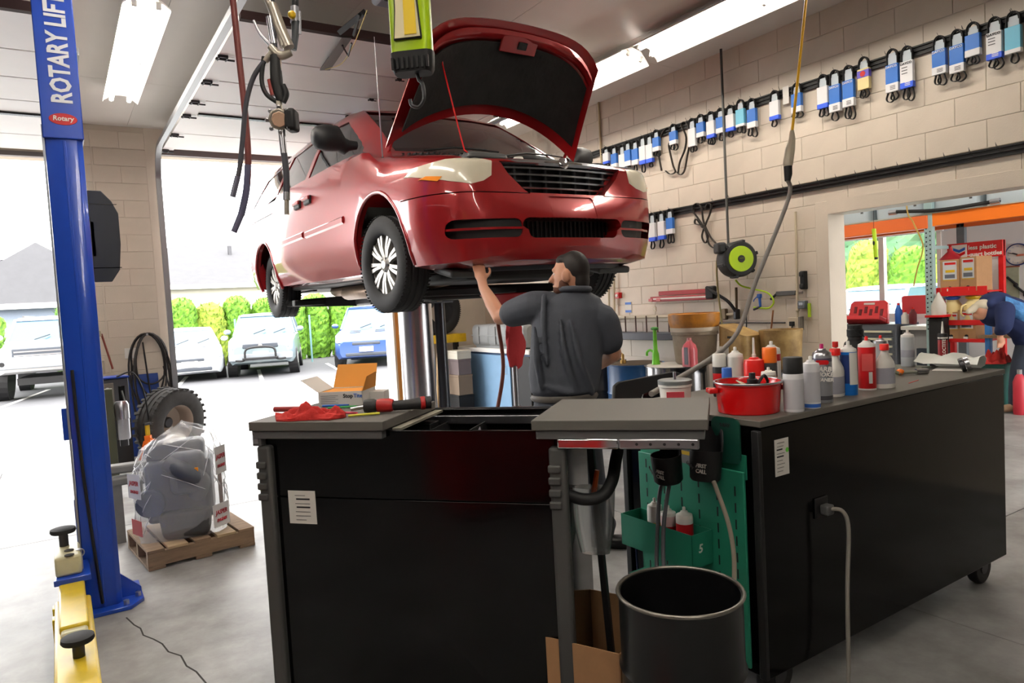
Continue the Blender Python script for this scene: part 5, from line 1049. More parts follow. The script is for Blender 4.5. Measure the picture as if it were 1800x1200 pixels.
def belt(px, py, ph, kind, label, pw=26, drop=.6, group=BG, z=None):
    """px,py: top of the loop in the picture, ph: height of loop+sleeve in pixels"""
    p = hit(px, py, 0, XW-.045); q = hit(px, py+ph, 0, XW-.045); e = hit(px+pw, py, 0, XW-.045)
    H = p.z-q.z; w = min(.10, abs(e.y-p.y)); w2 = w/2
    r = root('drive_belt', p, label, 'belt', group); R = random.Random(int(px*7+py))
    lean = R.uniform(-.02, .02)
    # loop above the sleeve
    top = [(0, w2*.80*cos(t)+lean*0, -w2+w2*sin(t)) for t in [pi*i/12 for i in range(13)]]
    path = [(0, w2*.7, -H*.97)]+[(0, w2*.80, -H*.5)]+top+[(0, -w2*.80, -H*.5), (0, -w2*.7, -H*.97)]
    MB().ribbon(path, .024, .005, (1, 0, 0)).build('belt_loop', BELT, r, smooth=60)
    inner = [(0.004, y*.8, z_*1.0-.006) for _, y, z_ in path[2:-2]]
    MB().ribbon(inner, .02, .005, (1, 0, 0)).build('belt_loop', BELT, r, smooth=60)
    sw = w*.95; z0, z1 = -H*.36, -H
    def sl(a, b, m, n='sleeve', d=0.0): MB().bb((-.018-d, -sw/2-d, b), (.018+d, sw/2+d, a)).build(n, m, r, bevel=.004)
    MB().bb((.0, -sw/2*.7, -w*.30), (.012, sw/2*.7, z0)).build('window_card', mat('card_window', (.72, .76, .78), .3), r)
    if kind == 'b': sl(z0, z1, SB); sl(z1+H*.20, z1-.002, SW, 'sleeve_foot', .0015)
    elif kind == 'w': sl(z0, z1, SW); sl(z1+H*.14, z1-.002, SBT, 'sleeve_foot', .0015)
    elif kind == 'c': sl(z0, z1, SC_); sl(z1+H*.10, z1-.002, SW, 'sleeve_foot', .0015)
    elif kind == 'y': sl(z0, z1, SCR); sl(z0-H*.05, z0-H*.28, mat('sleeve_violet', (.35, .3, .7), .4), 'sleeve_print', .0015); MB().cyl((-.0205, 0, z0-H*.165), (-.0215, 0, z0-H*.165), w*.22, n=18).build('red_oval', REDP, r)
    elif kind == 'p': sl(z0, z1, SW)
    if kind in 'bw' and ph > 60 and px > 1400:
        text('sleeve_print', 'DAYCO', w*.24, SW if kind == 'b' else INK, r, (-.0215, 0, z0-H*.06), (pi/2, 0, -pi/2), bold=.0005)
        for k in range(3): MB().bb((-.0212, -sw*.30, z1+H*(.05+.035*k)), (-.0200, sw*.12, z1+H*(.065+.035*k))).build('sleeve_print', GREYP if kind == 'b' else SW, r)
        if kind == 'w':
            for k in range(3): MB().bb((-.0202, -sw*.1, z0-H*(.16+.07*k)), (-.0188, sw*.35, z0-H*(.14+.07*k))).build('sleeve_print', GREYP, r)
    # tails under the sleeve
    nt_ = R.choice((1, 2, 2)); L = drop*H*R.uniform(.35, .55)
    for k in range(nt_):
        cy = w*(-.18+.36*k if nt_ > 1 else 0)+R.uniform(-.01, .01); ww = w*.24*R.uniform(.8, 1.3); LL = L*R.uniform(.7, 1.1); tl = R.uniform(-.25, .25)
        pts = [(0, cy+ww*.5, -H)]+[(0, cy+ww*cos(t)*1.0+tl*(-sin(t)+.2)*LL*.4, -H-LL*.62+LL*.40*sin(t)) for t in [radians(20-220*i/12) for i in range(13)]]+[(0, cy-ww*.5, -H)]
        MB().ribbon(pts, .02, .005, (1, 0, 0)).build('belt_tail', BELT, r, smooth=60)
    MB().tube([(.045, 0, -.01), (.0, .004, -.004), (-.02, .006, .02)], .0018, n=4).build('wire_hook', DSTEEL, r)
    return r
BEL = [  # top px, top py, px height to sleeve foot, kind, px width
 (1065, 258, 30, 'w', 14), (1079, 256, 40, 'b', 14), (1093, 254, 48, 'w', 15), (1103, 248, 44, 'b', 16), (1116, 246, 44, 'b', 16), (1129, 239, 50, 'w', 17), (1141, 236, 50, 'w', 17), (1153, 228, 38, 'b', 17),
 (1183, 218, 36, 'b', 19), (1216, 208, 50, 'p', 19), (1231, 201, 40, 'b', 20), (1249, 196, 47, 'w', 20), (1266, 190, 44, 'b', 20), (1283, 185, 46, 'w', 21), (1301, 175, 48, 'c', 21), (1321, 173, 52, 'b', 22), (1361, 159, 52, 'w', 24), (1400, 146, 52, 'b', 26),
 (1446, 131, 60, 'w', 28), (1467, 123, 74, 'b', 29), (1491, 115, 73, 'b', 29), (1518, 100, 58, 'y', 28), (1568, 86, 76, 'b', 33), (1594, 81, 74, 'w', 34), (1651, 63, 68, 'b', 35), (1682, 52, 76, 'b', 37), (1710, 39, 60, 'b', 37), (1748, 30, 74, 'w', 39), (1781, 20, 74, 'c', 41)]
NAMES = {'b': 'blue and white', 'w': 'white with a blue foot', 'p': 'plain white', 'c': 'pale cyan', 'y': 'cream and violet'}
ORD = ['first', 'second', 'third', 'fourth', 'fifth', 'sixth', 'seventh', 'eighth', 'ninth', 'tenth', 'eleventh', 'twelfth', 'thirteenth', 'fourteenth', 'fifteenth', 'sixteenth', 'seventeenth', 'eighteenth', 'nineteenth', 'twentieth', 'twenty-first', 'twenty-second', 'twenty-third', 'twenty-fourth', 'twenty-fifth', 'twenty-sixth', 'twenty-seventh', 'twenty-eighth', 'twenty-ninth']
for k, (a, b, c, d, e) in enumerate(BEL): belt(a, b, c, d, 'packaged belt in %s sleeve, %s along the upper rail' % (NAMES[d], ORD[k]), pw=e)
for k, (a, b, c, d, e) in enumerate(((1146, 374, 50, 'w', 15), (1162, 371, 50, 'w', 16), (1177, 367, 44, 'b', 17))): belt(a, b, c, d, 'packaged belt in %s sleeve, %s along the lower rail' % (NAMES[d], ORD[k]), pw=e, drop=.8)
# loose belts without sleeves
def loosebelt(pts, label):
    P = [hit(a, b, 0, XW-.03) for a, b in pts]; o = MB().ribbon([Vector(q)-P[0] for q in catmull(P)], .024, .006, (1, 0, 0)).build('loose_belt', BELT2, None, smooth=60, loc=P[0]); tag(o, label, 'belt', 'loose belts on the wall rails')
loosebelt([(1163, 300), (1158, 270), (1160, 245), (1167, 230), (1175, 224), (1180, 232), (1178, 248), (1176, 258), (1183, 290), (1187, 302), (1178, 306), (1170, 300)], 'long bare belt hanging left of the blue sleeve on the upper rail')
loosebelt([(1192, 304), (1195, 285), (1204, 262), (1206, 240), (1198, 220), (1204, 214), (1210, 222), (1212, 250), (1208, 275), (1203, 300), (1196, 307), (1190, 302)], 'long bare belt hanging right of the blue sleeve on the upper rail')
loosebelt([(1218, 362), (1226, 357), (1233, 366), (1237, 390), (1248, 415), (1260, 430), (1256, 436), (1246, 428), (1240, 405), (1228, 385), (1219, 372), (1218, 362)], 'twisted bare belt hanging from the lower rail, its left strand')
loosebelt([(1240, 368), (1244, 358), (1250, 360), (1248, 375), (1240, 395), (1234, 415), (1240, 427), (1244, 415), (1236, 398), (1222, 393), (1224, 385), (1235, 400)], 'twisted bare belt hanging from the lower rail, its right strand')
o = MB().bb((-.003, -.03, -.15), (0, .03, 0)).build('price_card', PAPER, None, loc=hit(1381, 152, 0, XW-.03)); tag(o, 'white price card hanging on the upper rail', 'card')
# vertical conduit and hose reel
cyr = hit(1275, 300, 0, XW-.02)
o = MB().cyl((0, 0, 1.95-ZC), (0, 0, 0), .012, n=10).build('reel_pole', mat('pole_grey', (.36, .36, .35), .45, metal=.6), None, smooth=40, loc=(XW-.07, 4.62, ZC)); tag(o, 'dark steel pole running from the ceiling to the hose reel', 'pole')
o = MB().cyl((0, 0, -2.2), (0, 0, 0), .013, n=10).build('corner_conduit', mat('conduit_tan', (.72, .66, .52), .5), None, smooth=40, loc=(XW-.016, hit(1055, 200, 0, XW).y, ZC)); tag(o, 'thin tan conduit on the block wall beside the raised hood', 'conduit')
HR = root('hose_reel', (XW-.22, 4.40, 1.83), 'black retractable hose reel with a lime green disc on the wall', 'hose reel', rz=radians(-27))
RBK = mat('reel_black', (.13, .135, .14), .5)
M = MB(); X = Matrix.Rotation(pi/2, 4, 'X'); M.lathe([(.10, -.11), (.155, -.10), (.165, -.08), (.165, .06), (.15, .085), (.125, .09)], 36, X); M.build('casing', RBK, HR, smooth=35)
M = MB(); M.lathe([(.001, .10), (.115, .098), (.118, .088)], 36, X, caps=False); dk = M.build('green_disc', LIME, HR, smooth=35)
M = MB(); M.lathe([(.001, .106), (.032, .105), (.034, .098)], 24, X, caps=False); M.build('centre_badge', RBK, dk, smooth=35)
text('badge_print', 'GARDENA', .009, LIME, dk, (0, -.107, .004), (pi/2, 0, 0))
MB().bb((-.20, -.07, .06), (-.12, .07, .16)).build('mouth', RBK, HR, bevel=.02)
for a in range(6):
    t = a*pi/3+.3; MB().box((.162*cos(t), -.01, .162*sin(t)), (.03, .14, .03), Matrix.Rotation(-t, 3, 'Y')).build('rib', RBK, HR, bevel=.005)
MB().bb((-.05, .09, -.12), (.05, .20, .14)).build('wall_bracket', DSTEEL, HR, bevel=.005)
YG = mat('hose_yellowgreen', (.66, .64, .30), .5); HOY = mat('hose_olive', (.62, .58, .40), .5)
def wallhose(name, pts, r, m, label, d=.06, grp=None):
    P = [hit(a, b, 0, XW-dd) for a, b, dd in [(q if len(q) == 3 else (q[0], q[1], d)) for q in pts]]; o = MB().tube([Vector(p)-P[0] for p in catmull(P)], r, n=8).build(name, m, None, smooth=60, loc=P[0]); tag(o, label, 'hose', grp)
wallhose('air_hose', [(1265, 440, .22), (1260, 460, .26), (1261, 500, .25), (1268, 560, .2), (1275, 620, .2), (1283, 668, .2)], .009, HOY, 'pale hose hanging from the mouth of the hose reel')
wallhose('air_hose', [(1293, 492, .16), (1303, 502, .1), (1325, 508), (1350, 515), (1360, 530), (1352, 541), (1335, 541), (1325, 540)], .008, LIME, 'lime green air hose looping from the reel to the blue blow gun')
wallhose('drain_hose', [(1359, 545), (1357, 565), (1355, 590), (1358, 610)], .008, mat('hose_rust', (.55, .35, .2), .6), 'brown hose end hanging by the doorway')
wallhose('wall_cable', [(1312, 556), (1312, 575), (1308, 590), (1301, 600)], .006, BLACKM, 'short black cable hanging under the pipe')
wallhose('flood_cable', [(1242, 505, .08), (1262, 518, .1), (1280, 530, .08), (1294, 548, .05)], .016, RUBBER, 'thick black corrugated cable running down from the red light bar', grp=None)
wallhose('socket_lead', [(1393, 572), (1390, 585), (1392, 600), (1396, 612)], .005, BLACKM, 'black lead hanging from the wall socket by the doorway')
bg_ = root('blow_gun', hit(1335, 520, 0, XW-.06), 'blue air blow gun hanging on the wall', 'air gun'); MB().bb((-.015, -.02, -.02), (.015, .02, .02)).build('body', LBLUE, bg_, bevel=.006); MB().tube([(0, .0, -.01), (0, -.005, -.10)], [.014, .011], n=8).build('grip', LBLUE, bg_); MB().tube([(0, .02, .0), (0, .06, -.03), (0, .07, -.05)], .005, n=6).build('trigger', LBLUE, bg_); MB().cyl((0, -.005, -.10), (0, .07, -.125), .011, n=8).build('coupler', DSTEEL, bg_)
# red light bar on the wall
LBR = root('light_bar', hit(1145, 525, 0, XW-.05), 'red and white work light bar fixed to the block wall', 'work light')
Ld = abs(hit(1145, 525, 0, XW-.05).y-hit(1252, 517, 0, XW-.05).y)
MB().bb((-.02, -Ld, -.035), (.03, 0, .02)).build('lower_bar', mat('bar_red', (.62, .16, .18), .4), LBR, bevel=.006); MB().bb((-.024, -Ld+.05, -.012), (-.016, -.05, .004)).build('white_strip', PAPER, LBR); MB().bb((-.01, -Ld+.02, .028), (.03, -.12, .075)).build('upper_bar', mat('bar_red', (.62, .16, .18), .4), LBR, bevel=.006); MB().bb((-.03, -Ld-.04, -.03), (.03, -Ld+.07, .10)).build('end_cap', BLACKM, LBR, bevel=.015)
for s in (0.02, -.1): MB().bb((-.026, s-.06, -.03), (-.020, s, .0)).build('bar_label', mat('bar_label', (.75, .4, .4), .5), LBR)
# pipes along the wall
PIP = mat('pipe_cream', (.76, .71, .61), .45)
def pipe(name, pts, r, m, label, d=.035, cat='pipe'):
    P = [hit(a, b, 0, XW-d) for a, b in pts]; o = root(name, P[0], label, cat); MB().tube([p-P[0] for p in P], r, n=10).build('run', m, o, smooth=40)
    for p in P[1:-1]: MB().ell(p-P[0], (r*1.5,)*3, 10, 6).build('elbow', m, o, smooth=60)
    return o
pipe('wall_pipe', [(1078, 560), (1290, 552)], .014, PIP, 'cream pipe running level along the block wall')
pipe('wall_pipe', [(1079, 480), (1082, 700)], .014, PIP, 'cream pipe standing in the wall corner, right of the pair'); pipe('wall_pipe', [(1070, 480), (1072, 700)], .014, PIP, 'cream pipe standing in the wall corner, left of the pair')
pipe('wall_pipe', [(1240, 567), (1380, 567)], .009, mat('pipe_dark', (.35, .34, .33), .5), 'thin dark conduit between the two wall sockets', cat='conduit')
pipe('wall_pipe', [(1398, 372), (1402, 545), (1402, 565)], .012, PIP, 'cream conduit beside the doorway')
vp_ = pipe('air_valve', [(1294, 505), (1295, 552), (1270, 553)], .013, mat('brass_dark', (.42, .36, .28), .45, metal=.6), 'dark pipe and valve under the hose reel')
pq = hit(1295, 552, 0, XW-.035)-vp_.location; MB().bb(pq-Vector((.03, .02, .05)), pq+Vector((.03, .02, .05))).build('valve_body', DSTEEL, vp_, bevel=.01); pq = hit(1274, 553, 0, XW-.035)-vp_.location; MB().bb(pq-Vector((.02, .03, .05)), pq+Vector((.02, .03, .06))).build('regulator', mat('brass_dark', (.42, .36, .28), .45, metal=.6), vp_, bevel=.01)
def plate(px, py, w, h, d, m, name, label, cat, ext=None):
    p = hit(px, py, 0, XW); o = root(name, p, label, cat); MB().bb((-d, -w/2, -h/2), (0, w/2, h/2)).build('plate', m, o, bevel=min(.006, d/3)); return o
o = plate(1256, 571, .11, .09, .05, WPLAST, 'wall_outlet', 'white double outlet on the wall above the dirty jugs', 'outlet')
for y in (-.025, .025): MB().bb((-.052, y-.012, -.018), (-.050, y+.012, .018)).build('socket_face', GREYP, o)
o = plate(1400, 568, .11, .11, .05, mat('box_cream', (.8, .75, .66), .5), 'outlet_box', 'cream outlet box with a plug beside the doorway', 'outlet'); MB().bb((-.08, -.02, -.02), (-.05, .02, .02)).build('plug', BLACKM, o, bevel=.004); MB().bb((-.055, -.075, -.06), (0, -.056, .06)).build('side_cover', mat('box_grey', (.5, .48, .45), .5), o)
o = plate(1105, 540, .11, .13, .006, PAPER, 'notice_sign', 'small white notice with blue bands on the block wall', 'sign')
for z in (.045, -.045): MB().bb((-.008, -.05, z-.013), (-.006, .05, z+.013)).build('blue_band', LBLUE, o)
o = plate(1152, 528, .07, .05, .006, PAPER, 'red_sign', 'small red and white danger label at the end of the light bar', 'sign'); MB().bb((-.008, -.033, .0), (-.006, .033, .02)).build('red_band', REDP, o)
o = plate(1090, 519, .07, .07, .05, REDP, 'fire_alarm', 'small red box on the wall in the corner', 'alarm')
MB().cyl((-.05, 0, 0), (-.058, 0, 0), .018, n=12).build('button', PAPER, o)
o = plate(1151, 543, .05, .05, .006, mat('cover_cream', (.78, .73, .64), .5), 'switch_plate', 'blank cream switch plate under the light bar', 'switch')
MB().bb((-.010, -.006, -.010), (-.006, .006, .010)).build('toggle', WPLAST, o)
o = plate(1385, 515, .20, .04, .04, GREYP, 'air_ratchet', 'grey inline air tool hung on the wall by the doorway', 'tool'); MB().cyl((-.02, .10, 0), (-.02, .17, -.05), .011, n=10).build('hose_end', RUBBER, o); MB().cyl((-.02, -.10, 0), (-.02, -.16, 0), .012, n=10).build('head', STEEL, o)
o = plate(1416, 492, .045, .16, .05, BLACKM, 'wall_phone', 'black handset hanging on the doorway trim', 'phone'); MB().bb((-.07, -.02, .03), (-.05, .02, .075)).build('earpiece', BLACKM, o, bevel=.01); MB().bb((-.07, -.02, -.075), (-.05, .02, -.03)).build('mouthpiece', BLACKM, o, bevel=.01)
o = plate(1415, 535, .07, .07, .06, mat('gadget_grey', (.38, .4, .42), .4), 'control_box', 'small grey control box beside the doorway', 'box'); MB().bb((-.062, -.02, -.01), (-.06, .02, .02)).build('screen', BLACK, o); MB().bb((-.03, -.065, -.11), (-.01, -.045, .01)).build('lime_tab', LIME, o)
# ---- light blue bench with the grey fuel tank
CB = root('blue_bench', (5.25, 8.35, 0), 'pale blue workbench with a white top against the right wall', 'workbench')
LBC = mat('bench_blue', (.50, .66, .80), .5, var=.08)
x0, x1, y0, y1 = -.30, .28, -1.0, 1.0
MB().bb((x0-.02, y0-.02, .88), (x1, y1+.02, .94)).build('worktop', mat('bench_white', (.87, .86, .84), .5), CB, bevel=.006)
MB().bb((x0+.03, y0, 0), (x1, y1, .88)).build('carcass', mat('bench_blue_dark', (.16, .3, .46), .5), CB)
for a, b in ((-.52, .98),): MB().bb((x0, a, .06), (x0+.03, b, .85)).build('door', LBC, CB, bevel=.004)
MB().bb((x0, -.99, .04), (x0+.03, -.55, .85)).build('open_bay', BLACKM, CB)
for y in (.84, -.42): MB().tube([(x0-.004, y, .72), (x0-.03, y, .70), (x0-.03, y, .62), (x0-.004, y, .60)], .006, n=6).build('pull', WPLAST, CB)
FT = root('fuel_tank', (5.17, 8.15, .94), 'grey ribbed fuel tank lying on the pale blue bench', 'tank')
FTM = mat('tank_grey', (.56, .57, .57), .5, var=.1)
M = MB(); M.loft([[(a*sx, y, .17+b*sz) for a, b in rrect(.44, .30, .07, 4)] for y, sx, sz in ((-.72, .85, .85), (-.68, 1, 1), (-.30, 1, 1), (-.28, .95, .95), (-.26, 1, 1), (.18, 1, 1), (.20, .95, .95), (.22, 1, 1), (.62, 1, 1), (.66, .85, .85))]); M.build('tank_body', FTM, FT, smooth=35)
for y in (-.5, 0, .44): MB().bb((-.235, y-.015, .05), (-.22, y+.015, .30)).build('tank_rib', FTM, FT, bevel=.006)
MB().bb((-.23, -.70, .165), (-.224, .64, .18)).build('weld_seam', FTM, FT)
MB().bb((-.18, -.6, 0), (.18, .6, .04)).build('tank_foot', FTM, FT)
# things in the back corner
TS = root('shelf_rack', (4.62, 9.15, 0), 'low rack with a yellow beam in the back corner', 'rack')
tm = tyre_mesh(.36, .22, .21, 'spare_tyre', TIRE); o = bpy.data.objects.new('spare_tyre', tm); COL.objects.link(o); o.location = (4.62, 9.17, 1.50); o.rotation_euler = (0, 0, radians(12)); tag(o, 'dark tyre standing on the yellow beam in the back corner', 'tyre')
MB().bb((-.45, -.14, 1.02), (.36, .18, 1.14)).build('yellow_beam', YELLOW, TS, bevel=.006)
for x in (-.40, .30): MB().bb((x-.03, .05, 0), (x+.03, .12, 1.04)).build('rack_leg', DSTEEL, TS)
o = root('broom', (4.42, 8.85, 0), 'broom with a pale wooden handle leaning in the back corner', 'broom'); MB().cyl((-.05, 0, .1), (.2, .28, 1.75), .016, n=10).build('handle', mat('pale_wood', (.78, .66, .48), .6), o, smooth=40); MB().bb((-.16, -.04, 0), (.06, .04, .12)).build('brush', mat('bristle', (.25, .22, .2), .9), o, bevel=.01)
zz = 0
for w2, h2, m, lab in ((.24, .30, BLACKM, 'black crate at the foot of the stack in the back corner'), (.22, .28, mat('old_box', (.52, .45, .38), .8), 'tan carton second from the bottom in the back corner'), (.20, .22, mat('old_box2', (.45, .4, .4), .8), 'grey carton third from the bottom in the back corner'), (.22, .12, mat('old_tub', (.82, .8, .74), .5), 'cream tub topping the stack in the back corner')):
    o = root('storage_box', (4.72, 8.78, zz), lab, 'box', 'stacked boxes in the back corner'); MB().bb((-w2/2, -.15, 0), (w2/2, .15, h2-.03)).build('body', m, o, bevel=.004); MB().bb((-w2/2-.004, -.154, h2-.03), (w2/2+.004, .154, h2-.001)).build('lid', m, o, bevel=.004); zz += h2
# black jack pole beside the column, oil drain stand under the van
JP = root('transmission_pole', (3.02, 5.95, 0), 'dark steel support pole standing beside the lift column', 'pole'); MB().cyl((0, 0, .02), (0, 0, 1.58), .05, n=18).build('pole', mat('pole_dark', (.3, .31, .33), .3, metal=.8), JP, smooth=40); MB().cyl((0, 0, .0), (0, 0, .03), .14, n=20).build('foot', DSTEEL, JP); MB().bb((-.12, -.05, 1.58), (.12, .05, 1.595)).build('top_plate', DSTEEL, JP); MB().cyl((0, 0, .25), (0, 0, .55), .056, n=18).build('rusty_sleeve', mat('rusty', (.5, .36, .26), .7, var=.3), JP, smooth=40)
OD = root('oil_drain', (3.05, 4.75, 0), 'red oil drain pan on a tall steel stand under the van', 'oil drain')
pan = MB(); pan.lathe([(.10, 1.49), (.14, 1.52), (.23, 1.60), (.245, 1.61), (.245, 1.62), (.225, 1.62), (.13, 1.54), (.001, 1.53)], 36, caps=False); pan.lathe([(.001, 1.49), (.10, 1.49)], 36, caps=False); pan.build('pan', mat('pan_red2', (.68, .08, .12), .35, coat=.4), OD, smooth=40)
MB().cyl((0, 0, .05), (0, 0, 1.50), .022, n=14).build('upright', STEEL, OD, smooth=40); MB().cyl((0, 0, .45), (0, 0, .72), .034, n=14).build('outer_tube', mat('tube_grey', (.55, .54, .54), .4, metal=.5), OD, smooth=40); MB().cyl((0, 0, .68), (-.10, -.02, .68), .008, n=8).build('clamp_screw', DSTEEL, OD); MB().ell((-.11, -.02, .68), (.025, .025, .025)).build('clamp_knob', BLACKM, OD, smooth=60); MB().lathe([(.24, 0), (.24, .04), (.06, .07), (.03, .08)], 28).build('base', DSTEEL, OD, smooth=30)
dh = MB().tube(catmull([(-.14, .02, 1.52), (-.13, .0, 1.35), (-.12, -.02, 1.05), (-.20, -.04, .75), (-.33, -.08, .45), (-.40, -.1, .2), (-.3, -.1, .03)]), .016, n=8).build('drain_hose', mat('hose_brown', (.48, .22, .16), .5), OD, smooth=60)
M = MB(); R = random.Random(5); rr = [[((.03+.05*t**.6*(1+.5*sin(3*a+5*t))+R.uniform(-.01, .01))*cos(a)*(1.2-.75*max(0, t-.5)*1.6), (.03+.05*t**.6)*sin(a)*(1.2-.75*max(0, t-.5)*1.6), 1.46-.42*t+.02*sin(5*a)+R.uniform(-.012, .012)) for a in [2*pi*i/14 for i in range(14)]] for t in [k/8 for k in range(9)]]; M.loft(rr); tag(M.build('shop_rag', mat('rag_pink', (.82, .26, .28), .9, bump=.4, bscale=60), None, smooth=40, loc=OD.location+Vector((0, -.02, 0))), 'pinkish red rag hanging on the oil drain stand', 'rag')
# ---- drums and oily tubs along the wall
def drum(x, y, r, h, m, label, topm=None, hoops=True, name='oil_drum'):
    o = root(name, (x, y, 0), label, 'drum'); pr = [(r, 0)]
    if hoops:
        for q in (.33, .66): pr += [(r, h*q-.02), (r+.010, h*q), (r, h*q+.02)]
    pr += [(r, h-.01), (r+.008, h-.006), (r+.008, h), (r-.01, h), (r-.012, h-.015), (.001, h-.015)]
    M = MB(); M.lathe(pr, 36, caps=False); M.lathe([(.001, 0), (r, 0)], 36, caps=False); M.build('shell', m, o, smooth=35)
    if topm: MB().lathe([(r-.013, h-.012), (r-.02, h+.004), (.001, h+.004)], 36, caps=False).build('top', topm, o)
    return o
d1 = drum(4.95, 6.0, .29, .86, mat('drum_dk', (.13, .13, .14), .35), 'black oil drum behind the mechanic', BLACKM)
d2 = drum(4.95, 5.42, .29, .86, mat('drum_blue', (.10, .30, .50), .35, var=.2, scale=4), 'blue oil drum with a brass tap on its lid', mat('drum_top_dirty', (.3, .24, .16), .6, var=.5, scale=12))
MB().cyl((-.12, .05, .86), (-.12, .05, .90), .03, n=12).build('bung', mat('brass', (.75, .6, .35), .35, metal=.8), d2); MB().tube([(-.12, .05, .90), (-.12, .05, .95), (-.10, .12, .97)], .014, n=8).build('tap', mat('brass', (.75, .6, .35), .35, metal=.8), d2, smooth=50); MB().cyl((-.11, .10, .96), (-.11, .14, 1.03), .009, n=8).build('tap_handle', WPLAST, d2)
MB().cyl((-.15, .20, .86), (-.15, .20, .96), .02, n=10).build('valve', BLACKM, d2)
d3 = drum(4.72, 4.62, .285, .90, mat('drum_steel', (.62, .62, .63), .15, metal=1.0), 'shiny stainless drum with a white lid and a green pump', mat('lid_white', (.8, .78, .75), .5), hoops=False, name='steel_drum')
gp = root('lever_pump', (4.62, 4.78, .905), 'bright green hand pump standing on the stainless drum', 'pump'); GP = mat('pump_green', (.45, .80, .22), .4)
MB().lathe([(.04, 0), (.035, .02), (.03, .10), (.02, .13), (.016, .32)], 16).build('pump_body', GP, gp, smooth=40); MB().tube(catmull([(0, .02, .11), (0, .07, .13), (0, .11, .11), (0, .115, .075)]), .012, n=8).build('spout', GP, gp, smooth=60); MB().ell((0, 0, .33), (.02, .05, .018), 14, 6).build('plunger', mat('pump_green_dark', (.2, .5, .15), .4), gp, smooth=60)
tb2 = root('grey_tub', (4.86, 4.52, .905), 'dirty plastic tub standing on the stainless drum', 'tub')
DTUB = mat('dirty_tub', (.62, .56, .48), .6, var=.35, scale=8); MB().lathe([(.15, 0), (.165, .02), (.185, .26), (.195, .265), (.195, .29), (.18, .29), (.16, .03), (.001, .03)], 32, Matrix.Scale(1.15, 4, (0, 1, 0)), caps=False).build('tub', DTUB, tb2, smooth=40)
ob = root('drain_pan', (4.86, 4.52, 1.197), 'amber oily drain pan stacked on the dirty tub', 'pan'); AMB = mat('amber_plastic', (.80, .52, .12), .45, var=.4, scale=7, col2=(.55, .36, .16))
MB().lathe([(.185, 0), (.20, .02), (.215, .10), (.215, .16), (.20, .165), (.19, .10), (.18, .02), (.001, .02)], 30, Matrix.Scale(1.12, 4, (0, 1, 0)), caps=False).build('pan', AMB, ob, smooth=40); MB().lathe([(.20, 0), (.205, .035), (.20, .05)], 30, Matrix.Scale(1.12, 4, (0, 1, 0)), caps=False).build('base_ring', mat('pan_ring', (.75, .7, .62), .5), ob, smooth=40)
at_ = root('fluid_bottle', (4.62, 4.36, .905), 'pink fluid bottle with a clear strip on the stainless drum', 'bottle'); M = MB(); M.loft([[(a*s, b*s, z) for a, b in rrect(.09, .13, .03)] for z, s in ((0, 1), (.15, 1), (.19, .8), (.215, .4), (.23, .35))]); M.build('bottle', mat('pink_fluid', (.75, .35, .38), .25), at_, smooth=35); MB().bb((-.048, -.02, .02), (-.045, .02, .17)).build('clear_strip', mat('strip_grey', (.35, .33, .38), .4), at_); MB().cyl((0, 0, .22), (0, 0, .25), .02, n=12).build('cap', mat('pink_cap', (.8, .5, .5), .4), at_)
# low stand carrying the dirty jugs
ST = root('low_stand', (5.15, 3.98, 0), 'dark metal stand under the dirty jugs', 'stand'); MB().bb((-.30, -.33, .82), (.30, .33, .86)).build('shelf', DSTEEL, ST, bevel=.004)
for x in (-.28, .28):
    for y in (-.31, .31): MB().bb((x-.02, y-.02, 0), (x+.02, y+.02, .82)).build('leg', DSTEEL, ST)
dj = root('square_jug', (5.02, 4.14, .862), 'dirty cream plastic jug with its top cut open', 'jug'); DJ = mat('dirty_jug', (.72, .60, .38), .5, var=.45, scale=7, col2=(.5, .38, .22))
M = MB(); M.loft([[(a*s, b*s, z+(.05*(b/.15) if k == 3 else 0)) for a, b in rrect(.26, .30, .05)] for k, (z, s) in enumerate(((0, .96), (.02, 1), (.22, 1), (.34, .98)))]); M.build('jug', DJ, dj, smooth=35); MB().bb((-.135, .02, .05), (-.131, .13, .20)).build('faded_label', mat('faded', (.85, .84, .8), .6), dj)
MB().bb((-.133, -.05, .27), (-.129, .03, .29)).build('tear', DARKJ, dj)
dk_ = root('oil_bucket', (5.20, 3.86, .862), 'round oily yellow bucket beside the cut jug', 'bucket'); M = MB(); M.lathe([(.15, 0), (.16, .02), (.175, .30), (.18, .33), (.17, .33), (.15, .03), (.001, .03)], 28, caps=False); M.build('bucket', DJ, dk_, smooth=40)
# wall rack of rods behind the drums
RK = root('rod_rack', (XW-.10, 5.85, 1.10), 'dark curved shelf with thin upright rods behind the drums', 'rack'); MB().prism([(-.02, -.55), (-.10, -.3), (-.12, 0), (-.10, .3), (-.02, .5), (.08, .5), (.08, -.55)], -.04, .04, 'xy').build('shelf', mat('rack_grey', (.3, .31, .34), .5), RK, bevel=.006)
for k in range(6): MB().cyl((-.02, -.45+k*.17, .02), (-.02, -.45+k*.17, .22), .008, n=6).build('rod', mat('rod_rust', (.3, .2, .16), .7), RK)
MB().bb((0.0, -.58, .20), (.08, .52, .225)).build('top_rail', PIP, RK)
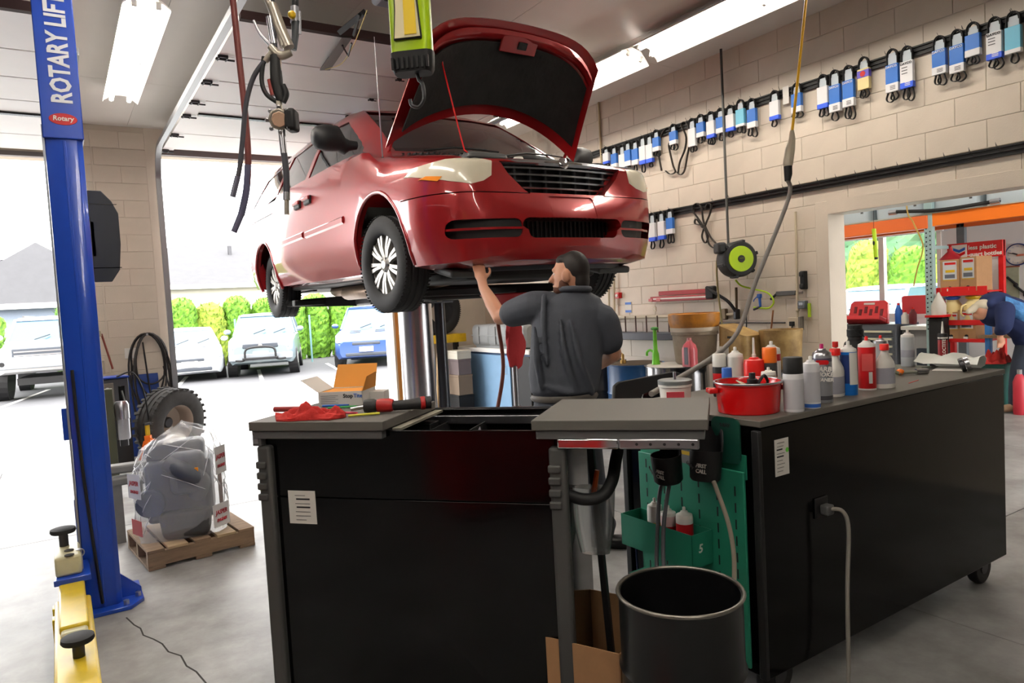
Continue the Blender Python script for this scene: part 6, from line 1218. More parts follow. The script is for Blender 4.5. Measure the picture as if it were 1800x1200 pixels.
# ================================================================ the room beyond the doorway
XF, RX = 10.7, 9.3
wf = MB(); WY0, WY1, WZ0, WZ1 = 5.20, 7.0, .95, 2.30
wy = sorted((hit(1655, 430, 0, XF).y, hit(1465, 430, 0, XF).y)); WZ1 = hit(1500, 412, 0, XF).z; WZ0 = 1.0
wf.bb((XF, -4, 0), (XF+.15, wy[0], ZC)); wf.bb((XF, wy[1], 0), (XF+.15, YB, ZC)); wf.bb((XF, wy[0], 0), (XF+.15, wy[1], WZ0)); wf.bb((XF, wy[0], WZ1), (XF+.15, wy[1], ZC))
struct(wf.build('wall_far', WHITEW)); struct(MB().bb((XW+.2, YB, 0), (XF+.15, YB+.15, ZC)).build('wall_side', WHITEW)); struct(MB().bb((XW+.2, -4, ZC), (XF+.15, YB+.15, ZC+.1)).build('ceiling_far', WHITEW))
win = struct(root('window_1', (XF, sum(wy)/2, (WZ0+WZ1)/2), None, None)); cy, cz = win.location.y, win.location.z
hw, hh = (wy[1]-wy[0])/2, (WZ1-WZ0)/2
for a, b in (((-.02, -hw, hh-.06), (.06, hw, hh)), ((-.02, -hw, -hh), (.06, hw, -hh+.06)), ((-.02, -hw, -hh), (.06, -hw+.06, hh)), ((-.02, hw-.06, -hh), (.06, hw, hh)), ((-.02, -.05+.05, -hh), (.06, .08, hh))): MB().bb(a, b).build('window_frame', WHITE, win)
for a, b in ((-hw, .03), (.03, hw)): MB().bb((.03, a, -hh), (.034, b, hh)).build('window_pane', mat('clear_pane', (.97, 1, .98), .0, trans=1.0), win)
MB().bb((-.06, -hw-.05, hh-.10), (-.02, hw+.05, hh+.06)).build('blind_box', WHITE, win, bevel=.01)
lamp(7.4, 3.2, 'unseen fluorescent light added to brighten the next room beyond the doorway', z=3.70); lamp(7.4, 6.4, 'unseen fluorescent light added to brighten the depth of the next room beyond the doorway', z=3.70)  # both lamps are added above the view to light this room
# pallet rack: orange beams, grey-green perforated post, tanks on top
RK2 = root('pallet_rack', (RX, 4.6, 0), 'orange and grey pallet rack in the next room', 'rack')
def rr(x, y, z): return Vector((x, y, z))-RK2.location
bz0, bz1 = hit(1800, 379, 0, RX).z, hit(1800, 353, 0, RX).z; py_ = hit(1633, 450, 0, RX).y; pe = hit(1640, 450, 0, RX).y; bl = hit(1446, 400, 0, RX).y; br = hit(1880, 350, 0, RX).y
for k, (a, b, d) in enumerate(((bl+.3, py_-.0, -.02), (py_, br-.5, 0))): 
    M = MB(); M.bb(rr(RX+d, a, bz0-.02*(1-k)), rr(RX+d+.06, b, bz1-.02*(1-k))); M.build('beam', (mat('beam_orange_dull', (.88, .42, .18), .5), mat('beam_orange', (.93, .46, .05), .45))[k], RK2, bevel=.004)
    MB().bb(rr(RX+d+.06, a, bz0-.02*(1-k)), rr(RX+d+.09, b, bz0+.05)).build('beam_step', (mat('beam_orange_dull', (.88, .42, .18), .5), mat('beam_orange', (.93, .46, .05), .45))[k], RK2)
    MB().bb(rr(RX+.8, a, bz0), rr(RX+.86, b, bz1)).build('beam', mat('beam_orange_dull', (.88, .42, .18), .5), RK2, bevel=.004)
PG2 = mat('rack_green', (.60, .70, .70), .45)
pw2 = abs(py_-hit(1645, 450, 0, RX).y)
for x in (RX-.01, RX+.80):
    p = MB().bb(rr(x, py_-pw2*.6, 0), rr(x+.07, py_+pw2*.6, bz1+.25)).build('upright', PG2 if x < RX+.5 else mat('rack_grey2', (.4, .43, .45), .5), RK2, bevel=.004)
    if x < RX+.5:
        for k in range(24):
            for s in (-1, 1): MB().cyl(rr(x-.002, py_+s*pw2*.28, .9+k*.055+.02*s), rr(x+.002, py_+s*pw2*.28, .9+k*.055+.02*s), .010, n=8).build('hole', BLACKM, p)
MB().bb(rr(RX, py_-.02, bz0-.28), rr(RX+.85, py_+.02, bz0-.24)).build('brace', PG2, RK2); MB().tube([rr(RX+.05, py_, .9), rr(RX+.82, py_, bz0-.3)], .025, n=6).build('brace', mat('rack_grey2', (.4, .43, .45), .5), RK2)
MB().bb(rr(RX-.02, bl+.2, bz1-.01), rr(RX+.9, br-.5, bz1)).build('deck', mat('deck_board', (.75, .72, .66), .7), RK2)
TKM = mat('tank_white', (.78, .83, .86), .4)
for k, (a, b, zt_, lab) in enumerate(((1458, 1527, 368, 'pale plastic tank at the far end of the orange rack'), (1535, 1622, 358, 'pale plastic tank in the middle of the orange rack'), (1630, 1722, 348, 'large pale plastic tank right of the middle on the orange rack'), (1727, 1850, 335, 'large pale plastic tank at the near end of the orange rack'))):
    ya, yb = hit(a, 380, 0, RX+.1).y, hit(b, 380, 0, RX+.1).y; t = root('plastic_tank', (RX+.42, (ya+yb)/2, bz1), lab, 'tank', 'plastic tanks on the rack'); L = abs(ya-yb)-.03
    M = MB(); M.loft([[(p*s, q*s2, z) for p, q in rrect(.66, L, .10, 5)] for z, s, s2 in ((0.0, .94, .94), (.03, 1, 1), (.34, 1, 1), (.42, .96, .96), (.46, .8, .85))]); M.build('tank_body', TKM, t, smooth=40); MB().cyl((0, 0, .46), (0, 0, .51), .09, n=18).build('tank_cap', WPLAST, t)
    for zz in (.12, .25): MB().bb((-.335, -L/2+.06, zz), (-.325, -L/2+.09, zz+.02)).build('moulded_mark', GREYP, t)
P = [hit(1563, 374, 0, RX-.06), hit(1580, 372, 0, RX-.06), hit(1650, 369, 0, RX-.05), hit(1730, 357, 0, RX-.05), hit(1758, 352, 0, RX-.05)]; o = root('hydraulic_hose', P[0], 'black hydraulic hose with steel ends lying along the orange beam', 'hose'); MB().tube([p-P[0] for p in catmull(P)], .022, n=8).build('hose', RUBBER, o, smooth=60)
for i, j in ((0, 1), (4, 3)): d = (P[j]-P[i]).normalized()*.10; MB().cyl(P[i]-P[0], P[i]-P[0]+d, .032, n=8).build('fitting', STEEL, o)
P = [hit(1593, 355, 0, RX-.1), hit(1605, 390, 0, RX-.1), hit(1621, 425, 0, RX-.12), hit(1621, 445, 0, RX-.12), hit(1613, 470, 0, RX-.12), hit(1606, 503, 0, RX-.12)]; P = [P[0]+Vector((0, 0, ZC-P[0].z))]+P; o = MB().tube([p-P[0] for p in catmull(P)], .010, n=6).build('air_line', mat('hose_mustard', (.66, .54, .25), .5), None, smooth=60, loc=P[0]); tag(o, 'mustard air line hanging in front of the grey rack post', 'hose')
P = [hit(1536, 340, 0, RX-.15), hit(1536, 402, 0, RX-.15), hit(1540, 452, 0, RX-.15)]; o = root('tether_light', P[0]+Vector((0, 0, ZC-P[0].z)), 'lime green work light hanging on a string in the next room', 'work light'); q = o.location; MB().tube([Vector((0, 0, 0)), P[1]-q], .003, n=4).build('string', BLACKM, o); MB().tube([P[1]-q, P[2]-q], .030, n=8, flat=.7).build('light_body', LIME, o); MB().cyl(P[2]-q, P[2]-q-Vector((0, 0, .03)), .022, n=8).build('tip', BLACKM, o); MB().ell((P[1]+P[2])/2-q+Vector((-.03, 0, 0)), (.012, .015, .03)).build('switch', BLACKM, o)
# grey drawer cabinet with clutter
CX = 9.75; ya, yb = hit(1460, 570, 0, CX).y, hit(1575, 570, 0, CX).y; zt_ = hit(1520, 570, 0, CX).z
TC = root('drawer_cabinet', (CX+.3, (ya+yb)/2, 0), 'grey drawer cabinet under the window in the next room', 'cabinet'); L = abs(ya-yb); MB().bb((-.30, -L/2, .08), (.30, L/2, zt_)).build('carcass', mat('cab_grey', (.36, .38, .41), .5), TC, bevel=.006)
for k in range(7):
    for s in (-1, 1):
        z = .16+k*(zt_-.22)/7; d = MB().bb((-.312, s*L/4-L/4+.03, z), (-.30, s*L/4+L/4-.03, z+(zt_-.22)/7-.02)).build('drawer', mat('cab_drawer', (.33, .35, .38), .5), TC, bevel=.003); MB().bb((-.335, s*L/4-L/4+.05, z+(zt_-.22)/7-.055), (-.312, s*L/4+L/4-.05, z+(zt_-.22)/7-.028)).build('handle', mat('handle_cream', (.86, .85, .75), .4), d)
for x in (-.22, .22):
    for y in (-L/2+.12, L/2-.12): MB().bb((x-.04, y-.04, 0), (x+.04, y+.04, .08)).build('foot', BLACKM, TC)
p = hit(1525, 560, 0, CX+.15); cs = root('tool_case', (CX+.15, p.y, zt_), 'open red tool case standing on the grey cabinet', 'tool case', rot=(0, radians(18), 0)); W2 = abs(hit(1488, 550, 0, CX).y-hit(1560, 550, 0, CX).y)/2
RC = mat('case_red', (.82, .2, .22), .45); MB().prism([(-W2, 0), (W2, 0), (W2*.95, .30), (W2*.80, .34), (-W2*.72, .34), (-W2*.86, .30)], -.03, .03, 'yz').build('lid', RC, cs, bevel=.01)
for k in range(6): MB().box((-.034, -W2*.65+k*W2*.26, .16+.04*(k % 2)), (.008, .04, .10)).build('tool_recess', mat('case_dark', (.42, .08, .1), .5), cs)
MB().box((-.036, 0, .29), (.01, .16, .03)).build('handle', PAPER, cs); MB().bb((-.25, -W2, 0), (-.06, W2, .06)).build('tray', RC, cs, bevel=.01)
cl = [(1477, 'yellow and red plastic packet at the left of the grey cabinet', mat('packet_red', (.75, .25, .2), .5), .12), (1580, 'blue and silver spray can beside the red tool case', LBLUE, .26), (1591, 'small bottle with a red cap right of the spray can', WPLAST, .16), (1605, 'dark red grease cartridge standing on the bench', mat('maroon', (.4, .1, .12), .5), .2)]
for px, lab, m, h2 in cl:
    p = hit(px, 566, 0, CX+.12); o = root('bench_item', (CX+.12, p.y, zt_), lab, 'container'); MB().lathe([(.045, 0), (.048, .01), (.048, h2*.7), (.03, h2*.85), (.02, h2)], 14).build('body', m, o, smooth=40); MB().cyl((0, 0, h2), (0, 0, h2+.03), .018, n=10).build('cap', REDPL, o)
# white bench right of the cabinet
yc = hit(1640, 570, 0, CX).y; BN = root('white_bench', (CX+.3, (yb+yc)/2-.02, 0), 'white workbench between the cabinet and the red rack', 'workbench'); L2 = abs(yb-yc)-.06; MB().bb((-.28, -L2/2, zt_-.08), (.28, L2/2, zt_-.03)).build('top', WHITE, BN, bevel=.005); MB().bb((-.2, -L2/2+.02, .1), (.26, L2/2-.02, zt_-.08)).build('cabinet', mat('bench_grey', (.62, .62, .62), .5), BN); MB().bb((-.26, -L2/2+.05, 0), (-.2, L2/2-.2, .62)).build('dark_bin', mat('bin_navy', (.16, .2, .25), .4), BN)
for s in (-1, 1): MB().bb((-.26, s*(L2/2-.03)-.02, 0), (-.22, s*(L2/2-.03)+.02, zt_-.08)).build('leg', GREYP, BN)
p = hit(1592, 520, 0, CX+.2); o = MB().prism([(-.17, 0), (.17, 0), (.17, .24), (.14, .26), (-.17, .26)], -.015, .015, 'yz').build('red_clipboard', mat('board_red', (.80, .25, .27), .5), None, loc=(CX+.42, p.y, zt_+.12), bevel=.006); tag(o, 'red plastic panel standing by the window', 'panel'); MB().bb((-.012, -.02, -.15), (.012, .02, .0)).build('stand', GREYP, o)
# red oil display rack
DX = 9.55
ra, rb = hit(1652, 500, 0, DX).y, hit(1750, 500, 0, DX).y; RR = root('oil_display', (DX, (ra+rb)/2, 0), 'red steel display rack of boxed oil in the next room', 'rack'); L = abs(ra-rb); ztop = hit(1700, 425, 0, DX).z; zs1 = hit(1690, 512, 0, DX).z; zs2 = hit(1690, 563, 0, DX).z
RD = mat('rack_red', (.80, .09, .10), .35)
for s in (-1, 1): MB().bb((.22, s*(L/2-.03)-.03, 0), (.28, s*(L/2-.03)+.03, ztop)).build('post', RD, RR, bevel=.005); MB().tube([(.24, s*(L/2-.04), zs2+.05), (-.10, s*(L/2-.04), zs1-.02)], .015, n=6).build('strut', RD, RR)
MB().bb((.20, -L/2, ztop-.20), (.26, L/2, ztop)).build('header_board', RD, RR, bevel=.005)
text('header_print', '69% less plastic', .075, PAPER, RR, (.196, -.02, ztop-.07), (pi/2, 0, -pi/2), bold=.002); text('header_print', 'than 4-quart bottles', .07, PAPER, RR, (.196, -.03, ztop-.155), (pi/2, 0, -pi/2), bold=.002)
lgp = MB().bb((.192, L/2-.24, ztop-.18), (.197, L/2-.06, ztop-.02)).build('logo_panel', PAPER, RR)
for k in range(2): MB().prism([(L/2-.22, ztop-.09-.05*k), (L/2-.15, ztop-.12-.05*k), (L/2-.08, ztop-.09-.05*k), (L/2-.08, ztop-.055-.05*k), (L/2-.15, ztop-.085-.05*k), (L/2-.22, ztop-.055-.05*k)], .188, .192, 'yz').build('chevron', LBLUE if k == 0 else REDP, RR)
for z in (zs1, zs2, .78): MB().bb((-.16, -L/2+.02, z-.015), (.26, L/2-.02, z)).build('shelf', RD, RR); MB().bb((-.17, -L/2+.02, z-.05 if z > .8 else z-.03), (-.16, L/2-.02, z+.06 if z == zs1 else z+.015)).build('shelf_lip', RD, RR, bevel=.004)
MB().bb((.24, -L/2+.06, .8), (.25, L/2-.06, ztop-.22)).build('back_sheet', WHITEW, RR)
def oilbox(px, py, zb, w, h, d, tilt, label, g='boxed oil on the red rack'):
    p = hit(px, py, 0, DX-.1); o = root('oil_box', (DX-.02, p.y, zb+.003), label, 'box', g, rot=(0, 0, tilt)); MB().bb((-d/2, -w/2, 0), (d/2, w/2, h)).build('carton', KRAFT, o, bevel=.004)
    MB().bb((-d/2-.003, -w/2+.03, h*.38), (-d/2-.001, w/2-.03, h*.95)).build('label_sheet', mat('oil_label', (.74, .75, .76), .5), o); MB().bb((-d/2-.005, -w/2+.04, h*.84), (-d/2-.003, w/2-.05, h*.91)).build('red_flash', REDP, o); MB().bb((-d/2-.005, -w/2+.05, h*.60), (-d/2-.003, w/2-.06, h*.68)).build('yellow_flash', YELLOW, o); MB().bb((-d/2-.005, -w/2+.05, h*.42), (-d/2-.003, w/2-.05, h*.54)).build('grey_print', mat('print_grey', (.35, .36, .4), .5), o)
    MB().bb((-d/2-.004, -w/2+.03, h*.355), (-d/2-.002, w/2-.03, h*.375)).build('yellow_line', YELLOW, o); MB().cyl((-d/2-.012, 0, h*.12), (-d/2, 0, h*.12), .02, n=10).build('tap', BLACKM, o); MB().bb((-d/2-.02, -.02, h*.02), (-d/2-.005, .03, h*.10)).build('tag', PAPER, o)
oilbox(1668, 480, zs1, .21, .40, .26, .25, 'brown oil box at the left of the top shelf of the red rack'); oilbox(1710, 480, zs1, .22, .42, .26, -.25, 'brown oil box at the right of the top shelf of the red rack'); oilbox(1672, 600, .78, .20, .34, .26, .2, 'brown oil box at the left of the bottom shelf of the red rack'); oilbox(1706, 600, .78, .22, .36, .26, -.15, 'brown oil box at the right of the bottom shelf of the red rack')
for px, cm, lab in ((1671, mat('cap_blue2', (.18, .36, .78), .4), 'cream jug with a blue lid on the red rack'), (1707, YELLOW, 'cream jug with a yellow lid on the red rack')):
    p = hit(px, 540, 0, DX-.1); o = root('measuring_jug', (DX-.04, p.y, zs2), lab, 'jug', 'cream jugs on the red rack'); JM = mat('jug_cream', (.86, .78, .55), .4); M = MB(); M.lathe([(.12, 0), (.125, .01), (.10, .20), (.065, .25), (.06, .27)], 20); M.build('jug', JM, o, smooth=40); MB().lathe([(.06, .262), (.085, .285), (.085, .30), (.05, .31)], 20).build('lid', cm, o, smooth=40); MB().tube(catmull([(-.085, .05, .2), (-.13, .07, .18), (-.14, .08, .1), (-.115, .06, .06)]), .012, n=6).build('handle', JM, o, smooth=60)
p = hit(1666, 415, 0, DX); o = MB().lathe([(.15, 0), (.13, .01), (.02, .12), (.015, .16)], 20).build('red_funnel', mat('funnel_red', (.62, .12, .16), .5), None, smooth=40, loc=(DX+.05, hit(1667, 418, 0, DX).y, zs1+.405)); tag(o, 'dark red funnel upside down on the left oil box', 'funnel')
p = hit(1650, 535, 0, DX); o = MB().lathe([(.085, 0), (.085, .12), (.01, .28)], 14).build('white_cone', mat('cone_grey', (.78, .76, .72), .6), None, smooth=40, loc=(DX-.25, hit(1650, 535, 0, DX-.25).y, hit(1650, 553, 0, DX-.25).z)); tag(o, 'pale cone of rolled card left of the cream jugs', 'cone')
# shelf for it
o = root('side_cart', (DX-.25, hit(1648, 540, 0, DX-.25).y, 0), 'dark utility cart left of the red rack', 'cart'); zz = hit(1650, 553, 0, DX-.25).z; MB().bb((-.10, -.11, zz-.03), (.14, .11, zz)).build('tray', RD, o, bevel=.005); MB().bb((-.06, -.09, .2), (.12, .09, zz-.03)).build('body', BLACKM, o, bevel=.02); MB().bb((-.12, -.12, 0), (.12, .12, .2)).build('base', BLACKM, o)
# clock, thermostat and maps on the white wall
p = hit(1790, 447, 0, XF); CK = root('wall_clock', (XF, p.y, p.z), 'round white wall clock with a blue rim in the next room', 'clock'); r_ = abs(hit(1768, 447, 0, XF).y-p.y); Xm = Matrix.Rotation(-pi/2, 4, 'Y')
MB().lathe([(r_, 0), (r_, .03), (r_*.93, .04), (r_*.9, .035)], 36, Xm, caps=False).build('rim', mat('clock_blue', (.16, .2, .42), .35), CK, smooth=40); MB().lathe([(.001, .02), (r_*.93, .02)], 36, Xm, caps=False).build('dial', PAPER, CK)
for k, s_ in enumerate(('12', '1', '2', '3', '4', '5', '6', '7', '8', '9', '10', '11')): t = pi/2-k*pi/6; text('numeral', s_, r_*.2, mat('numeral', (.5, .6, .75), .5), CK, (-.023, -r_*.74*cos(t), r_*.74*sin(t)), (pi/2, 0, -pi/2))
MB().tube([(-.028, 0, 0), (-.028, .25*r_*1.6, .02)], .008, n=4).build('hour_hand', INK, CK); MB().tube([(-.030, 0, 0), (-.030, r_*.75, .03)], .005, n=4).build('minute_hand', INK, CK); MB().box((-.024, -r_*.2, -.01), (.003, r_*.6, r_*.18)).build('dial_picture', mat('dial_pic', (.85, .5, .4), .6), CK)
p = hit(1762, 505, 0, XF); o = MB().bb((-.01, -.20, -.27), (0, .20, .27)).build('wall_chart', mat('chart', (.66, .68, .58), .7, var=.25, scale=8), None, loc=(XF, p.y, p.z)); tag(o, 'faded paper chart on the white wall behind the bending person', 'chart'); MB().bb((-.013, -.21, .26), (-.0, .21, .28)).build('top_rail', mat('rail_brown', (.6, .35, .25), .6), o)
for px, py, lab in ((1779, 493, 'black marker hanging slantwise under the clock'), (1796, 510, 'black tool hanging under the clock at the edge of the picture')):
    p = hit(px, py, 0, XF); o = root('hanging_tool', (XF-.02, p.y, p.z), lab, 'tool'); MB().tube([(0, .05, .05), (0, -.05, -.05)], .015, n=6).build('body', BLACKM, o); MB().ell((0, -.05, -.06), (.02, .03, .03)).build('tip', BLACKM, o); MB().cyl((.02, .05, .06), (-.01, .05, .06), .006, n=6).build('nail', STEEL, o)
# blue frame, red bottle and rag near the bending person
o = root('blue_trestle', (9.35, hit(1738, 600, 0, 9.35).y, 0), 'bright blue steel trestle with a wooden board in the next room', 'trestle'); TB = mat('trestle_blue', (.22, .50, .80), .4); zz = hit(1738, 560, 0, 9.35).z
for y in (.0, -.75): MB().bb((-.03, y-.03, 0), (.03, y+.03, zz)).build('leg', TB, o, bevel=.004)
MB().bb((-.03, -.8, zz-.05), (.03, .05, zz)).build('top_bar', TB, o); MB().bb((-.15, -.9, zz-.22), (.25, .05, zz-.19)).build('board', WOOD, o)
p = hit(1770, 695, 2, 0); o = root('red_cylinder', (8.9, 3.55, 0), 'red cylinder standing behind the end of the tool chest', 'cylinder'); MB().lathe([(.06, 0), (.065, .02), (.065, .36), (.045, .42), (.025, .45)], 18).build('body', mat('cyl_red', (.72, .18, .24), .4), o, smooth=40); MB().cyl((0, 0, .45), (0, 0, .50), .025, n=10).build('valve', STEEL, o)
o = root('hung_rag', (9.2, hit(1752, 628, 0, 9.2).y, hit(1752, 628, 0, 9.2).z-.06), 'red rag heap on a stool in front of the bending person', 'rag'); M = MB(); ragmesh(M, .40, .25, .16, 21); M.build('cloth', RAG, o, smooth=60); q = o.location; o = root('green_stool', (q.x, q.y, 0), 'dark green box stool under the red rag in the next room', 'stool'); MB().bb((-.12, -.12, 0), (.12, .12, q.z-.025)).build('box', mat('stool_green', (.12, .35, .32), .5), o, bevel=.005); MB().bb((-.14, -.14, q.z-.025), (.14, .14, q.z)).build('seat', mat('stool_green', (.12, .35, .32), .5), o, bevel=.005)
# ================================================================ people
def at(px, py, D):
    return Vector((0, 0, CAMH))+ray(px, py)*D
def blob(shapes, name, m, parent, voxel=.012, sm=4, bump=None):
    """limbs as tapered tubes and ellipsoids fused into one continuous skin"""
    M = MB()
    for s in shapes:
        if s[0] == 't': M.tube(catmull(s[1], 5) if len(s[1]) > 2 else s[1], (lambda P, R: R)(s[1], [s[2][min(int(i/5), len(s[2])-1)]+(s[2][min(int(i/5)+1, len(s[2])-1)]-s[2][min(int(i/5), len(s[2])-1)])*((i % 5)/5) for i in range((len(s[1])-1)*5+1)]) if len(s[1]) > 2 else s[2], n=14)
        if s[0] == 't':
            for p, r in ((s[1][0], s[2][0]), (s[1][-1], s[2][-1])): M.ell(p, (r, r, r), 12, 8)
        if s[0] == 'e': M.ell((0, 0, 0), s[2], 18, 12, Matrix.Translation(s[1]) @ (s[3].to_4x4() if len(s) > 3 else Matrix.Identity(4)))
        if s[0] == 'l': M.loft(s[1])
    o = bpy.data.objects.new(name, M.mesh(name, m, None, False)); COL.objects.link(o)
    r = o.modifiers.new('r', 'REMESH'); r.mode = 'VOXEL'; r.voxel_size = voxel; r.use_smooth_shade = True
    s_ = o.modifiers.new('s', 'SMOOTH'); s_.factor = .5; s_.iterations = sm
    dg = bpy.context.evaluated_depsgraph_get(); dg.update(); me = bpy.data.meshes.new_from_object(o.evaluated_get(dg), depsgraph=dg); old = o.data; o.modifiers.clear(); o.data = me; bpy.data.meshes.remove(old)
    if not me.materials: me.materials.append(m)
    me.shade_smooth(); o.parent = parent
    if parent: o.location = -parent.location
    return o
# ---- the mechanic
rt = Vector((CAMROT[0][0], CAMROT[1][0], 0)).normalized(); aw = Vector((-rt.y, rt.x, 0)); UP = Vector((0, 0, 1))
f1 = hit(1062, 962, 2, 0); f2 = hit(1022, 1085, 2, 0)
ME = root('person', ((f1.x+f2.x)/2, (f1.y+f2.y)/2, 0), 'person in a dark grey work shirt reaching up under the raised van', 'person')
DT = 3.95
head = at(1003, 484, DT+.02); neck = at(1012, 522, DT+.02); chest = at(1000, 570, DT+.03); waist = at(993, 660, DT); hip = at(992, 715, DT)
shL = at(938, 540, DT+.06); elL = at(879, 557, DT+.22); wrL = at(850, 506, DT+.36); hdL = at(845, 484, DT+.40)
shR = at(1056, 562, DT+.02); elR = at(1079, 622, DT+.06); wrR = at(1042, 648, DT+.26)
fdir = (-rt*.92+aw*.38).normalized(); side = UP.cross(fdir).normalized()
HM = Matrix((fdir, side, UP)).transposed()      # head frame: x = face, y = left ear
def hp_(x, y, z): return head+HM @ Vector((x, y, z))
hipL, hipR = hip-rt*.09-UP*.06, hip+rt*.09-UP*.06
ankL, ankR = f2+UP*.09+aw*.05, f1+UP*.09
knL, knR = (hipL+ankL)/2+aw*.04, (hipR+ankR)/2+aw*.04
def fing(base, dirs, r0): return ('t', [base, base+dirs[0], base+dirs[0]+dirs[1]], [r0, r0*.95, r0*.8])
hd = (hdL-wrL).normalized(); hx = rt; hy = hd.cross(hx).normalized()
hand = [('e', hdL, (.040, .022, .050), Matrix((hx, hy, hd)).transposed())]
for k, (o_, l_) in enumerate(((-.030, .034), (-.010, .042), (.011, .040), (.030, .030))):
    hand.append(fing(hdL+hx*o_+hd*.035, (hd*l_, (hd*.3-hy*.9)*l_*.8 if hy.dot(aw) < 0 else (hd*.3+hy*.9)*l_*.8), .0098))
hand.append(('t', [wrL-hd*.01, hdL], [.030, .030]))
hand.append(fing(hdL+hx*.036-hd*.01, (hx*.025+hd*.03, hd*.032), .0105))
skin = [('e', hp_(0, 0, .01), (.098, .076, .118), HM), ('e', hp_(.045, 0, -.055), (.055, .055, .055), HM), ('e', hp_(.06, 0, -.085), (.035, .036, .026), HM), ('t', [hp_(.098, 0, .01), hp_(.118, 0, -.022)], [.011, .016]), ('e', hp_(.094, 0, -.055), (.014, .024, .010), HM), ('e', hp_(.085, 0, .035), (.02, .05, .015), HM),
        ('e', hp_(.002, .083, -.005), (.024, .013, .036), HM), ('e', hp_(.002, -.083, -.005), (.024, .013, .036), HM), ('t', [hp_(-.02, 0, -.05), neck, neck-UP*.08], [.058, .060, .07]),
        ('t', [shL, elL], [.055, .047]), ('t', [elL, (elL+wrL)/2, wrL], [.046, .043, .029]), ('t', [shR, elR], [.054, .046]), ('t', [elR, wrR], [.045, .030]), ('e', wrR-rt*.05+aw*.03, (.045, .03, .03)),
        ('t', [neck-UP*.05, chest, waist, hip], [.10, .13, .12, .12]), ('t', [hipL, knL, ankL], [.07, .05, .04]), ('t', [hipR, knR, ankR], [.07, .05, .04])]+hand
for k in range(4): skin.append(fing(wrR-rt*.08+aw*.05+UP*(.025-.017*k), (-rt*.03, -rt*.02-aw*.01), .009))
skin.append(fing(wrR-rt*.05+aw*.02+UP*.035, (-rt*.02+UP*.015, -rt*.02), .0095))
blob(skin, 'body', SKIN, ME, voxel=.0075, sm=3)
for s in (-1, 1): MB().ell((0, 0, 0), (.008, .010, .009), 10, 8, Matrix.Translation(hp_(.083, s*.032, .012))).build('eye', mat('eye_white', (.8, .78, .76), .3), ME, smooth=60, loc=-ME.location)
# hair, brows and beard
HAIR = mat('hair_dark', (.13, .10, .09), .6, var=.3, scale=60); BRD = mat('beard', (.36, .21, .14), .8, var=.35, scale=80)
blob([('e', hp_(-.022, 0, .035), (.090, .077, .103), HM), ('e', hp_(-.058, 0, -.03), (.050, .064, .07), HM), ('e', hp_(.03, 0, .085), (.05, .062, .036), HM)], 'hair', HAIR, ME, voxel=.009, sm=2)
blob([('e', hp_(.050, 0, -.078), (.056, .056, .042), HM), ('e', hp_(.02, .052, -.05), (.035, .022, .045), HM), ('e', hp_(.02, -.052, -.05), (.035, .022, .045), HM), ('e', hp_(.096, 0, -.042), (.012, .028, .007), HM)], 'beard', BRD, ME, voxel=.008, sm=2)
# shirt
SH = mat('shirt_charcoal', (.26, .275, .31), .75, bump=.12, bscale=120, var=.12, scale=4)
def ring(c, a, b, rise=0.0, n=24): return [c+rt*(a*cos(t))+aw*(b*sin(t))+UP*(rise*cos(t)) for t in [2*pi*i/n for i in range(n)]]
tor = [ring(at(993, 696, DT), .165, .125), ring(at(992, 684, DT), .19, .145), ring(at(993, 655, DT+.01), .205, .155), ring(at(996, 610, DT+.02), .205, .155), ring(at(1000, 570, DT+.03), .21, .15), ring(at(1002, 545, DT+.03), .20, .135), ring(at(1006, 525, DT+.03), .155, .10), ring(at(1010, 512, DT+.02), .075, .075)]
slL = shL+(elL-shL)*.62; slR = shR+(elR-shR)*.60
sh = [('l', tor), ('t', [shL+rt*.10, shL, slL], [.085, .095, .080]), ('t', [shR-rt*.10, shR, slR], [.09, .095, .083]), ('e', shL+rt*.02, (.09, .09, .08)), ('e', shR-rt*.02, (.09, .09, .08))]
def fold(pts, r): return ('t', [at(a, b, d) for a, b, d in pts], [q*1.6 for q in r])
DB = DT-.155
sh += [fold([(940, 575, DB+.05), (944, 630, DB+.03), (952, 680, DB+.04)], [.006, .014, .010]), fold([(985, 560, DB+.03), (992, 620, DB), (1012, 685, DB+.02)], [.004, .012, .012]), fold([(1003, 565, DB+.03), (1018, 630, DB+.01), (1040, 690, DB+.06)], [.004, .012, .012]), fold([(957, 520, DB+.10), (955, 570, DB+.05), (962, 640, DB+.02)], [.010, .010, .006]), fold([(1058, 565, DB+.12), (1046, 620, DB+.10), (1040, 680, DB+.08)], [.008, .012, .010]), fold([(965, 680, DB+.03), (1000, 690, DB+.01), (1035, 686, DB+.05)], [.008, .012, .008])]
so = blob(sh, 'shirt', SH, ME, voxel=.010, sm=2)
MB().tube([p-ME.location for p in ring(at(1011, 508, DT+.015), .078, .076, rise=-.004)], .018, n=8, closed=True).build('collar', SH, so, smooth=60, loc=-so.location-ME.location+ME.location*1)
so.children and None
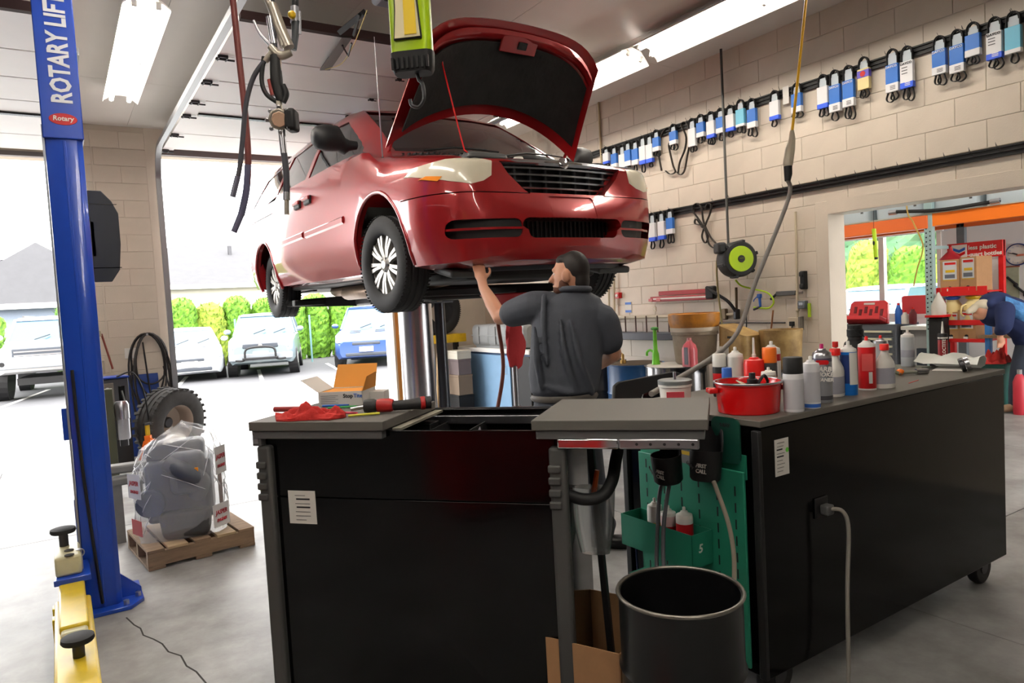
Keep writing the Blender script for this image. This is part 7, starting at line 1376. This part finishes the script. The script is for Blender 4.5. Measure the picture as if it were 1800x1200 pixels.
# trousers, belt, boots
TR = mat('work_trousers', (.25, .265, .30), .8, bump=.15, bscale=100, var=.15, scale=4)
blob([('l', [ring(hip-UP*.10, .17, .14), ring(hip, .175, .145), ring(at(992, 692, DT), .165, .13)]), ('t', [hipL, knL, ankL+UP*.02], [.105, .080, .072]), ('t', [hipR, knR, ankR+UP*.02], [.105, .080, .072]), ('t', [knR-UP*.12+rt*.05, knR-UP*.25-rt*.02], [.03, .03]), ('t', [ankR+UP*.06+rt*.03, ankR+UP*.05-rt*.03], [.055, .055])], 'trousers', TR, ME, voxel=.012, sm=3)
MB().tube([p-ME.location for p in ring(at(992, 696, DT), .172, .136)], .019, n=6, closed=True).build('belt', mat('belt_leather', (.33, .31, .29), .6), ME, smooth=60)
for k, (f, d) in enumerate(((f1, (rt*.9+aw*-.2)), (f2, (rt*.3+aw*.6)))):
    d = d.normalized(); blob([('e', f+UP*.05, (.05, .05, .05)), ('t', [f-d*.06+UP*.045, f+d*.10+UP*.038, f+d*.16+UP*.032], [.045, .045, .034]), ('t', [f-d*.03+UP*.05, f-d*.03+UP*.14], [.05, .052])], 'boot', mat('boot_black', (.10, .10, .11), .4), ME, voxel=.010, sm=2)
# ---- the person bending over in the next room
g1 = Vector((9.1, 3.67, 0)); P2 = root('person', g1, 'person in a navy hooded top and cap bending over in the next room', 'person'); D2_ = 7.98
hipB = at(1822, 590, D2_); cheB = at(1775, 560, D2_-.05); neB = at(1740, 545, D2_); heB = at(1727, 545, D2_)
NAVY = mat('hoodie_navy', (.10, .15, .31), .85, bump=.1, bscale=80); TR2 = mat('trousers_slate', (.19, .22, .28), .85, var=.15)
an1, an2 = at(1788, 712, D2_), at(1830, 714, D2_+.1); kn1, kn2 = at(1795, 655, D2_-.05), at(1835, 655, D2_+.08)
wr2 = at(1758, 588, D2_-.15); el2 = at(1765, 572, D2_-.22); sh2 = at(1762, 545, D2_-.18)
sk2 = [('e', heB, (.10, .085, .11)), ('e', heB-rt*.05-UP*.06, (.05, .05, .05)), ('t', [heB-UP*.03-rt*.09, heB-UP*.055-rt*.10], [.014, .016]), ('t', [heB, neB+rt*.05], [.06, .07]), ('t', [neB, cheB, hipB], [.08, .09, .09]), ('t', [sh2, el2, wr2], [.055, .048, .034]), ('e', wr2-UP*.05, (.04, .03, .05)), ('t', [hipB, kn1, an1], [.08, .06, .045]), ('t', [hipB, kn2, an2], [.08, .06, .045])]
for k in range(4): b = wr2-UP*.085-rt*(.028-.018*k); sk2.append(fing(b, (-UP*.035, -UP*.025-rt*.008), .0105))
sk2.append(fing(wr2-UP*.04+rt*.04, (-UP*.035+rt*.01, -UP*.03), .011))
blob(sk2, 'body', SKIN, P2, voxel=.010, sm=3)
hood = [('t', [at(1748, 548, D2_), at(1775, 552, D2_), at(1815, 582, D2_)], [.17, .20, .19]), ('e', at(1750, 528, D2_+.02), (.16, .16, .10)), ('t', [sh2+rt*.03, el2, wr2+UP*.04], [.10, .085, .060]), ('e', at(1810, 592, D2_), (.18, .17, .16)), ('t', [at(1740, 535, D2_-.1), at(1748, 522, D2_), at(1740, 535, D2_+.12)], [.04, .05, .04])]
ho = blob(hood, 'hooded_top', NAVY, P2, voxel=.016, sm=3)
pr_ = []
for i in range(7):
    row = []
    for j in range(7):
        px, py = 1768+i*9, 520+j*5.5+i*3.5; row.append(at(px, py, D2_-.205-.035*sin(pi*i/6)+.018*abs(j-3)) - P2.location)
    pr_.append(row)
PRT = mat('shirt_print', (.30, .55, .78), .7, var=.6, scale=14, col2=(.12, .25, .42)); M = MB(); sheet(M, pr_, [[p+aw*.008 for p in r] for r in pr_]); M.build('back_print', PRT, P2, smooth=60)
blob([('e', heB+UP*.05+rt*.02, (.115, .10, .075)), ('t', [heB+UP*.03-rt*.08, heB-UP*.01-rt*.16], [.05, .03])], 'cap', mat('cap_stone', (.74, .70, .62), .8), P2, voxel=.012, sm=2)
blob([('e', heB-UP*.02+rt*.06, (.06, .088, .06))], 'hair', HAIR, P2, voxel=.012, sm=1)
blob([('e', hipB-UP*.06, (.18, .17, .17)), ('t', [hipB-UP*.08-rt*.06, kn1, an1], [.15, .11, .085]), ('t', [hipB-UP*.08+rt*.06, kn2, an2], [.15, .11, .085])], 'trousers', TR2, P2, voxel=.016, sm=3)
for a in (an1, an2): blob([('t', [a+rt*.03-UP*.02, a-rt*.14-UP*.03], [.05, .045]), ('e', a, (.06, .06, .07))], 'shoe', mat('shoe_tan', (.62, .52, .42), .7), P2, voxel=.012, sm=2)
# ================================================================ hanging from the ceiling
def hang(name, label, cat, parts, D, up=True, extra=None):
    """parts: (part name, [(px,py)...], radius, material); all on a plane D metres ahead"""
    P0 = at(parts[0][1][0][0], parts[0][1][0][1], D); o = root(name, P0, label, cat)
    for n, pts, r, m in parts:
        Q = [at(q[0], q[1], D+(q[2] if len(q) > 2 else 0))-P0 for q in pts]
        if len(Q) > 2: 
            Qs = catmull(Q); rs = r if not isinstance(r, list) else [r[min(i//6, len(r)-1)]+(r[min(i//6+1, len(r)-1)]-r[min(i//6, len(r)-1)])*(i % 6)/6 for i in range(len(Qs))]
        else: Qs, rs = Q, r
        MB().tube(Qs, rs, n=12).build(n, m, o, smooth=50)
    return o
BRS = mat('gun_nickel', (.66, .63, .58), .35, metal=.5); HBL = mat('hose_rubber_black', (.24, .24, .27), .5); HRD = mat('hose_oxblood', (.42, .17, .15), .5)
def toceil(px, py, D):
    p = at(px, py, D); return p, Vector((p.x, p.y, ZC))
D8 = 2.75
o = hang('grease_gun', 'nickel grease control gun with a black whip hose hanging from the ceiling', 'grease gun', [('swivel', [(470, -6), (490, 45), (500, 82)], [.017, .018, .018], BRS), ('barrel', [(478, 8), (492, 48), (508, 84)], [.020, .022, .022], BRS), ('coupling', [(474, 30), (482, 78)], .014, STEEL), ('lever', [(446, 36), (458, 60), (476, 80)], [.005, .006, .008], STEEL), ('body', [(476, 82), (492, 98), (512, 92)], [.016, .018, .013], BRS), ('elbow', [(478, 92), (466, 108)], .012, BRS), ('whip_hose', [(466, 106), (446, 135), (433, 180), (427, 240), (422, 290), (418, 312)], .0095, HBL), ('whip_end', [(418, 310), (409, 346)], .011, mat('end_grey', (.45, .45, .52), .4, metal=.5))], D8)
p = at(470, -6, D8); MB().cyl((0, 0, -.01), Vector((0, 0, ZC-p.z)), .012, n=10).build('supply_hose', HBL, o, smooth=60)
o = hang('oil_nozzle', 'black oil dispensing nozzle with a round silver meter hanging from the ceiling', 'oil nozzle', [('handle', [(484, 98), (486, 140), (494, 178)], [.020, .024, .016], BLACKM), ('guard', [(464, 100), (460, 140), (468, 165), (488, 180)], .009, BLACKM), ('trigger', [(474, 140), (480, 168)], .010, mat('trigger_red', (.55, .2, .17), .5)), ('side_lever', [(492, 100), (492, 150), (488, 178)], .006, mat('lever_cream', (.78, .72, .66), .4)), ('rear_guard', [(497, 150), (503, 165), (497, 180)], .012, BLACKM), ('inlet', [(490, 178), (492, 196)], .012, BRS), ('outlet', [(495, 228), (499, 270)], [.014, .013], STEEL), ('delivery_hose', [(499, 268), (503, 300), (504, 345)], .0125, HBL), ('tip_collar', [(504, 338), (504, 352)], .014, STEEL), ('tip', [(504, 352), (504, 377)], .0095, BRS)], D8)
q = at(491, 210, D8)-o.location; bk = (Vector((0, 0, CAMH))-at(491, 210, D8)).normalized()
def facing(c, r, h, n=8, m=BRS, name='meter'):
    M = MB(); M.cyl(c, c+bk*h, r, n=n); return M.build(name, m, o, bevel=.004)
facing(q-bk*.02, .042, .05, 8); facing(q+bk*.03, .030, .006, 8, mat('meter_face', (.75, .62, .52), .35), 'meter_face')
for k in range(8): t = 2*pi*k/8; c = q+rt*(.047*cos(t))+UP*(.047*sin(t)); facing(c, .009, .035, 8, STEEL, 'meter_bolt')
c = at(513, 212, D8)-o.location; MB().box(c, (.045, .07, .085), math.atan2(rt.y, rt.x)).build('meter_cover', BLACKM, o, bevel=.014, seg=3)
p = o.location; MB().cyl((0, 0, -.01), Vector((0.02, 0.03, ZC-p.z)), .010, n=10).build('supply_hose', HBL, o, smooth=60)
o = hang('air_nozzle', 'small grey dispensing nozzle with a yellow cap hanging beside the grease gun', 'nozzle', [('neck', [(519, -5), (519, 12)], .014, BLACKM), ('head', [(518, 12), (519, 40)], [.016, .020], mat('nozzle_grey', (.6, .6, .62), .4, metal=.4)), ('grip', [(520, 38), (519, 62), (517, 88)], [.019, .015, .010], mat('nozzle_dark', (.28, .30, .32), .5)), ('trim', [(526, 20), (527, 60)], .007, mat('nozzle_grey', (.6, .6, .62), .4, metal=.4))], D8+.1)
q = at(513, 26, D8+.06)-o.location; MB().ell(q, (.016, .016, .016), 14, 8).build('yellow_cap', YELLOW, o, smooth=60); MB().cyl((0, 0, -.01), Vector((0, 0, ZC-o.location.z)), .010, n=10).build('supply_hose', HBL, o, smooth=60)
o = hang('fluid_hose', 'long oxblood hose with a blue-grey end hanging from the ceiling', 'hose', [('hose', [(409, -5), (419, 90), (430, 190), (436, 270), (434, 330), (425, 375)], .0125, HRD), ('lower_hose', [(436, 290), (433, 335), (424, 378)], .0135, mat('hose_slate', (.34, .34, .45), .5)), ('end_fitting', [(425, 374), (411, 408)], [.013, .012], mat('end_slate', (.36, .36, .46), .5))], 2.8)
MB().cyl((0, 0, -.01), Vector((-.03, .0, ZC-o.location.z)), .0125, n=10).build('hose', HRD, o, smooth=60)
# hanging cordless lamp, close to the camera
D9 = 1.75; c = at(722, 40, D9); WL = root('work_light', Vector((c.x, c.y, c.z)), 'lime green cordless work light hanging from a cord with a hook', 'work light', rz=math.atan2(rt.y, rt.x)-.15)
LM = mat('lamp_lime', (.66, .80, .05), .35)
pr = [(.048, -.085), (.052, -.07), (.052, .20), (.046, .22)]
M = MB(); M.loft([[(x*sx, y, z) for x, y in rrect(.104, .05, .02, 4)] for z, sx in ((-.075, .98), (-.06, 1), (.20, 1), (.22, .9))]); M.build('housing', LM, WL, smooth=40)
M = MB(); M.prism([(-.038, -.05), (.034, -.05), (.032, -.02), (.024, .10), (.024, .19), (-.030, .19), (-.032, .02)], -.030, -.026, 'xz'); M.build('lens_frame', BLACKM, WL, bevel=.004); M = MB(); M.prism([(-.034, -.046), (.030, -.046), (.028, -.02), (.020, .10), (.020, .19), (-.026, .19), (-.028, .02)], -.033, -.030, 'xz'); M.build('lens', mat('lens_warm', (.92, .88, .72), .2), WL); M = MB(); M.prism([(-.008, -.040), (.022, -.040), (.020, .19), (-.006, .19)], -.0345, -.033, 'xz'); M.build('led_strip', mat('led_yellow', (.95, .82, .2), .3), WL)
M = MB(); M.loft([[(x*sx, y, z) for x, y in rrect(.108, .054, .02, 4)] for z, sx in ((-.125, .85), (-.115, .95), (-.075, 1.0))]); bs = M.build('end_cap', BLACKM, WL, smooth=40)
for k in range(8): MB().box((-.044+k*.0125, -.029, -.105), (.006, .006, .028)).build('cap_rib', BLACKM, bs)
MB().tube(catmull([(.008, 0, -.12), (.012, 0, -.14), (.02, 0, -.15), (.022, 0, -.185), (.008, 0, -.205), (-.010, 0, -.20), (-.014, 0, -.185)]), .0045, n=8).build('hook', DSTEEL, WL, smooth=60)
MB().cyl((0, 0, .22), (0, 0, ZC-c.z), .006, n=8).build('cord', BLACKM, WL)
# garage door opener, rail and arm
q = hit(668, 4, 2, 3.52); GO = root('door_opener', (q.x+.08, q.y-.14, 3.54), 'grey garage door opener motor on the ceiling beside the lime work light', 'door opener'); g0 = GO.location
MB().bb((-.14, -.16, -.05), (.16, .16, .10)).build('motor_case', mat('opener_grey', (.45, .47, .50), .45), GO, bevel=.03, seg=3); MB().bb((-.10, -.05, -.056), (.10, .03, -.05)).build('vent', BLACKM, GO); MB().cyl((.07, 0, -.062), (.07, 0, -.05), .016, n=12).build('indicator', PAPER, GO)
for x in (-.12, .12): MB().bb((x-.012, -.01, .08), (x+.012, .01, ZC-3.54)).build('hanger', DSTEEL, GO)
ra_ = hit(640, 22, 2, 3.53)-g0; rb_ = hit(598, 56, 2, 3.53)-g0; MB().tube([ra_, rb_], .025, n=4).build('rail', BLACKM, GO); MB().tube([hit(632, 25, 2, 3.52)-g0, hit(622, 62, 2, 3.50)-g0], .012, n=4).build('arm', BLACKM, GO)
pl_ = [hit(618, 66, 2, 3.50)-g0, hit(600, 66, 2, 3.50)-g0, hit(562, 122, 2, 3.535)-g0, hit(580, 122, 2, 3.535)-g0]; M = MB(); M.add([p for p in pl_]+[p-Vector((0, 0, .008)) for p in pl_], [(0, 1, 2, 3), (7, 6, 5, 4), (0, 4, 5, 1), (1, 5, 6, 2), (2, 6, 7, 3), (3, 7, 4, 0)]); M.build('bracket_plate', mat('bracket_grey', (.38, .36, .36), .5), GO)
MB().tube([p-g0 for p in (hit(602, 80, 2, 3.49), hit(612, 98, 2, 3.47), hit(618, 76, 2, 3.48))], .008, n=5).build('bracket_loop', DSTEEL, GO)
MB().tube(catmull([p-g0 for p in (hit(645, 18, 2, 3.50), hit(634, 48, 2, 3.48), hit(620, 82, 2, 3.47), hit(600, 112, 2, 3.50), hit(572, 122, 2, 3.52))]), .0035, n=5).build('pull_cord', mat('cord_pale', (.85, .78, .5), .6), GO, smooth=60)
# ================================================================ outdoors: hedge, houses, parked cars
HG = mat('hedge_green', (.42, .60, .14), .8, var=.75, scale=9, col2=(.17, .32, .06)); HG2 = mat('hedge_yellow', (.58, .64, .22), .8, var=.6, scale=9, col2=(.3, .4, .1))
def shrub(x, y, w, h, seed, m, label, cat='shrub', group='hedge shrubs behind the parked cars'):
    R = random.Random(seed); o = root('hedge_shrub', (x, y, -.03), label, cat, group); n, k = 26, 22; vs = []; ph = [R.uniform(0, 6) for _ in range(6)]
    secs = []
    for j in range(k+1):
        t = j/k; z = h*t; prof = w/2*(1-.25*t**3)*min(1, .75+1.2*t)*math.sqrt(max(0.02, 1-max(0, (t-.88)/.13)**2)); secs.append([(prof*(1+.10*sin(5*a+ph[0]+6*t)+R.uniform(-.09, .09))*cos(a), prof*(1+.10*sin(4*a+ph[1]-5*t)+R.uniform(-.09, .09))*sin(a), z+R.uniform(-.04, .04)) for a in [2*pi*i/n for i in range(n)]])
    M = MB(); M.loft(secs)
    for q in range(420):     # sprays of leaf standing off the surface
        j = R.randrange(1, k); i = R.randrange(n); p = Vector(secs[j][i]); d = Vector((p.x, p.y, .25*R.random())).normalized(); s = R.uniform(.03, .07); a = frame_z(d)[0]; b = frame_z(d)[1]
        M.add([p-a*s*.5, p+a*s*.5, p+d*s*1.3+b*s*.6+UP*s*.8], [(0, 1, 2)])
    M.build('foliage', m, o, clean=False); MB().cyl((0, 0, -.02), (0, 0, .3), .05, n=8).build('trunk', mat('bark', (.3, .22, .16), .9), o)
xs_ = [1.6+.88*k for k in range(15)]
for k, x in enumerate(xs_):
    shrub(x, 24.9+.12*sin(k*2.1), 1.0, 2.20+.10*sin(k*3.7), 40+k, HG2 if k in (3, 9) else HG, 'clipped %s hedge shrub, %s from the left behind the parked cars' % ('yellowish' if k in (3, 9) else 'green', ORD[k]))
shrub(-2.0, 23.2, 1.7, 2.3, 80, HG, 'round-topped green shrub at the left edge beside the white off-road car'); shrub(.55, 25.2, 1.3, 2.35, 81, HG, 'green shrub behind the roof of the white off-road car')
# chain-link posts of the fence
for k, x in enumerate((4.6, 6.9, 9.0)): o = MB().cyl((0, 0, -.03), (0, 0, 1.5), .03, n=8).build('fence_post', mat('fence_teal', (.45, .6, .6), .5), None, smooth=40, loc=(x, 22.9, 0)); tag(o, 'thin pale fence post in front of the hedge, %s from the left' % ORD[k], 'post', 'fence posts')
# houses beyond
def house(x0, x1, y0, y1, ze, zr, label, wallm, along='x'):
    o = root('house', ((x0+x1)/2, (y0+y1)/2, -.03), label, 'house'); cx, cy = o.location.x, o.location.y; a, b, c, d = x0-cx, x1-cx, y0-cy, y1-cy
    MB().bb((a, c, 0), (b, d, ze)).build('wall', wallm, o); RM = mat('roof_grey', (.30, .30, .31), .9, var=.1, scale=3)
    M = MB(); e = .5
    if along == 'x': M.add([(a-e, c-e, ze), (b+e, c-e, ze), (b+e, d+e, ze), (a-e, d+e, ze), (a-e+1.5, 0, zr), (b+e-1.5, 0, zr)], [(0, 1, 5, 4), (2, 3, 4, 5), (3, 0, 4), (1, 2, 5), (3, 2, 1, 0)])
    else: M.add([(a-e, c-e, ze), (b+e, c-e, ze), (b+e, d+e, ze), (a-e, d+e, ze), (0, c+1, zr), (0, d-1, zr)], [(0, 1, 4), (1, 2, 5, 4), (2, 3, 5), (3, 0, 4, 5), (3, 2, 1, 0)])
    M.build('roof', RM, o)
    MB().bb((a-e, c-e-.03, ze-.18), (b+e, c-e, ze+.02)).build('fascia', WHITE, o)
    for k in range(3): MB().cyl((a+(b-a)*(.3+.2*k), -2.0+.6*k, ze), (a+(b-a)*(.3+.2*k), -2.0+.6*k, zr-.5-.2*k), .09, n=8).build('roof_vent', DSTEEL, o)
house(4.2, 15, 34, 44, 3.1, 5.6, 'long low house with a grey roof beyond the hedge', mat('house_cream', (.8, .78, .72), .8)); house(-3.5, 2.6, 32, 42, 2.5, 4.9, 'grey-roofed house with a white fascia behind the off-road car', mat('house_slate', (.52, .56, .62), .8), 'y')
# ---- parked cars
CGL = mat('car_glass', (.32, .42, .50), .08, metal=.3); CTY = mat('car_tyre', (.2, .2, .21), .8)
def parked(name, label, loc, rz, L, W, H, paint, hood_z, belt, nose, wind, roof0, roof1, tail, clr, wr, grille, extras=None, glassm=None):
    """car pointing along local +x; heights in metres"""
    o = root(name, loc, label, 'car', None, rz=rz); hl = L/2
    def sec(x, zt, w, zb): return [(x, -w*.92, zb), (x, -w, zb+.12), (x, -w, (zb+zt)/2+.05), (x, -w*.97, zt-.06), (x, -w*.86, zt), (x, w*.86, zt), (x, w*.97, zt-.06), (x, w, (zb+zt)/2+.05), (x, w, zb+.12), (x, w*.92, zb)]
    w = W/2; M = MB(); M.loft([sec(-hl, belt-.25, w*.85, clr+.15), sec(-hl+.12, belt-.02, w*.95, clr+.02), sec(-hl*.5, belt, w, clr), sec(wind, belt, w, clr), sec(wind+.25, hood_z+.02, w*.99, clr), sec(hl-.45, hood_z-.06, w*.97, clr), sec(hl-.15, hood_z-.16, w*.90, clr), sec(hl, nose, w*.76, clr+.06)]); M.build('body', paint, o, smooth=35)
    def gs(x, z, ww): return [(x, -ww, z), (x, ww, z)]
    gl = MB(); gl.add([(wind, -w*.90, belt-.02), (wind, w*.90, belt-.02), (roof0, w*.74, H-.05), (roof0, -w*.74, H-.05), (tail, -w*.90, belt-.02), (tail, w*.90, belt-.02), (roof1, w*.74, H-.05), (roof1, -w*.74, H-.05)], [(0, 1, 2, 3), (5, 4, 7, 6), (0, 3, 7, 4), (1, 5, 6, 2), (3, 2, 6, 7), (0, 4, 5, 1)]); gl.build('windows', glassm or CGL, o)
    rf = MB(); rf.loft([[(x, -w*.76*s, z), (x, -w*.70*s, z+.05), (x, 0, z+.075), (x, w*.70*s, z+.05), (x, w*.76*s, z)] for x, z, s in ((roof0+.06, H-.085, 1), (roof0-.1, H-.065, 1), ((roof0+roof1)/2, H-.06, 1.01), (roof1, H-.075, .99))]); rf.build('roof', paint, o, smooth=40)
    for s in (-1, 1):
        for a, b, r in (((wind, s*w*.91, belt-.02), (roof0, s*w*.75, H-.06), .035), ((tail, s*w*.91, belt-.02), (roof1, s*w*.75, H-.06), .06), (((wind+tail)/2, s*w*.92, belt-.02), ((roof0+roof1)/2, s*w*.755, H-.06), .035)): MB().tube([a, b], r, n=6).build('pillar', paint, o)
        m = MB().ell((wind-.12, s*(w+.09), belt+.10), (.07, .10, .07), 10, 6).build('mirror', paint, o, smooth=60)
        MB().box((hl-.12, s*w*.70, hood_z-.24), (.16, w*.36, .13), Matrix.Rotation(-s*.35, 3, 'Z')).build('headlight', mat('car_lens', (.9, .93, .95), .15), o, bevel=.03)
        MB().box((-hl+.06, s*w*.80, belt-.25), (.10, .16, .25)).build('tail_light', mat('car_red', (.75, .1, .12), .3), o, bevel=.02)
        MB().bb((-.05, s*(w+.002)-.004, belt-.20), (.12, s*(w+.002)+.012*s, belt-.17)).build('door_handle', STEEL, o)
    for x in (hl-.85, -hl+.85):
        for s in (-1, 1):
            MB().cyl((x, s*(w-.22), wr), (x, s*(w+.005), wr), wr, n=24).build('tyre', CTY, o, bevel=.03); MB().cyl((x, s*(w-.02), wr), (x, s*(w+.012), wr), wr*.62, n=18).build('wheel_disc', RIM, o, bevel=.01); MB().cyl((x, s*(w-.24), wr), (x, s*(w+.003), wr+.02), wr*1.13, n=24).build('arch', BLACKM, o)
    grille(o, hl, w, hood_z, nose, clr)
    MB().bb((hl-.02, -.19, clr+.20), (hl+.05, .19, clr+.33)).build('plate', PAPER, o)
    for s in (-.3, .3): MB().tube([(wind+.10, s*w, belt+.02), (wind-.05, s*w+.3, belt+.12)], .012, n=4).build('wiper', BLACKM, o)
    return o
GRD = mat('car_grille', (.25, .27, .3), .4)
def g_plain(o, hl, w, hz, nose, clr):
    MB().bb((hl-.10, -w*.40, nose-.10), (hl+.02, w*.40, nose-.02)).build('grille', GRD, o, bevel=.02); MB().bb((hl-.10, -w*.6, clr+.08), (hl+.03, w*.6, clr+.17)).build('lower_intake', GRD, o, bevel=.02)
    for y in (-.35, .35):
        for k in range(2): MB().bb((hl-.5-.18*k, y-.15, hz-.05+.03*k), (hl-.47-.18*k, y+.15, hz-.03+.03*k)).build('hood_slot', GRD, o)
def g_suv(o, hl, w, hz, nose, clr):
    MB().bb((hl-.12, -w*.55, nose-.06), (hl+.01, w*.55, nose+.14)).build('grille', GRD, o, bevel=.02)
    for k in range(2): MB().bb((hl, -w*.5, nose-.03+.08*k), (hl+.025, w*.5, nose+.0+.08*k)).build('grille_bar', STEEL, o)
    M = MB(); M.prism([(-w*1.0, .0), (w*1.0, 0), (w*.96, .22), (w*.6, .26), (-w*.6, .26), (-w*.96, .22)], hl-.05, hl+.16, 'yz'); b = M.build('steel_bumper', mat('bumper_steel', (.62, .64, .66), .45, metal=.2), o, bevel=.03); b.location.z = clr+.12
    for s in (-1, 1): MB().cyl((hl+.14, s*w*.72, clr+.24), (hl+.17, s*w*.72, clr+.24), .05, n=14).build('fog_lamp', BLACKM, o); MB().bb((-1.5, s*w*.60-.02, 1.86), (.1, s*w*.60+.02, 1.90)).build('roof_rail', GREYP, o)
    MB().bb((-.05, -w*.6, 1.80), (.25, w*.6, 1.83)).build('light_bar', GREYP, o, bevel=.01)
    MB().bb((hl-1.9, -w*.5, .35), (hl-.1, w*.5, .5)).build('skid_plate', BLACKM, o)
def g_bull(o, hl, w, hz, nose, clr):
    MB().bb((hl-.10, -w*.50, nose-.06), (hl+.02, w*.50, nose+.06)).build('grille', GRD, o, bevel=.02); MB().cyl((hl+.02, 0, nose), (hl+.03, 0, nose), .05, n=12).build('emblem', CHROME, o)
    MB().bb((hl-.10, -w*.9, clr+.10), (hl+.06, w*.9, clr+.28)).build('bumper', mat('bumper_grey', (.5, .52, .54), .5), o, bevel=.03)
    MB().tube(catmull([(hl+.05, -w*.7, clr+.12), (hl+.14, -w*.45, clr+.14), (hl+.16, -w*.35, clr+.42), (hl+.16, w*.35, clr+.42), (hl+.14, w*.45, clr+.14), (hl+.05, w*.7, clr+.12)]), .028, n=8).build('bull_bar', BLACKM, o, smooth=60); MB().tube([(hl+.15, -w*.5, clr+.16), (hl+.15, w*.5, clr+.16)], .03, n=8).build('bull_bar', BLACKM, o, smooth=60)
CW = mat('car_white', (.88, .88, .88), .25, coat=.6); CS = mat('car_silver', (.52, .58, .60), .3, metal=.35, coat=.6); CB_ = mat('car_blue', (.22, .33, .56), .3, metal=.2, coat=.7); CP_ = mat('car_pearl', (.84, .86, .88), .25, coat=.6)
parked('offroad_car', 'white lifted off-road car with a steel bumper behind the blue post', (-.10, 20.9, -.03), radians(-97), 4.4, 1.86, 1.86, CW, 1.22, 1.30, 1.02, .65, .25, -1.9, -2.1, .60, .43, g_suv)
parked('hatchback', 'low white car parked nearest the door pillar', (3.0, 21.5, -.03), radians(-97), 4.2, 1.72, 1.36, CP_, .90, .92, .62, .65, -.15, -1.1, -1.9, .20, .31, g_plain)
parked('small_suv', 'silver small SUV with a black bull bar seen under the rear wheel', (5.05, 21.0, -.03), radians(-108), 4.3, 1.75, 1.66, CS, 1.06, 1.08, .82, .75, .20, -1.85, -2.05, .34, .35, g_bull)
parked('blue_minivan', 'blue minivan parked beyond the lift column', (8.2, 20.6, -.03), radians(-118), 4.7, 1.9, 1.72, CB_, 1.02, 1.06, .74, 1.05, .35, -2.1, -2.28, .26, .34, g_plain)
# seen through the far window
for k, y in enumerate((6.5, 7.6, 8.7, 9.8, 10.9, 12.0)): shrub(18.5, y, 1.1, 2.5+.2*sin(k*2), 120+k, (HG2, HG)[k % 2], '%s leafy shrub outside the far window, %s from the right' % (('yellowish', 'green')[k % 2], ORD[k]), group='shrubs outside the far window')
parked('white_hatch', 'white car parked outside the window of the next room', (15.0, 8.6, -.03), radians(180), 4.3, 1.75, 1.5, CW, .98, 1.0, .7, .65, .1, -1.5, -2.0, .22, .32, g_plain); parked('white_estate', 'white car parked further right outside the window of the next room', (15.0, 6.0, -.03), radians(176), 4.3, 1.78, 1.72, CP_, 1.05, 1.05, .75, .65, .1, -1.8, -2.0, .24, .33, g_plain)
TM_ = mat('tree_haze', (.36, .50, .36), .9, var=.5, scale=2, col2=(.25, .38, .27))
for k, (x, y, h) in enumerate(((27, 8.5, 6), (27.5, 11.5, 6.5), (28, 14.5, 6), (27, 17.5, 6.5))): shrub(x, y, 3.0, h, 140+k, TM_, 'broad dark tree far beyond the far window, %s from the right' % ORD[k], 'tree', 'trees beyond the far window')
